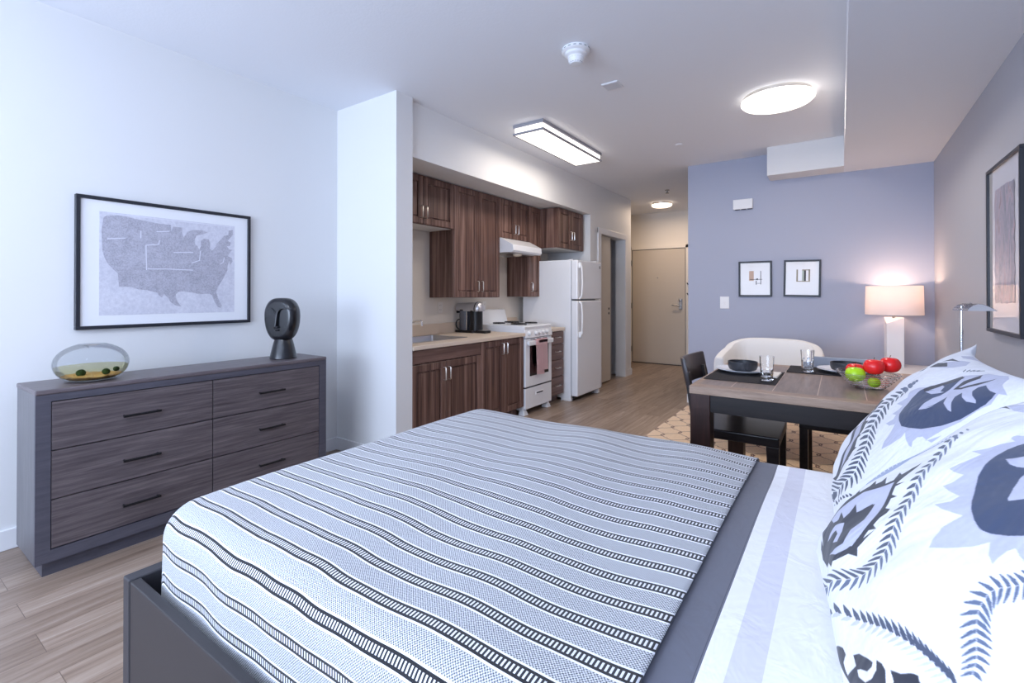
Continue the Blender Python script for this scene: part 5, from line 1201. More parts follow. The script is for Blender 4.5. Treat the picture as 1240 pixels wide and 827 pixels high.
 ((156,168,196), [(0.5177,-0.3613),(0.5117,-0.3512),(0.5062,-0.3413),(0.5006,-0.3313),(0.4964,-0.3217),(0.4922,-0.3119),(0.4884,-0.3024),(0.4853,-0.2929),(0.4823,-0.2834),(0.4801,-0.2742),(0.4777,-0.2648),(0.476,-0.2556),(0.4757,-0.2466),(0.4758,-0.2374),(0.4755,-0.2281),(0.4758,-0.2192),(0.4764,-0.2102),(0.4775,-0.2014),(0.4782,-0.1925),(0.4797,-0.1837),(0.4811,-0.1748),(0.4828,-0.166),(0.4846,-0.1571),(0.4866,-0.1483),(0.489,-0.1395),(0.4911,-0.1307),(0.4936,-0.122),(0.4966,-0.1132),(0.4995,-0.1044),(0.5025,-0.0957),(0.5058,-0.0869),(0.5088,-0.0782),(0.5099,-0.0696),(0.5097,-0.061),(0.508,-0.0524),(0.5058,-0.0439),(0.5041,-0.0353),(0.5027,-0.0268),(0.5014,-0.0183),(0.4998,-0.01),(0.4987,-0.0015),(0.4969,0.0068),(0.4946,0.0151),(0.4912,0.0235),(0.4872,0.0315),(0.4826,0.0396),(0.4785,0.0476),(0.4743,0.0556),(0.4705,0.0636),(0.4666,0.0714),(0.4635,0.0794),(0.4598,0.0872),(0.4567,0.0951),(0.4531,0.1027),(0.4506,0.1107),(0.4472,0.1182),(0.4447,0.1261),(0.4416,0.1336),(0.4393,0.1414),(0.4366,0.1489),(0.4828,0.158),(0.4869,0.1507),(0.4894,0.1427),(0.4939,0.1352),(0.4969,0.1272),(0.5016,0.1197),(0.5053,0.1116),(0.5107,0.104),(0.515,0.0959),(0.5202,0.0878),(0.5259,0.08),(0.5311,0.0718),(0.5373,0.064),(0.5423,0.0556),(0.5486,0.0475),(0.5552,0.0394),(0.5605,0.0309),(0.566,0.0226),(0.5703,0.0142),(0.5729,0.0055),(0.5749,-0.0033),(0.5766,-0.0118),(0.5784,-0.0204),(0.5811,-0.029),(0.5844,-0.0377),(0.5876,-0.0465),(0.5901,-0.0554),(0.5904,-0.0642),(0.5898,-0.0731),(0.5875,-0.082),(0.5805,-0.0908),(0.5752,-0.0996),(0.5704,-0.1085),(0.5659,-0.1173),(0.5626,-0.1261),(0.5587,-0.135),(0.5558,-0.1439),(0.553,-0.1528),(0.5503,-0.1617),(0.5476,-0.1706),(0.5451,-0.1795),(0.5426,-0.1884),(0.5411,-0.1973),(0.5404,-0.2065),(0.5391,-0.2157),(0.5385,-0.2248),(0.5383,-0.234),(0.5383,-0.2432),(0.5386,-0.2525),(0.5412,-0.262),(0.5431,-0.2714),(0.5464,-0.281),(0.5503,-0.2906),(0.5544,-0.3003),(0.5588,-0.3102),(0.565,-0.3202),(0.5704,-0.3302),(0.5779,-0.3404),(0.5834,-0.3506),(0.5893,-0.3609)]),
 ((156,168,196), [(0.5701,-0.3522),(0.5276,-0.3547),(0.5208,-0.361),(0.5471,-0.3685),(0.6007,-0.3747),(0.5874,-0.3697),(0.6282,-0.3673),(0.6282,-0.3611),(0.5754,-0.35),(0.6018,-0.352)]),
 ((156,168,196), [(0.5508,-0.3223),(0.5119,-0.3254),(0.504,-0.3315),(0.5277,-0.3384),(0.5834,-0.3444),(0.5981,-0.3426),(0.5749,-0.3339),(0.5703,-0.3265),(0.5837,-0.3227),(0.6047,-0.3237)]),
 ((156,168,196), [(0.5374,-0.2934),(0.5,-0.2969),(0.492,-0.3031),(0.5144,-0.3096),(0.5654,-0.3145),(0.6007,-0.3143),(0.5819,-0.3063),(0.5762,-0.299),(0.5913,-0.2955),(0.5977,-0.2949)]),
 ((156,168,196), [(0.5281,-0.2652),(0.491,-0.269),(0.4827,-0.2751),(0.5035,-0.2812),(0.5517,-0.2857),(0.6044,-0.2866),(0.5876,-0.279),(0.582,-0.2717),(0.5962,-0.2682),(0.5902,-0.2664)]),
 ((156,168,196), [(0.5238,-0.2378),(0.4869,-0.2419),(0.4786,-0.248),(0.4976,-0.2536),(0.5447,-0.2577),(0.6027,-0.2586),(0.592,-0.2518),(0.5857,-0.2446),(0.5974,-0.2405),(0.5858,-0.2385)]),
 ((156,168,196), [(0.5246,-0.2105),(0.4874,-0.2149),(0.4785,-0.2211),(0.4979,-0.2269),(0.544,-0.2302),(0.6019,-0.2308),(0.5918,-0.2241),(0.5849,-0.217),(0.5969,-0.2131),(0.5874,-0.211)]),
 ((156,168,196), [(0.5285,-0.1841),(0.4904,-0.1886),(0.4809,-0.1948),(0.4997,-0.1999),(0.5465,-0.2033),(0.6023,-0.2033),(0.5906,-0.1968),(0.584,-0.19),(0.596,-0.186),(0.5907,-0.184)]),
 ((156,168,196), [(0.5348,-0.1577),(0.4951,-0.1623),(0.485,-0.1686),(0.5038,-0.1736),(0.5518,-0.1766),(0.6047,-0.176),(0.5879,-0.1699),(0.5812,-0.163),(0.595,-0.1587),(0.5971,-0.1573)]),
 ((156,168,196), [(0.5428,-0.1315),(0.502,-0.1362),(0.4908,-0.1425),(0.5104,-0.1475),(0.5593,-0.1503),(0.6022,-0.1491),(0.5854,-0.1428),(0.5789,-0.1362),(0.5909,-0.1321),(0.6011,-0.1306)]),
 ((156,168,196), [(0.5528,-0.1054),(0.5106,-0.1106),(0.499,-0.1166),(0.5187,-0.1217),(0.5705,-0.1241),(0.6003,-0.1226),(0.5812,-0.1166),(0.5753,-0.1098),(0.5874,-0.1052),(0.6066,-0.1047)]),
 ((156,168,196), [(0.5663,-0.0798),(0.5206,-0.0847),(0.5076,-0.091),(0.5277,-0.0957),(0.5834,-0.0978),(0.5991,-0.0959),(0.5775,-0.0899),(0.6282,-0.0846),(0.5828,-0.0791),(0.6031,-0.0778)]),
 ((156,168,196), [(0.5742,-0.0536),(0.5265,-0.059),(0.5136,-0.0654),(0.534,-0.07),(0.5876,-0.0717),(0.5986,-0.0697),(0.5761,-0.064),(0.6301,-0.0599),(0.5798,-0.053),(0.6032,-0.0518)]),
 ((156,168,196), [(0.5683,-0.0282),(0.5225,-0.0338),(0.5089,-0.0399),(0.5291,-0.0444),(0.5833,-0.046),(0.6018,-0.0438),(0.5797,-0.0382),(0.6301,-0.0329),(0.5849,-0.0274),(0.6056,-0.026)]),
 ((156,168,196), [(0.5615,-0.0025),(0.5174,-0.0085),(0.5039,-0.0149),(0.5235,-0.0192),(0.5754,-0.02),(0.6035,-0.018),(0.5855,-0.0125),(0.5772,-0.0065),(0.589,-0.0018),(0.6081,-0.0001)]),
 ((156,168,196), [(0.5552,0.0226),(0.5121,0.0163),(0.4995,0.0099),(0.5182,0.0058),(0.5692,0.0054),(0.6078,0.0078),(0.5897,0.0131),(0.5822,0.0191),(0.5949,0.0238),(0.6105,0.0254)]),
 ((156,168,196), [(0.5412,0.047),(0.5001,0.0404),(0.489,0.034),(0.5061,0.0303),(0.5529,0.0303),(0.6088,0.0335),(0.5989,0.0383),(0.5915,0.0445),(0.6029,0.049),(0.6046,0.0506)]),
 ((156,168,196), [(0.5248,0.0711),(0.487,0.0642),(0.4762,0.0577),(0.4915,0.0539),(0.5346,0.0544),(0.5979,0.0585),(0.6062,0.0633),(0.6023,0.0695),(0.6097,0.0743),(0.5881,0.0754)]),
 ((156,168,196), [(0.5094,0.0945),(0.475,0.0874),(0.4655,0.0811),(0.4795,0.0776),(0.5179,0.0781),(0.5771,0.0827),(0.6131,0.0889),(0.6094,0.0944),(0.6122,0.0991),(0.5671,0.0997)]),
 ((156,168,196), [(0.4968,0.1179),(0.4653,0.1108),(0.4557,0.1042),(0.468,0.1006),(0.504,0.1018),(0.5585,0.1067),(0.6077,0.1133),(0.6152,0.1199),(0.6049,0.124),(0.5482,0.1229)]),
 ((156,168,196), [(0.485,0.1406),(0.456,0.1334),(0.4465,0.1269),(0.4586,0.1235),(0.491,0.1247),(0.5421,0.1301),(0.594,0.1376),(0.6091,0.144),(0.587,0.1478),(0.5358,0.1465)]),
 ((156,168,196), [(0.4767,0.1635),(0.4477,0.1559),(0.4386,0.1494),(0.4507,0.1463),(0.4804,0.1473),(0.5283,0.1533),(0.5752,0.161),(0.5972,0.168),(0.57,0.171),(0.5208,0.1691)]),
 ((70,78,98), [(-0.008,-0.9398),(0.0193,-0.9411),(0.0419,-0.9411),(0.0148,-0.9411),(-0.008,-0.9411)]),
 ((70,78,98), [(-0.0236,-0.9154),(0.0666,-0.9411),(0.098,-0.9424),(0.0957,-0.9424),(0.0622,-0.9411),(0.0329,-0.9411)]),
 ((70,78,98), [(-0.1228,-0.8476),(-0.0773,-0.8561),(0.0413,-0.9026),(0.0706,-0.9163),(0.0714,-0.9324),(-0.0008,-0.9153)]),
 ((70,78,98), [(-0.226,-0.7727),(-0.1874,-0.778),(-0.121,-0.8033),(-0.1126,-0.8094),(-0.1348,-0.8195),(-0.1841,-0.8082)]),
 ((70,78,98), [(-0.2988,-0.7189),(-0.2624,-0.7225),(-0.2081,-0.7421),(-0.2036,-0.7467),(-0.2315,-0.7547),(-0.2736,-0.7469)]),
 ((70,78,98), [(-0.3561,-0.6784),(-0.3212,-0.6807),(-0.2724,-0.6973),(-0.2689,-0.7012),(-0.2997,-0.7085),(-0.3386,-0.7026)]),
 ((70,78,98), [(-0.4039,-0.6441),(-0.3692,-0.6459),(-0.3239,-0.6602),(-0.3212,-0.6638),(-0.3533,-0.6711),(-0.3907,-0.6663)]),
 ((70,78,98), [(-0.4449,-0.6149),(-0.4105,-0.6155),(-0.3673,-0.6283),(-0.3653,-0.6319),(-0.3982,-0.6393),(-0.4347,-0.6354)]),
 ((70,78,98), [(-0.4806,-0.5889),(-0.4465,-0.589),(-0.4047,-0.6003),(-0.4031,-0.6035),(-0.4368,-0.611),(-0.4726,-0.608)]),
 ((70,78,98), [(-0.5126,-0.5656),(-0.4787,-0.5653),(-0.4383,-0.5753),(-0.437,-0.578),(-0.4707,-0.5859),(-0.5061,-0.5839)]),
 ((70,78,98), [(-0.5419,-0.5451),(-0.5083,-0.5441),(-0.4684,-0.5531),(-0.4673,-0.5559),(-0.5017,-0.5639),(-0.5366,-0.5626)]),
 ((70,78,98), [(-0.5687,-0.5265),(-0.5526,-0.5253),(-0.5361,-0.5238),(-0.5172,-0.5273),(-0.4977,-0.5308),(-0.4966,-0.5333),(-0.5138,-0.5379),(-0.5303,-0.543),(-0.5475,-0.5431),(-0.5638,-0.5434)]),
 ((70,78,98), [(-0.594,-0.5098),(-0.5778,-0.5077),(-0.5617,-0.5057),(-0.5436,-0.5079),(-0.5245,-0.5103),(-0.5237,-0.513),(-0.5405,-0.5184),(-0.5564,-0.524),(-0.5733,-0.5249),(-0.5894,-0.5261)]),
 ((70,78,98), [(-0.617,-0.4952),(-0.6019,-0.4924),(-0.5864,-0.49),(-0.5688,-0.4916),(-0.5504,-0.4937),(-0.55,-0.4959),(-0.5658,-0.502),(-0.5813,-0.5077),(-0.5979,-0.509),(-0.6132,-0.5108)]),
 ((70,78,98), [(-0.6391,-0.4828),(-0.6246,-0.48),(-0.6097,-0.4775),(-0.5937,-0.4788),(-0.5767,-0.4803),(-0.5758,-0.4826),(-0.5908,-0.4886),(-0.6057,-0.4944),(-0.6208,-0.4963),(-0.6357,-0.4982)]),
 ((70,78,98), [(-0.6596,-0.4728),(-0.6463,-0.4695),(-0.632,-0.4672),(-0.6171,-0.468),(-0.6009,-0.4693),(-0.6003,-0.4718),(-0.615,-0.4774),(-0.6285,-0.4838),(-0.6432,-0.4855),(-0.6569,-0.4874)]),
 ((70,78,98), [(-0.6796,-0.4642),(-0.6667,-0.4611),(-0.6532,-0.4579),(-0.6391,-0.459),(-0.6239,-0.46),(-0.6233,-0.4623),(-0.6372,-0.4685),(-0.6503,-0.4745),(-0.6638,-0.4763),(-0.677,-0.4787)]),
 ((70,78,98), [(-0.6978,-0.4564),(-0.6859,-0.4533),(-0.6732,-0.4499),(-0.6595,-0.451),(-0.6452,-0.4515),(-0.6451,-0.4538),(-0.658,-0.4599),(-0.6706,-0.4662),(-0.6834,-0.4683),(-0.6959,-0.4705)]),
 ((70,78,98), [(-0.7156,-0.4497),(-0.7041,-0.447),(-0.6922,-0.4434),(-0.6794,-0.444),(-0.6659,-0.4449),(-0.6655,-0.447),(-0.6778,-0.453),(-0.6897,-0.4592),(-0.7021,-0.4613),(-0.7138,-0.4637)]),
 ((70,78,98), [(-0.7324,-0.4433),(-0.7216,-0.4409),(-0.71,-0.4371),(-0.6977,-0.4375),(-0.6851,-0.438),(-0.685,-0.4401),(-0.6965,-0.4462),(-0.7078,-0.4526),(-0.7197,-0.4551),(-0.7306,-0.4573)]),
 ((70,78,98), [(-0.7483,-0.4376),(-0.7378,-0.4346),(-0.727,-0.431),(-0.7153,-0.4312),(-0.7032,-0.4315),(-0.7031,-0.4338),(-0.7143,-0.44),(-0.7251,-0.4459),(-0.736,-0.449),(-0.747,-0.4512)]),
 ((194,196,212), [(0.0011,-0.9411),(-0.0102,-0.9411),(-0.0351,-0.9398),(-0.0374,-0.9398),(-0.0306,-0.9411),(-0.0148,-0.9411)]),
 ((194,196,212), [(0.0442,-0.9411),(0.0329,-0.9411),(0.0102,-0.9411),(0.0057,-0.9411),(0.0102,-0.9411),(0.0261,-0.9411)]),
 ((194,196,212), [(-0.0375,-0.8914),(0.011,-0.9211),(0.0329,-0.9398),(0.0329,-0.9411),(-0.0089,-0.9213),(-0.1077,-0.8635)]),
 ((194,196,212), [(-0.1893,-0.7961),(-0.1468,-0.8331),(-0.1087,-0.8693),(-0.1172,-0.866),(-0.1921,-0.8161),(-0.2232,-0.7838)]),
 ((194,196,212), [(-0.274,-0.7369),(-0.2496,-0.7668),(-0.234,-0.7944),(-0.2383,-0.7931),(-0.2798,-0.7566),(-0.299,-0.7288)]),
 ((194,196,212), [(-0.3374,-0.6931),(-0.3194,-0.721),(-0.3096,-0.7472),(-0.3135,-0.7459),(-0.3436,-0.714),(-0.3578,-0.6876)]),
 ((194,196,212), [(-0.3886,-0.6572),(-0.3743,-0.6842),(-0.3671,-0.7101),(-0.3702,-0.7092),(-0.3946,-0.6791),(-0.4062,-0.6531)]),
 ((194,196,212), [(-0.4321,-0.6264),(-0.4198,-0.653),(-0.4141,-0.679),(-0.4167,-0.6786),(-0.4373,-0.6497),(-0.4473,-0.6239)]),
 ((194,196,212), [(-0.4696,-0.5995),(-0.4591,-0.6261),(-0.4543,-0.6523),(-0.4568,-0.652),(-0.475,-0.6233),(-0.4835,-0.5976)]),
 ((194,196,212), [(-0.5032,-0.5752),(-0.4938,-0.6019),(-0.4895,-0.6288),(-0.4918,-0.6284),(-0.5079,-0.6004),(-0.5157,-0.5742)]),
 ((194,196,212), [(-0.5335,-0.554),(-0.5247,-0.581),(-0.5214,-0.6083),(-0.5234,-0.608),(-0.5378,-0.5801),(-0.5448,-0.5534)]),
 ((194,196,212), [(-0.5609,-0.5349),(-0.5531,-0.5621),(-0.5499,-0.5899),(-0.5516,-0.5899),(-0.5654,-0.5618),(-0.5715,-0.5353)]),
 ((194,196,212), [(-0.5867,-0.5178),(-0.5791,-0.5453),(-0.5762,-0.5737),(-0.5778,-0.5739),(-0.5905,-0.5454),(-0.5963,-0.5181)]),
 ((194,196,212), [(-0.6105,-0.5025),(-0.6036,-0.5303),(-0.6005,-0.5596),(-0.6021,-0.5594),(-0.6137,-0.5313),(-0.6194,-0.5034)]),
 ((194,196,212), [(-0.6328,-0.4898),(-0.6263,-0.5182),(-0.6236,-0.5477),(-0.6249,-0.5481),(-0.636,-0.5195),(-0.6415,-0.4913)]),
 ((194,196,212), [(-0.6542,-0.4795),(-0.6485,-0.5075),(-0.6463,-0.5368),(-0.6472,-0.5371),(-0.6577,-0.5089),(-0.6625,-0.4808)]),
 ((194,196,212), [(-0.6741,-0.4707),(-0.669,-0.498),(-0.6675,-0.5268),(-0.6689,-0.5269),(-0.678,-0.4993),(-0.6822,-0.4719)]),
 ((194,196,212), [(-0.6932,-0.4631),(-0.6889,-0.4896),(-0.6878,-0.5176),(-0.6889,-0.5178),(-0.697,-0.4912),(-0.7007,-0.4642)]),
 ((194,196,212), [(-0.7111,-0.4556),(-0.7074,-0.483),(-0.7067,-0.5101),(-0.7078,-0.5104),(-0.7153,-0.4836),(-0.7183,-0.4573)]),
 ((194,196,212), [(-0.7284,-0.4497),(-0.7251,-0.4755),(-0.725,-0.5031),(-0.7258,-0.5031),(-0.7324,-0.4773),(-0.735,-0.4511)]),
 ((194,196,212), [(-0.7444,-0.4434),(-0.7415,-0.4694),(-0.7418,-0.4961),(-0.7427,-0.4962),(-0.7489,-0.471),(-0.7511,-0.4452)]),
 ((44,46,58), [(-0.1893,-0.9178),(-0.3193,-0.8396),(-0.3585,-0.8329),(-0.3549,-0.8675),(-0.3907,-0.8668),(-0.421,-0.8601),(-0.4442,-0.8124),(-0.4549,-0.7888),(-0.432,-0.7882),(-0.4082,-0.7877),(-0.4392,-0.7506),(-0.4725,-0.7296),(-0.5014,-0.7109),(-0.5414,-0.6893),(-0.5485,-0.7019),(-0.5332,-0.7357),(-0.4905,-0.7679),(-0.4724,-0.7885),(-0.4968,-0.7925),(-0.5468,-0.7645),(-0.5742,-0.723),(-0.5783,-0.685),(-0.5668,-0.6758),(-0.5549,-0.6663),(-0.5868,-0.6473),(-0.6144,-0.6431),(-0.6283,-0.6532),(-0.6423,-0.6627),(-0.6476,-0.6804),(-0.6524,-0.6981),(-0.636,-0.7216),(-0.6175,-0.7467),(-0.5953,-0.7739),(-0.568,-0.804),(-0.5326,-0.8389),(-0.5084,-0.8454),(-0.4819,-0.8527),(-0.4534,-0.8608),(-0.4187,-0.8728),(-0.3775,-0.8876),(-0.3239,-0.9042),(-0.2532,-0.927),(-0.2036,-0.9398),(-0.1965,-0.929)]),
 ((44,46,58), [(-0.627,-0.6238),(-0.6431,-0.6083),(-0.6578,-0.5933),(-0.6674,-0.5728),(-0.6763,-0.5527),(-0.6898,-0.5365),(-0.704,-0.5429),(-0.7155,-0.5424),(-0.7268,-0.5423),(-0.7375,-0.5423),(-0.7302,-0.5584),(-0.7219,-0.5752),(-0.7137,-0.5925),(-0.7044,-0.6105),(-0.6944,-0.6288),(-0.6836,-0.6478),(-0.6707,-0.6385),(-0.6578,-0.6291),(-0.6427,-0.6263)]),
 ((92,104,130), [(-0.7377,-0.3709),(-0.7475,-0.3636),(-0.7629,-0.3655),(-0.7654,-0.3698),(-0.7549,-0.3756),(-0.7447,-0.3814)]),
 ((92,104,130), [(-0.7371,-0.3718),(-0.7333,-0.3882),(-0.7349,-0.4147),(-0.7377,-0.4189),(-0.741,-0.4003),(-0.7441,-0.3823)]),
 ((92,104,130), [(-0.7237,-0.3508),(-0.7354,-0.3426),(-0.7529,-0.3423),(-0.7556,-0.3464),(-0.7437,-0.3533),(-0.7315,-0.3612)]),
 ((92,104,130), [(-0.7234,-0.3525),(-0.7199,-0.3716),(-0.7221,-0.4014),(-0.7253,-0.4055),(-0.7284,-0.3834),(-0.7308,-0.3626)]),
 ((92,104,130), [(-0.7081,-0.3339),(-0.7203,-0.3228),(-0.7393,-0.3182),(-0.7427,-0.3215),(-0.7298,-0.3321),(-0.7167,-0.3428)]),
 ((92,104,130), [(-0.7076,-0.3358),(-0.7057,-0.3587),(-0.7104,-0.3897),(-0.7138,-0.3932),(-0.715,-0.3678),(-0.7163,-0.3443)]),
 ((92,104,130), [(-0.6906,-0.3192),(-0.7039,-0.3063),(-0.7142,-0.3026),(-0.7241,-0.2998),(-0.7277,-0.3027),(-0.7139,-0.3152),(-0.7002,-0.3276)]),
 ((92,104,130), [(-0.69,-0.3207),(-0.6888,-0.3454),(-0.692,-0.3616),(-0.695,-0.3779),(-0.6987,-0.3818),(-0.6993,-0.3546),(-0.6995,-0.3291)]),
 ((92,104,130), [(-0.6727,-0.3026),(-0.6877,-0.2895),(-0.6988,-0.2868),(-0.7095,-0.2834),(-0.7132,-0.2872),(-0.698,-0.2995),(-0.6823,-0.3114)]),
 ((92,104,130), [(-0.6722,-0.3041),(-0.6705,-0.33),(-0.6734,-0.3475),(-0.6763,-0.365),(-0.6803,-0.3684),(-0.6812,-0.3401),(-0.6819,-0.3129)]),
 ((92,104,130), [(-0.6544,-0.285),(-0.6712,-0.2729),(-0.6835,-0.2708),(-0.6949,-0.2689),(-0.6987,-0.2728),(-0.6817,-0.2836),(-0.6642,-0.2945)]),
 ((92,104,130), [(-0.6541,-0.286),(-0.6509,-0.3129),(-0.6533,-0.3315),(-0.6557,-0.349),(-0.6596,-0.3532),(-0.6618,-0.3238),(-0.6637,-0.296)]),
 ((92,104,130), [(-0.6367,-0.2642),(-0.6556,-0.2555),(-0.6687,-0.256),(-0.6812,-0.2566),(-0.6845,-0.2612),(-0.6656,-0.2683),(-0.6464,-0.2762)]),
 ((92,104,130), [(-0.6359,-0.2658),(-0.6303,-0.2915),(-0.6315,-0.3103),(-0.632,-0.3285),(-0.6357,-0.333),(-0.6409,-0.3044),(-0.6454,-0.2769)]),
 ((92,104,130), [(-0.6212,-0.2405),(-0.6421,-0.238),(-0.6556,-0.242),(-0.6685,-0.2454),(-0.6715,-0.251),(-0.6505,-0.2525),(-0.6292,-0.2536)]),
 ((92,104,130), [(-0.6206,-0.2418),(-0.6105,-0.2642),(-0.609,-0.2826),(-0.6069,-0.3002),(-0.6098,-0.3058),(-0.6195,-0.2791),(-0.6284,-0.2551)]),
 ((92,104,130), [(-0.6095,-0.2129),(-0.6309,-0.2165),(-0.6438,-0.2237),(-0.6564,-0.2317),(-0.6588,-0.2376),(-0.6375,-0.2324),(-0.6155,-0.2278)]),
 ((92,104,130), [(-0.6082,-0.2136),(-0.5945,-0.2315),(-0.5901,-0.2471),(-0.5848,-0.2634),(-0.587,-0.2696),(-0.6017,-0.2484),(-0.6145,-0.2283)]),
 ((92,104,130), [(-0.6018,-0.1842),(-0.6226,-0.1928),(-0.6343,-0.2037),(-0.6459,-0.2144),(-0.6473,-0.2206),(-0.6265,-0.2099),(-0.6055,-0.1996)]),
 ((92,104,130), [(-0.6003,-0.1843),(-0.5834,-0.1968),(-0.5765,-0.21),(-0.5689,-0.2231),(-0.5699,-0.2294),(-0.5881,-0.2143),(-0.6041,-0.1997)]),
 ((92,104,130), [(-0.5997,-0.1562),(-0.6188,-0.1709),(-0.6376,-0.1978),(-0.6377,-0.2039),(-0.6189,-0.1877),(-0.5999,-0.1711)]),
 ((92,104,130), [(-0.598,-0.1558),(-0.5788,-0.1607),(-0.5578,-0.179),(-0.5578,-0.1854),(-0.579,-0.1776),(-0.5984,-0.1708)]),
 ((92,104,130), [(-0.6052,-0.1309),(-0.621,-0.1507),(-0.6347,-0.1816),(-0.6333,-0.1866),(-0.6174,-0.1649),(-0.6019,-0.1444)]),
 ((92,104,130), [(-0.6037,-0.1301),(-0.5827,-0.1272),(-0.5568,-0.1363),(-0.5558,-0.1422),(-0.5789,-0.1425),(-0.6004,-0.1433)]),
 ((92,104,130), [(-0.6142,-0.109),(-0.6285,-0.1296),(-0.6392,-0.1617),(-0.6375,-0.1665),(-0.624,-0.1439),(-0.6098,-0.1211)]),
 ((92,104,130), [(-0.6129,-0.1081),(-0.5924,-0.1024),(-0.5656,-0.1068),(-0.5635,-0.1116),(-0.5868,-0.1158),(-0.6085,-0.1202)]),
 ((92,104,130), [(-0.621,-0.0861),(-0.6365,-0.1057),(-0.6494,-0.1362),(-0.6484,-0.1419),(-0.6335,-0.1199),(-0.6179,-0.0986)]),
 ((92,104,130), [(-0.6196,-0.0851),(-0.5997,-0.0819),(-0.5752,-0.089),(-0.5736,-0.0939),(-0.5962,-0.0958),(-0.6169,-0.098)]),
 ((92,104,130), [(-0.623,-0.0603),(-0.6397,-0.0782),(-0.6478,-0.0931),(-0.6552,-0.1079),(-0.6549,-0.1135),(-0.6384,-0.0935),(-0.6216,-0.0739)]),
 ((92,104,130), [(-0.6219,-0.0596),(-0.6024,-0.0586),(-0.592,-0.064),(-0.5806,-0.0692),(-0.5797,-0.0749),(-0.6009,-0.0739),(-0.6207,-0.0734)]),
 ((92,104,130), [(-0.6245,-0.0351),(-0.6417,-0.0525),(-0.6496,-0.0671),(-0.6576,-0.0815),(-0.6578,-0.0869),(-0.6408,-0.0679),(-0.6238,-0.0484)]),
 ((92,104,130), [(-0.6236,-0.0346),(-0.6043,-0.0338),(-0.5943,-0.0396),(-0.5833,-0.045),(-0.5829,-0.0509),(-0.6036,-0.0493),(-0.6224,-0.0483)]),
 ((92,104,130), [(-0.6256,-0.0098),(-0.6427,-0.0274),(-0.6511,-0.0421),(-0.6588,-0.0559),(-0.659,-0.0617),(-0.642,-0.0423),(-0.6251,-0.0232)]),
 ((92,104,130), [(-0.6242,-0.0093),(-0.6059,-0.0087),(-0.5958,-0.0143),(-0.5848,-0.0194),(-0.5846,-0.0257),(-0.6051,-0.0241),(-0.6236,-0.0227)]),
 ((44,46,58), [(0.6633,0.3797),(0.6706,0.4249),(0.6743,0.4472),(0.6797,0.4713),(0.6533,0.4903),(0.4977,0.4758),(0.5891,0.4644),(0.6343,0.4417),(0.667,0.4126)]),
 ((44,46,58), [(0.6688,0.4188),(0.6725,0.4452),(0.6797,0.4733),(0.6815,0.4992),(0.6923,0.5327),(0.673,0.5541),(0.5581,0.5581),(0.6333,0.5447),(0.657,0.5201),(0.6833,0.4933),(0.6761,0.4613)]),
 ((184,186,206), [(0.6425,0.4926),(0.5924,0.5075),(0.5558,0.5227),(0.5266,0.538),(0.4924,0.5457),(0.3682,0.5056),(0.4114,0.4902),(0.4648,0.475)]),
]
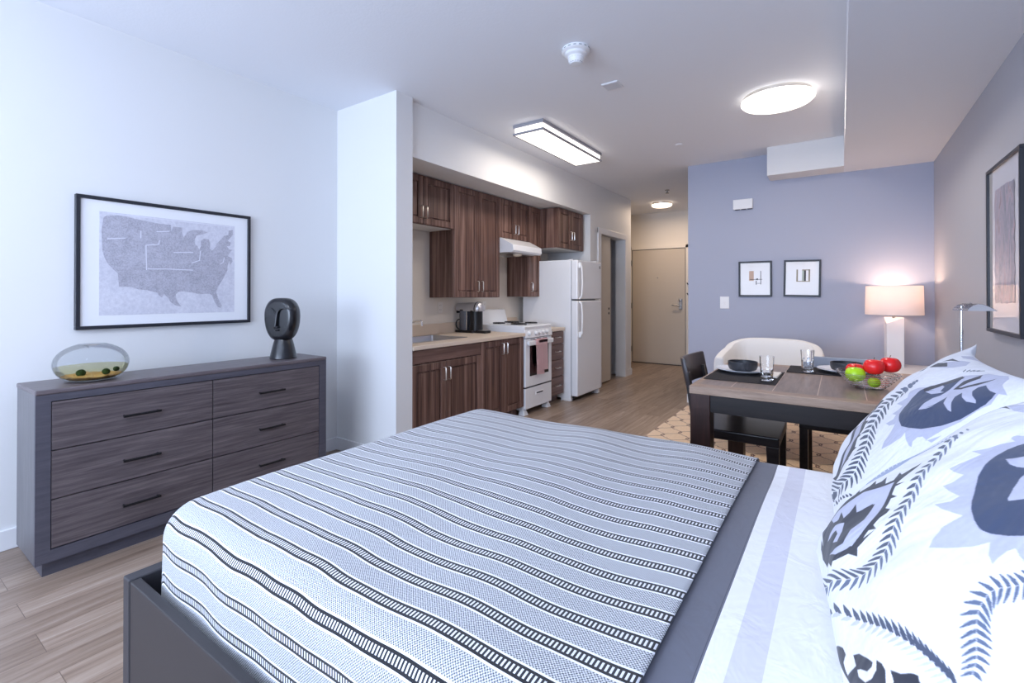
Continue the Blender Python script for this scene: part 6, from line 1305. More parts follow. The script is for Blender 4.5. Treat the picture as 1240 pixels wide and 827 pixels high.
PRINT_FAR = [
 ((184,186,206), [(-0.2187,0.4945),(-0.1575,0.419),(-0.2402,0.3675),(-0.1978,0.3115),(-0.1453,0.2527),(-0.2978,0.2867),(-0.2983,0.2329),(-0.2542,0.165),(-0.3849,0.1946),(-0.4127,0.1546),(-0.3472,0.0748),(-0.4351,0.0907),(-0.495,0.1374),(-0.5347,0.0618),(-0.5488,0.0203),(-0.5623,-0.0211),(-0.6147,-0.0794),(-0.6408,-0.0323),(-0.6651,0.0139),(-0.6772,0.0581),(-0.6883,0.1019),(-0.6744,0.1564),(-0.7286,0.1218),(-0.7803,0.1013),(-0.8011,0.1058),(-0.7786,0.14),(-0.7758,0.1912),(-0.7959,0.2198),(-0.831,0.2185),(-0.8632,0.2272),(-0.8671,0.271),(-0.8704,0.3147),(-0.8575,0.2789),(-0.8436,0.2427),(-0.8286,0.2058),(-0.8363,0.2672),(-0.8438,0.3152),(-0.8506,0.3629),(-0.8611,0.4009),(-0.8711,0.4387),(-0.8805,0.4759),(-0.8845,0.5119),(-0.8878,0.5477),(-0.8909,0.5831),(-0.8946,0.6357),(-0.9004,0.6663),(-0.9058,0.6964),(-0.8864,0.7438),(-0.8606,0.7922),(-0.903,0.8111),(-0.8539,0.8368),(-0.7672,0.8698),(-0.6818,0.9441),(-0.5987,0.9687),(-0.5603,0.9392),(-0.4758,0.9181),(-0.4874,0.8769),(-0.4581,0.8519),(-0.4238,0.8266),(-0.3858,0.8002),(-0.3752,0.763),(-0.3591,0.7251),(-0.3372,0.6867),(-0.3104,0.6471),(-0.3232,0.5722),(-0.2749,0.5343)]),
 ((56,68,96), [(-0.4272,0.7984),(-0.3993,0.766),(-0.3663,0.7326),(-0.354,0.688),(-0.3352,0.6426),(-0.3163,0.6085),(-0.294,0.5737),(-0.2928,0.5306),(-0.2874,0.4867),(-0.3048,0.4354),(-0.3176,0.3834),(-0.3454,0.3367),(-0.369,0.2901),(-0.4266,0.2238),(-0.498,0.1873),(-0.5855,0.1679),(-0.6588,0.1992),(-0.7024,0.2291),(-0.7413,0.2573),(-0.7672,0.2937),(-0.7909,0.3291),(-0.8179,0.3689),(-0.8316,0.4),(-0.8445,0.4306),(-0.8567,0.4608),(-0.8684,0.4902),(-0.874,0.5244),(-0.8792,0.558),(-0.8841,0.5916),(-0.8869,0.6358),(-0.8888,0.6796),(-0.8716,0.7408),(-0.8456,0.7881),(-0.7965,0.7847),(-0.7459,0.7967),(-0.6989,0.8123),(-0.6934,0.7687),(-0.7202,0.7182),(-0.7695,0.6884),(-0.8264,0.6696),(-0.8469,0.6492),(-0.7909,0.6249),(-0.7275,0.6373),(-0.6682,0.6684),(-0.6621,0.612),(-0.7038,0.5582),(-0.7789,0.4981),(-0.7449,0.4954),(-0.6502,0.5205),(-0.5849,0.5799),(-0.5925,0.5383),(-0.5974,0.4968),(-0.6002,0.4552),(-0.5803,0.3995),(-0.6145,0.4608),(-0.5967,0.4048),(-0.5568,0.3576),(-0.5076,0.4282),(-0.4893,0.5028),(-0.5034,0.5494),(-0.5014,0.591),(-0.4964,0.6323),(-0.4874,0.6737),(-0.4743,0.7149),(-0.4547,0.7564)]),
 ((184,186,206), [(-0.3461,0.5062),(-0.4209,0.5202),(-0.4622,0.5669),(-0.4798,0.595),(-0.443,0.5819),(-0.4113,0.6335),(-0.3509,0.6345),(-0.3466,0.5925),(-0.3377,0.5498),(-0.3251,0.5064),(-0.3867,0.5646)]),
 ((44,46,58), [(-0.2926,0.5164),(-0.3053,0.5671),(-0.312,0.6169),(-0.3285,0.6611),(-0.3396,0.7043),(-0.3681,0.7483),(-0.3887,0.7913),(-0.4529,0.7862),(-0.4496,0.7547),(-0.443,0.7231),(-0.412,0.6873),(-0.3759,0.6506),(-0.3724,0.6138),(-0.3652,0.5769),(-0.355,0.5394),(-0.3418,0.5011)]),
 ((44,46,58), [(-0.5287,0.6528),(-0.5218,0.7054),(-0.5071,0.7581),(-0.5153,0.8101),(-0.5077,0.8477),(-0.4905,0.8857),(-0.559,0.8451),(-0.564,0.8102),(-0.5634,0.7755),(-0.5613,0.7335),(-0.5546,0.6911),(-0.5793,0.7017),(-0.5984,0.7354),(-0.6151,0.7685),(-0.6236,0.7967),(-0.6301,0.8246),(-0.6338,0.8524),(-0.6336,0.8803),(-0.6279,0.9085),(-0.6444,0.8758),(-0.6529,0.8437),(-0.6564,0.8119),(-0.6563,0.7802),(-0.6414,0.7503),(-0.6243,0.7199),(-0.6057,0.6889)]),
 ((184,186,206), [(0.2869,0.6992),(0.2795,0.7404),(0.282,0.7807),(0.2959,0.8204),(0.2533,0.8666),(0.2368,0.9107),(0.1343,0.9481),(-0.0191,0.895),(-0.0071,0.8565),(0.0208,0.8173),(0.0725,0.7902),(0.132,0.7618),(0.2023,0.7318)]),
 ((44,46,58), [(0.3322,0.6846),(0.336,0.7274),(0.3509,0.7694),(0.2604,0.8263),(0.1297,0.796),(0.1821,0.7612),(0.2474,0.7244)]),
 ((44,46,58), [(0.3675,0.8009),(0.3808,0.8407),(0.4086,0.8797),(0.1997,0.9014),(0.3107,0.8579)]),
 ((44,46,58), [(0.5182,0.5733),(0.4548,0.6444),(0.3993,0.6765),(0.4141,0.6185)]),
 ((184,186,206), [(0.4834,0.9406),(0.452,0.9702),(0.4662,0.9951),(0.3119,0.9976),(0.208,1),(0.0996,0.9978),(0.1931,0.9945),(0.2515,0.9845),(0.286,0.9633),(0.3465,0.9397)]),
 ((70,78,98), [(-0.2164,0.8306),(-0.1765,0.8625),(-0.1987,0.8611),(-0.2443,0.83)]),
 ((70,78,98), [(-0.2451,0.8465),(-0.2228,0.8805),(-0.2444,0.8789),(-0.2726,0.8455)]),
 ((70,78,98), [(-0.2708,0.862),(-0.2644,0.8978),(-0.2859,0.896),(-0.2981,0.8608)]),
 ((70,78,98), [(-0.2945,0.8772),(-0.301,0.9147),(-0.3227,0.9126),(-0.321,0.8759)]),
 ((70,78,98), [(-0.3155,0.8921),(-0.3331,0.931),(-0.3544,0.9289),(-0.3414,0.8908)]),
 ((70,78,98), [(-0.2711,-0.7759),(-0.3071,-0.7842),(-0.2425,-0.846),(-0.2533,-0.8476),(-0.208,-0.8398),(-0.1643,-0.8334)]),
 ((70,78,98), [(-0.129,-0.8286),(-0.1202,-0.827),(-0.129,-0.8286),(-0.1401,-0.8302),(-0.1489,-0.8318),(-0.1599,-0.8318)]),
 ((70,78,98), [(-0.3352,-0.712),(-0.3732,-0.7276),(-0.33,-0.7977),(-0.2962,-0.8192),(-0.2384,-0.8089),(-0.2255,-0.7803)]),
 ((70,78,98), [(-0.3162,-0.718),(-0.1986,-0.7675),(-0.0711,-0.8222),(-0.0823,-0.8238),(-0.0935,-0.8254),(-0.1897,-0.7921)]),
 ((70,78,98), [(-0.436,-0.6229),(-0.4778,-0.6409),(-0.4847,-0.6954),(-0.4624,-0.7155),(-0.4256,-0.6915),(-0.3892,-0.6679)]),
 ((70,78,98), [(-0.4237,-0.6261),(-0.2559,-0.7063),(0.0034,-0.819),(-0.0148,-0.819),(-0.1154,-0.7867),(-0.374,-0.6724)]),
 ((70,78,98), [(-0.4938,-0.5518),(-0.5346,-0.5728),(-0.5544,-0.6238),(-0.5424,-0.6392),(-0.5047,-0.6135),(-0.4661,-0.5886)]),
 ((70,78,98), [(-0.4841,-0.554),(-0.3641,-0.6163),(-0.0421,-0.7697),(-0.1142,-0.7503),(-0.3012,-0.67),(-0.4554,-0.5914)]),
 ((70,78,98), [(-0.5316,-0.4895),(-0.5733,-0.5108),(-0.6012,-0.5585),(-0.594,-0.5717),(-0.5546,-0.5465),(-0.5139,-0.5222)]),
 ((70,78,98), [(-0.5235,-0.4913),(-0.4294,-0.5439),(-0.2248,-0.6597),(-0.1912,-0.6831),(-0.3946,-0.5866),(-0.5051,-0.5241)]),
 ((70,78,98), [(-0.5513,-0.434),(-0.5993,-0.45),(-0.6406,-0.489),(-0.6379,-0.5005),(-0.592,-0.4813),(-0.5442,-0.4627)]),
 ((70,78,98), [(-0.5434,-0.436),(-0.4685,-0.4854),(-0.337,-0.579),(-0.3242,-0.5951),(-0.454,-0.5206),(-0.5362,-0.4649)]),
 ((70,78,98), [(-0.5474,-0.3857),(-0.6025,-0.3941),(-0.6558,-0.424),(-0.6565,-0.4342),(-0.6048,-0.4223),(-0.5501,-0.4113)]),
 ((70,78,98), [(-0.5397,-0.3881),(-0.4803,-0.436),(-0.3942,-0.5179),(-0.3919,-0.5301),(-0.4806,-0.4662),(-0.5422,-0.414)]),
 ((70,78,98), [(-0.5318,-0.3408),(-0.5899,-0.3449),(-0.6499,-0.3689),(-0.6526,-0.3784),(-0.5986,-0.3711),(-0.5407,-0.3648)]),
 ((70,78,98), [(-0.5239,-0.344),(-0.4749,-0.3892),(-0.4151,-0.463),(-0.4173,-0.4737),(-0.4841,-0.4164),(-0.5332,-0.3676)]),
 ((70,78,98), [(-0.5072,-0.2993),(-0.5666,-0.3006),(-0.6305,-0.3212),(-0.6347,-0.3303),(-0.5797,-0.3256),(-0.5204,-0.3217)]),
 ((70,78,98), [(-0.4993,-0.3023),(-0.4567,-0.3447),(-0.4121,-0.4123),(-0.4171,-0.422),(-0.4719,-0.37),(-0.5128,-0.325)]),
 ((70,78,98), [(-0.4775,-0.2587),(-0.5382,-0.2586),(-0.6055,-0.2773),(-0.6106,-0.2861),(-0.5544,-0.2829),(-0.4943,-0.2805)]),
 ((70,78,98), [(-0.4694,-0.2619),(-0.4308,-0.3015),(-0.3955,-0.3647),(-0.4024,-0.3737),(-0.45,-0.3257),(-0.4863,-0.2835)]),
 ((70,78,98), [(-0.4406,-0.2197),(-0.5044,-0.2183),(-0.5767,-0.2351),(-0.5828,-0.2437),(-0.5243,-0.2416),(-0.4614,-0.2407)]),
 ((70,78,98), [(-0.4321,-0.223),(-0.3955,-0.2612),(-0.3668,-0.3216),(-0.3757,-0.3303),(-0.4193,-0.2845),(-0.4528,-0.2441)]),
 ((70,78,98), [(-0.3968,-0.1818),(-0.4649,-0.1789),(-0.5435,-0.1936),(-0.551,-0.202),(-0.4888,-0.2015),(-0.4219,-0.202)]),
 ((70,78,98), [(-0.3875,-0.1855),(-0.3525,-0.2226),(-0.3314,-0.2803),(-0.3422,-0.2885),(-0.3822,-0.2445),(-0.4129,-0.2054)]),
 ((70,78,98), [(-0.3413,-0.1465),(-0.4152,-0.1416),(-0.5019,-0.1544),(-0.511,-0.1626),(-0.4442,-0.1634),(-0.3719,-0.1656)]),
 ((70,78,98), [(-0.3311,-0.15),(-0.2968,-0.1863),(-0.2815,-0.2423),(-0.295,-0.25),(-0.3329,-0.2075),(-0.3622,-0.1692)]),
 ((70,78,98), [(-0.2782,-0.1112),(-0.3588,-0.1064),(-0.4531,-0.1193),(-0.4628,-0.1276),(-0.391,-0.1283),(-0.3122,-0.1305)]),
 ((70,78,98), [(-0.2669,-0.1151),(-0.2281,-0.1507),(-0.2112,-0.2062),(-0.2268,-0.2137),(-0.2688,-0.1717),(-0.3014,-0.1342)]),
 ((70,78,98), [(-0.214,-0.0741),(-0.3006,-0.0701),(-0.4009,-0.0842),(-0.4112,-0.0928),(-0.3342,-0.0927),(-0.2496,-0.0942)]),
 ((70,78,98), [(-0.2007,-0.0779),(-0.1551,-0.1129),(-0.1319,-0.1684),(-0.1482,-0.1763),(-0.1985,-0.1347),(-0.2372,-0.0979)]),
 ((70,78,98), [(-0.1469,-0.0356),(-0.2389,-0.0327),(-0.3449,-0.0491),(-0.3551,-0.0578),(-0.2728,-0.0566),(-0.1827,-0.0569)]),
 ((70,78,98), [(-0.1315,-0.0395),(-0.0774,-0.0735),(-0.0444,-0.1292),(-0.0612,-0.1375),(-0.1209,-0.0966),(-0.1684,-0.0604)]),
 ((70,78,98), [(-0.0865,0.0058),(-0.1806,0.0067),(-0.2879,-0.0125),(-0.2969,-0.0219),(-0.2115,-0.0187),(-0.1187,-0.017)]),
 ((70,78,98), [(-0.0693,0.0023),(-0.0065,-0.0299),(0.04,-0.0853),(0.0252,-0.0945),(-0.0447,-0.0553),(-0.1021,-0.0205)]),
 ((70,78,98), [(-0.0374,0.0509),(-0.1298,0.0496),(-0.2342,0.0273),(-0.2422,0.0175),(-0.1553,0.0225),(-0.0633,0.0263)]),
 ((70,78,98), [(-0.0191,0.0479),(0.0504,0.0181),(0.1098,-0.0361),(0.0983,-0.0464),(0.0197,-0.0095),(-0.0458,0.0233)]),
 ((70,78,98), [(0.0023,0.0985),(-0.086,0.0956),(-0.1875,0.071),(-0.1946,0.0608),(-0.108,0.0671),(-0.0196,0.0729)]),
 ((70,78,98), [(0.021,0.0959),(0.092,0.0691),(0.1619,0.0162),(0.1519,0.0055),(0.0669,0.04),(-0.0007,0.0698)]),
 ((70,78,98), [(0.0369,0.1476),(-0.0457,0.143),(-0.1427,0.1169),(-0.1485,0.1062),(-0.0641,0.1138),(0.0189,0.1209)]),
 ((70,78,98), [(0.0563,0.1452),(0.1276,0.1215),(0.2048,0.0706),(0.1969,0.0594),(0.1069,0.0914),(0.0383,0.1184)]),
 ((70,78,98), [(0.0593,0.1985),(-0.0148,0.1919),(-0.1004,0.163),(-0.1036,0.152),(-0.0253,0.1616),(0.0495,0.1707)]),
 ((70,78,98), [(0.079,0.1967),(0.1512,0.1762),(0.2405,0.1279),(0.2363,0.1161),(0.1403,0.1449),(0.0691,0.1688)]),
 ((70,78,98), [(0.0637,0.2508),(-0.0008,0.2429),(-0.0734,0.2122),(-0.074,0.201),(-0.0041,0.212),(0.0603,0.2226)]),
 ((70,78,98), [(0.0835,0.2494),(0.1519,0.2332),(0.2427,0.1888),(0.2425,0.1768),(0.1492,0.2013),(0.0804,0.2211)]),
 ((70,78,98), [(0.0656,0.3028),(0.0078,0.2951),(-0.0581,0.2643),(-0.0586,0.2531),(0.0055,0.2642),(0.0631,0.2748)]),
 ((70,78,98), [(0.0851,0.3021),(0.1465,0.2891),(0.2272,0.2487),(0.2276,0.2367),(0.1443,0.2572),(0.0827,0.274)]),
 ((70,78,98), [(0.0734,0.3545),(0.0203,0.3473),(-0.0435,0.317),(-0.0448,0.3059),(0.015,0.3167),(0.0681,0.3266)]),
 ((70,78,98), [(0.0932,0.3538),(0.147,0.3429),(0.215,0.3062),(0.2144,0.2944),(0.1421,0.3115),(0.0878,0.3259)]),
 ((70,78,98), [(0.0886,0.4054),(0.0393,0.3988),(-0.0236,0.3694),(-0.0263,0.3583),(0.0302,0.3685),(0.0794,0.3779)]),
 ((70,78,98), [(0.1081,0.4049),(0.1559,0.3961),(0.2128,0.3618),(0.2097,0.3506),(0.1466,0.3651),(0.0991,0.3774)]),
 ((92,104,130), [(0.0449,0.4116),(0.0107,0.4005),(0.002,0.3854),(0.0218,0.3706),(0.0643,0.3608),(0.1179,0.3589),(0.1663,0.3654),(0.1918,0.3792),(0.1842,0.3954),(0.1473,0.4088),(0.0953,0.4148)]),
 ((92,104,130), [(0.0484,0.4703),(0.0153,0.4594),(0.0067,0.4448),(0.0244,0.4307),(0.064,0.4212),(0.1143,0.4196),(0.1593,0.4264),(0.1841,0.4394),(0.1785,0.4552),(0.1443,0.4679),(0.0961,0.4735)]),
 ((92,104,130), [(0.0501,0.5075),(0.0261,0.4994),(0.02,0.4882),(0.0335,0.4772),(0.0627,0.4698),(0.099,0.4685),(0.1308,0.4736),(0.1476,0.4837),(0.1429,0.4956),(0.1191,0.5054),(0.0845,0.5098)]),
 ((92,104,130), [(0.0328,0.5369),(0.016,0.5309),(0.0123,0.5225),(0.0221,0.5141),(0.0431,0.5085),(0.0682,0.5073),(0.0902,0.5111),(0.1012,0.5188),(0.0978,0.5277),(0.0813,0.5351),(0.0569,0.5385)]),
 ((184,186,206), [(0.2961,0.1493),(0.3028,0.1292),(0.3086,0.1092),(0.3162,0.0889),(0.325,0.0683),(0.3351,0.0473),(0.3432,0.0266),(0.3406,0.0074),(0.3302,-0.0108),(0.3152,-0.0283),(0.2995,-0.0455),(0.285,-0.063),(0.2626,-0.0789),(0.2324,-0.0931),(0.1973,-0.1062),(0.1625,-0.1192),(0.1303,-0.1324),(0.1004,-0.1458),(0.0725,-0.1594),(0.0459,-0.1731),(0.0201,-0.187),(-0.004,-0.2009),(-0.0289,-0.2143),(-0.0525,-0.2281),(-0.0758,-0.2415),(-0.0985,-0.255),(-0.1203,-0.2685),(-0.1406,-0.2821),(-0.1599,-0.2959),(-0.1743,-0.311),(-0.1846,-0.3271),(-0.1901,-0.3445),(-0.1946,-0.3622),(-0.1978,-0.3803),(-0.2003,-0.3986),(-0.2024,-0.4171),(-0.2042,-0.4356),(-0.2061,-0.454),(-0.2066,-0.473),(-0.2061,-0.4922),(-0.2044,-0.5118),(-0.2015,-0.5319),(-0.198,-0.5521),(-0.1948,-0.5722),(-0.1897,-0.5931),(-0.1823,-0.6147),(-0.172,-0.6373),(-0.1569,-0.6617),(-0.139,-0.6869),(-0.1122,-0.7152),(-0.1072,-0.6995),(-0.0979,-0.6853),(-0.0885,-0.6708),(-0.0753,-0.6575),(-0.0622,-0.6442),(-0.0485,-0.6306),(-0.0349,-0.617),(-0.0214,-0.6031),(-0.0108,-0.5881),(-0.001,-0.5726),(0.0114,-0.5578),(0.0227,-0.5425),(0.0343,-0.5271),(0.045,-0.5113),(0.0544,-0.4948),(0.0643,-0.4784),(0.0733,-0.4616),(0.0826,-0.4447),(0.0921,-0.4275),(0.1078,-0.4121),(0.1289,-0.3979),(0.1564,-0.3852),(0.1857,-0.3725),(0.2154,-0.3596),(0.246,-0.3465),(0.2772,-0.3333),(0.3097,-0.3199),(0.3453,-0.3069),(0.3886,-0.2951),(0.39,-0.2745),(0.3717,-0.2499),(0.3557,-0.2259),(0.3418,-0.2026),(0.3286,-0.1793),(0.4653,-0.184),(0.4633,-0.1621),(0.4673,-0.1423),(0.4693,-0.1202),(0.4693,-0.098),(0.4713,-0.0756),(0.4713,-0.0532),(0.4713,-0.0306),(0.3516,0.0104),(0.3748,0.029),(0.4065,0.0464),(0.4193,0.067),(0.3664,0.0966),(0.3272,0.1238),(0.2961,0.1493)]),
 ((44,46,58), [(0.3392,0.145),(0.3518,0.124),(0.3676,0.1025),(0.3864,0.0805),(0.4084,0.0577),(0.4296,0.0347),(0.4159,0.0166),(0.4105,-0.0034),(0.4141,-0.0245),(0.4243,-0.0464),(0.4122,-0.0646),(0.3919,-0.0819),(0.3612,-0.0977),(0.3218,-0.1118),(0.2796,-0.1245),(0.24,-0.1371),(0.2049,-0.1499),(0.1725,-0.1631),(0.1427,-0.1768),(0.1146,-0.1905),(0.0884,-0.2045),(0.0636,-0.2186),(0.0387,-0.2326),(0.0146,-0.2467),(-0.0104,-0.2602),(-0.0349,-0.2736),(-0.0576,-0.2871),(-0.0791,-0.3008),(-0.0991,-0.3142),(-0.1136,-0.3286),(-0.1236,-0.344),(-0.1288,-0.3614),(-0.1328,-0.3795),(-0.1353,-0.3981),(-0.1373,-0.4169),(-0.139,-0.436),(-0.1417,-0.4547),(-0.1438,-0.4735),(-0.1443,-0.4927),(-0.1438,-0.5122),(-0.1419,-0.5323),(-0.1387,-0.5528),(-0.1343,-0.5739),(-0.1311,-0.5945),(-0.1258,-0.6157),(-0.1191,-0.6372),(-0.1076,-0.6603),(-0.093,-0.6844),(-0.068,-0.7122),(-0.0258,-0.7459),(-0.1717,-0.6936),(-0.1951,-0.6664),(-0.2135,-0.6409),(-0.2266,-0.6174),(-0.2364,-0.595),(-0.2432,-0.5737),(-0.2483,-0.5532),(-0.2526,-0.5331),(-0.2561,-0.5133),(-0.2591,-0.4936),(-0.2611,-0.4742),(-0.2618,-0.4552),(-0.2615,-0.4366),(-0.2602,-0.4183),(-0.2586,-0.4002),(-0.256,-0.3824),(-0.2531,-0.3645),(-0.2493,-0.3469),(-0.2447,-0.3295),(-0.2389,-0.3118),(-0.2289,-0.295),(-0.2146,-0.2793),(-0.1966,-0.2649),(-0.1772,-0.2513),(-0.1568,-0.2378),(-0.1357,-0.2242),(-0.1137,-0.2108),(-0.0909,-0.1974),(-0.0678,-0.184),(-0.0432,-0.1705),(-0.0178,-0.157),(0.0081,-0.1434),(0.0354,-0.1299),(0.0646,-0.1165),(0.0952,-0.1033),(0.1274,-0.0904),(0.1583,-0.0775),(0.184,-0.0639),(0.2044,-0.0491),(0.2186,-0.0323),(0.2348,-0.0154),(0.251,0.0014),(0.2623,0.0185),(0.268,0.0364),(0.2671,0.0553),(0.2638,0.0751),(0.2602,0.0949),(0.2576,0.1146),(0.2569,0.1338),(0.2554,0.1533)]),
 ((44,46,58), [(0.2207,-0.0132),(0.211,0.0611),(0.4111,-0.0019)]),
 ((44,46,58), [(0.0537,-0.1378),(0.0404,-0.0637),(0.1714,-0.118)]),
 ((44,46,58), [(-0.1365,-0.2473),(-0.1574,-0.1729),(-0.0466,-0.2267)]),
 ((44,46,58), [(-0.2391,-0.3511),(-0.2694,-0.2743),(-0.1687,-0.3289)]),
 ((44,46,58), [(-0.2521,-0.479),(-0.3048,-0.3938),(-0.1925,-0.4558)]),
 ((44,46,58), [(0.2961,0.1493),(0.3266,0.124),(0.3636,0.0974),(0.4132,0.0683),(0.4091,0.0467),(0.3793,0.0292),(0.3559,0.0108),(0.3404,-0.0088),(0.4733,-0.0532),(0.4733,-0.0756),(0.4693,-0.0957),(0.4693,-0.118),(0.4673,-0.1401),(0.4633,-0.1599),(0.3257,-0.1559),(0.3396,-0.1792),(0.3532,-0.2021),(0.3695,-0.2261),(0.3884,-0.2507),(0.3986,-0.2736),(0.3551,-0.2854),(0.3182,-0.2985),(0.2863,-0.3122),(0.2563,-0.326),(0.226,-0.3393),(0.1956,-0.3524),(0.167,-0.3655),(0.139,-0.3784),(0.112,-0.3912),(0.0911,-0.4055),(0.0755,-0.4209),(0.0659,-0.4379),(0.0572,-0.455),(0.0482,-0.4718),(0.0396,-0.4886),(0.0294,-0.5048),(0.0194,-0.5209),(0.0085,-0.5366),(-0.0026,-0.5521),(-0.0134,-0.5674),(-0.0238,-0.5827),(-0.033,-0.5983),(-0.044,-0.6131),(-0.0571,-0.627),(-0.0703,-0.6407),(-0.0816,-0.6549),(-0.093,-0.6689),(-0.1023,-0.6834),(-0.1089,-0.6989),(-0.1122,-0.7152),(-0.1984,-0.6805),(-0.1906,-0.666),(-0.1817,-0.6517),(-0.1715,-0.6377),(-0.1593,-0.6242),(-0.1464,-0.6109),(-0.1328,-0.5976),(-0.1196,-0.584),(-0.107,-0.5701),(-0.096,-0.5554),(-0.0852,-0.5405),(-0.0737,-0.5256),(-0.0609,-0.511),(-0.0491,-0.4959),(-0.0379,-0.4804),(-0.0273,-0.4647),(-0.0169,-0.4488),(-0.0071,-0.4324),(0.0029,-0.4159),(0.0132,-0.3994),(0.0289,-0.3843),(0.0491,-0.3702),(0.0747,-0.3573),(0.1006,-0.3442),(0.1273,-0.331),(0.1547,-0.3176),(0.1813,-0.3037),(0.2081,-0.2895),(0.2356,-0.2751),(0.2621,-0.2603),(0.2893,-0.2452),(0.3202,-0.2308),(0.3533,-0.2164),(0.3956,-0.2037),(0.4009,-0.1837),(0.3804,-0.1593),(0.3653,-0.1356),(0.359,-0.1136),(0.3595,-0.0921),(0.366,-0.0714),(0.3728,-0.0506),(0.3815,-0.0303),(0.3936,-0.0099),(0.4159,0.0086),(0.4003,0.0331),(0.3531,0.0619),(0.3159,0.0887),(0.2846,0.1143),(0.2554,0.1394),(0.229,0.1637)]),
 ((70,78,98), [(-0.3065,-0.8554),(-0.2726,-0.8507),(-0.2447,-0.846),(-0.2468,-0.846),(-0.2853,-0.8523),(-0.315,-0.8584)]),
 ((70,78,98), [(-0.4158,-0.7953),(-0.3296,-0.8174),(-0.3505,-0.7946),(-0.2339,-0.8445),(-0.3794,-0.8044),(-0.3582,-0.8306)]),
 ((70,78,98), [(-0.5236,-0.7226),(-0.47,-0.7351),(-0.3689,-0.7745),(-0.3574,-0.7815),(-0.4026,-0.781),(-0.4762,-0.7593)]),
 ((70,78,98), [(-0.5822,-0.6699),(-0.5436,-0.6773),(-0.4794,-0.7039),(-0.473,-0.709),(-0.5073,-0.7109),(-0.5555,-0.6976)]),
 ((70,78,98), [(-0.6231,-0.6255),(-0.5913,-0.6313),(-0.5452,-0.6515),(-0.5415,-0.6556),(-0.5693,-0.6587),(-0.6056,-0.6492)]),
 ((70,78,98), [(-0.6565,-0.5858),(-0.6303,-0.5904),(-0.5941,-0.6077),(-0.5918,-0.6112),(-0.6154,-0.6148),(-0.6447,-0.6071)]),
 ((70,78,98), [(-0.6839,-0.549),(-0.6614,-0.5533),(-0.6321,-0.5691),(-0.6306,-0.5722),(-0.6516,-0.5756),(-0.6759,-0.5689)]),
 ((70,78,98), [(-0.7071,-0.5146),(-0.6874,-0.5187),(-0.6635,-0.5335),(-0.6626,-0.5364),(-0.6814,-0.5396),(-0.7022,-0.5332)]),
]
# ---------------------------------------------------------------- bed
BX0, BX1, BY0, BY1, MT = -1.515, .50, .497, 1.885, .70           # blanket envelope and its top
RT = .50                                                        # rail top
t = thing('platform_bed', 'charcoal platform bed in the foreground with tall side rails', 'bed', (-.5, 1.2, 0))
fx, ry = -1.567, .457
obj('footboard', box(bm_new(), fx, fx+.042, ry, 1.93, .012, RT, .004), M['bed_edge'], t)
obj('side_rail', box(bm_new(), fx+.044, .60, ry+.002, ry+.026, .012, RT-.002, .003), M['bed_paint'], t)
obj('side_rail', box(bm_new(), fx+.044, .60, 1.904, 1.928, .012, RT-.002, .003), M['bed_paint'], t)
obj('headboard', box(bm_new(), .61, .66, ry, 1.93, .012, .96, .006), M['bed_paint'], t)
obj('slat_deck', box(bm_new(), fx+.05, .60, ry+.03, 1.90, .30, .33), M['bed_edge'], t)
bm = bm_new(); box(bm, BX0+.024, BX1, BY0+.024, BY1-.024, .335, MT-.032, .085, 6)
mt = obj('mattress', bm, M['mattress'], None, True, loc=(-.5, 1.2, .335)); tag(mt, 'white mattress under the striped blanket', 'mattress')

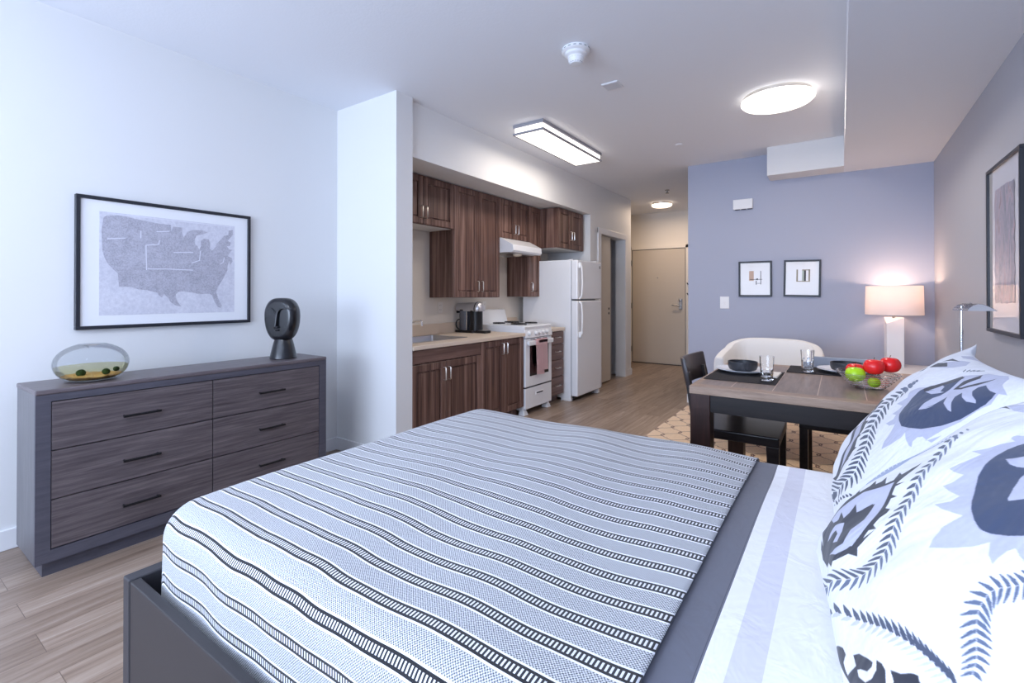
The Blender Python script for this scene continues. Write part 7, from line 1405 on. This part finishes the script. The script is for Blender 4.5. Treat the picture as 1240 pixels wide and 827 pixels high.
def undul(x, y):
    """slow folds of cloth lying on the bed"""
    return (.0035*np.sin(6.5*x+2.1*np.sin(1.7*y+.6))+.0022*np.sin(15*x+5*y)+.0022*np.sin(9*y-4*x+1.2)
            +.007*np.exp(-((y-1.66)/.15)**2)*np.sin(15*x+4*y)*np.clip((x+1.3)/.5, 0, 1))
def cloth(name, m, xa, xb, lift, inset, hem, step=.011, thick=.0):
    """sheet of cloth over the rounded mattress; UV holds metres along and across"""
    R = .095
    us = np.arange(xa, xb+1e-6, step)
    side = (MT-hem)+.6*R
    vs = np.arange(BY0+R-side, BY1-R+side+1e-6, step)
    U, V = np.meshgrid(us, vs, indexing='ij')
    a = np.where(U < BX0+R, U-(BX0+R), 0.); b = np.where(V < BY0+R, V-(BY0+R), np.where(V > BY1-R, V-(BY1-R), 0.))
    rho = np.hypot(a, b)+1e-9; dx, dy = a/rho, b/rho
    q = R*PI/2
    h = np.where(rho < q, R*np.sin(np.minimum(rho, q)/R), R); dz = np.where(rho < q, R*(1-np.cos(np.minimum(rho, q)/R)), R+(rho-q))
    dz = np.minimum(dz, MT-hem+.02)
    X = np.where(a < 0, BX0+R, U)+dx*h; Y = np.where(b == 0, V, np.where(b < 0, BY0+R, BY1-R))+dy*h
    Z = MT+lift-dz
    w = undul(U, V); top = np.clip(1-rho/q, 0, 1)
    Z += w*top
    # side faces bulge and ripple a little
    rip = .004*np.sin(U*11+.8)+.0025*np.sin(U*27)
    Y += np.where(b < 0, -1, np.where(b > 0, 1, 0))*np.clip(rho/q, 0, 1)*np.abs(dy)*(rip*.6-.003)
    Y += -np.sign(b)*inset*np.clip(rho/q, 0, 1)*np.abs(dy)
    # slight crown
    Z += -.006*((V-(BY0+BY1)/2)/.69)**2*top
    nx, ny = U.shape
    co = np.stack([X, Y, Z], -1).reshape(-1, 3)
    idx = np.arange(nx*ny).reshape(nx, ny)
    F = np.stack([idx[:-1, :-1], idx[1:, :-1], idx[1:, 1:], idx[:-1, 1:]], -1).reshape(-1, 4)
    me = bpy.data.meshes.new(name)
    me.vertices.add(len(co)); me.vertices.foreach_set('co', (co-np.array([-.5, 1.2, .5])).ravel())
    me.loops.add(F.size); me.loops.foreach_set('vertex_index', F.ravel().astype(np.int32))
    me.polygons.add(len(F)); me.polygons.foreach_set('loop_start', np.arange(0, F.size, 4, dtype=np.int32)); me.polygons.foreach_set('use_smooth', np.ones(len(F), bool))
    me.update(calc_edges=True)
    uv = me.uv_layers.new(name='UVMap'); UVc = np.stack([U, V], -1).reshape(-1, 2)[F.ravel()]
    uv.data.foreach_set('uv', UVc.ravel().astype(np.float32))
    me.materials.append(m)
    o = bpy.data.objects.new(name, me); COL.objects.link(o); o.location = (-.5, 1.2, .5)
    if thick:
        s = o.modifiers.new('thickness', 'SOLIDIFY'); s.thickness = thick; s.offset = -1
    return o
tag(cloth('striped_blanket', M['blanket'], BX0-.115, -.232, .0, .0, .455, thick=.002), 'blue-gray woven blanket with dark stripes across the bed', 'blanket')
tag(cloth('bed_sheet', M['sheet'], -.243, BX1, -.0105, .009, .455, .011), 'white top sheet with dark and pale gray border bands', 'sheet')

# pillows: printed shams leaning on the headboard
def cushion_xyz(u, v, side, PW, PH, PT, sag, ear):
    """u across (-1 near .. 1 far), v up; side +1 the face, -1 the back; local (across, up, out)"""
    x = PW/2*u*(1-.055*(1-np.abs(v)**2.2)); y = PH/2*v*(1-.05*(1-np.abs(u)**2.2))
    y = y-sag*np.clip(v, 0, 1)**2*(1-np.clip(u, 0, 1)**2.5)
    g = ear*np.exp(-((1-u)/.2)**2-((1-v)/.28)**2)          # a corner that stands up like an ear
    y = y+g*.6
    tt = (np.clip(1-np.abs(u)**2.6, 0, 1)**.62)*(np.clip(1-np.abs(v)**2.6, 0, 1)**.62)
    wr = .003*np.sin(9*u+5*v)*np.exp(-((np.abs(u)-.8)/.3)**2)+.003*np.sin(14*v-6*u)*np.exp(-((np.abs(v)-.8)/.3)**2)
    wr = wr+.0025*np.sin(7*u-9*v+1)+.0015*np.sin(16*u+11*v)
    z = side*PT*tt*(1-.12*v)+wr*tt-g*.75
    return x, y, z
def pillow(label, mid, lean, yaw, PW, PH, PT, prints, sag=0., ear=0., N=640):
    mid = np.array(mid)
    up = np.array([math.cos(lean)*math.cos(yaw), -math.cos(lean)*math.sin(yaw), math.sin(lean)])
    ac = np.array([math.sin(yaw), math.cos(yaw), 0.]); out = np.cross(ac, up); out = out if out[0] < 0 else -out
    def build(n, side):
        g = np.linspace(-1, 1, n); g = np.sign(g)*(1-(1-np.abs(g))**1.25)
        u, v = np.meshgrid(g, g, indexing='ij')
        x, y, z = cushion_xyz(u, v, side, PW, PH, PT, sag, ear)
        return u, v, mid+x[..., None]*ac+y[..., None]*up+z[..., None]*out
    u, v, A = build(N, 1); _, _, B = build(N//4, -1)
    co = np.concatenate([A.reshape(-1, 3), B.reshape(-1, 3)])
    co[:, 2] = np.where(co[:, 2] < .725, np.maximum(.708+(co[:, 2]-.66)*.25, .7065), co[:, 2]) if co[:, 2].min() < .70 else co[:, 2]   # squashed flat where it rests on the bed
    def faces(n, o, flip):
        i = np.arange(n*n).reshape(n, n)+o
        f = np.stack([i[:-1, :-1], i[1:, :-1], i[1:, 1:], i[:-1, 1:]], -1).reshape(-1, 4)
        return f[:, ::-1] if flip else f
    fa, fb = faces(N, 0, False), faces(N//4, N*N, True)
    F = np.concatenate([fa, fb])
    # face winding outward
    p = co[fa[len(fa)//2]]; nrm = np.cross(p[1]-p[0], p[2]-p[0])
    if nrm@out < 0: F = F[:, ::-1]
    me = bpy.data.meshes.new('pillow')
    me.vertices.add(len(co)); me.vertices.foreach_set('co', (co-mid).ravel())
    me.loops.add(F.size); me.loops.foreach_set('vertex_index', F.ravel().astype(np.int32))
    me.polygons.add(len(F)); me.polygons.foreach_set('loop_start', np.arange(0, F.size, 4, dtype=np.int32)); me.polygons.foreach_set('use_smooth', np.ones(len(F), bool))
    me.materials.append(M['pillow']); me.materials.append(M['pillow_back'])
    mi = np.zeros(len(F), np.int32); mi[len(fa):] = 1; me.polygons.foreach_set('material_index', mi)
    me.update(calc_edges=True)
    col = np.ones((len(co), 4)); col[:, :3] = lin((228, 229, 235))
    U, V = u.ravel(), v.ravel()
    for rgb, poly in prints:
        Pn = np.array(poly); x0, y0 = Pn.min(0); x1, y1 = Pn.max(0)
        k = np.nonzero((U >= x0-.01) & (U <= x1+.01) & (V >= y0-.01) & (V <= y1+.01))[0]
        if not len(k): continue
        cover = np.zeros(len(k))
        for ox, oy in ((-.25, -.25), (.25, -.25), (-.25, .25), (.25, .25)):      # soft printed edge: four samples a cell
            ins = np.zeros(len(k), bool); xs, ys = U[k]+ox*2.2/N, V[k]+oy*2.2/N
            for (ax_, ay_), (bx_, by_) in zip(poly, poly[1:]+poly[:1]):
                if ay_ == by_: continue
                ins ^= ((ay_ > ys) != (by_ > ys)) & (xs < (bx_-ax_)*(ys-ay_)/(by_-ay_)+ax_)
            cover += ins*.25
        col[k, :3] = col[k, :3]*(1-cover[:, None])+np.array(lin(rgb))*cover[:, None]
    ca = me.color_attributes.new('print', 'FLOAT_COLOR', 'POINT'); ca.data.foreach_set('color', col.ravel().astype(np.float32))
    o = bpy.data.objects.new('pillow', me); COL.objects.link(o); o.location = mid
    return tag(o, label, 'pillow', None)
pillow('printed white pillow nearest the viewer at the head of the bed', (.198, .837, .918), .759, -.117, .671, .56, .121, PRINT_NEAR)
pillow('printed white pillow further away, behind the nearest one on the bed', (.149, 1.521, .879), .98, -.005, .684, .539, .094, PRINT_FAR, .015, .022)

# ---------------------------------------------------------------- light
wd = bpy.data.worlds.new('sky'); S.world = wd; wd.use_nodes = True
bg = wd.node_tree.nodes['Background']; bg.inputs['Color'].default_value = lin((214, 230, 255))+(1,); bg.inputs['Strength'].default_value = 1.2
def area(name, loc, rot, sx, sy, power, rgb):
    l = bpy.data.lights.new(name, 'AREA'); l.shape = 'RECTANGLE'; l.size = sx; l.size_y = sy; l.energy = power; l.color = lin(rgb)
    o = bpy.data.objects.new(name, l); COL.objects.link(o); o.location = loc; o.rotation_euler = rot
    return o
area('window_daylight', ((WX0+WX1)/2, BWY+.03, 1.5), (PI/2+.65, 0, 0), WX1-WX0, 1.7, 182, (207, 225, 255))
l = area('added_bed_fill', (-1.35, -.35, 2.645), (0, 0, 0),   .5, .5, 16, (232, 241, 255)); l.data.shape = 'DISK'  # fill lamp under the added dome, softens the window's one-sided light
def point(name, loc, power, rgb, r):
    l = bpy.data.lights.new(name, 'POINT'); l.energy = power; l.color = lin(rgb); l.shadow_soft_size = r
    o = bpy.data.objects.new(name, l); COL.objects.link(o); o.location = loc
    return o
point('table_lamp_bulb', (LX, LY, 1.275), 5.5, (255, 214, 180), .02)
area('kitchen_fixture_light', (-2.22, 4.06, 2.645), (0, 0, 0), .28, 1.15, 9, (255, 244, 232))
l = area('dining_fixture_light', (-.385, 4.06, 2.655), (0, 0, 0), .4, .4, 12, (255, 240, 224)); l.data.shape = 'DISK'
l = area('hall_fixture_light', (-2.375, 7.72, 2.655), (0, 0, 0), .28, .28, 10, (255, 226, 196)); l.data.shape = 'DISK'

# ---------------------------------------------------------------- camera
cam = bpy.data.cameras.new('camera'); cam.sensor_fit = 'HORIZONTAL'; cam.sensor_width = 36.
cam.lens = 576.52*36/1240; cam.shift_x = 0; cam.shift_y = -(413.5-354.47)/1240
cam.clip_start = .02
co_ = bpy.data.objects.new('camera', cam); COL.objects.link(co_)
co_.location = (0, 0, 1.243); co_.rotation_euler = (PI/2+math.radians(.3), 0, math.radians(34.576))
S.camera = co_
S.cycles.transparent_max_bounces = 24
S.view_settings.view_transform = 'Standard'; S.view_settings.look = 'None'; S.view_settings.gamma = 1; S.view_settings.exposure = .38; S.view_settings.use_curve_mapping = False
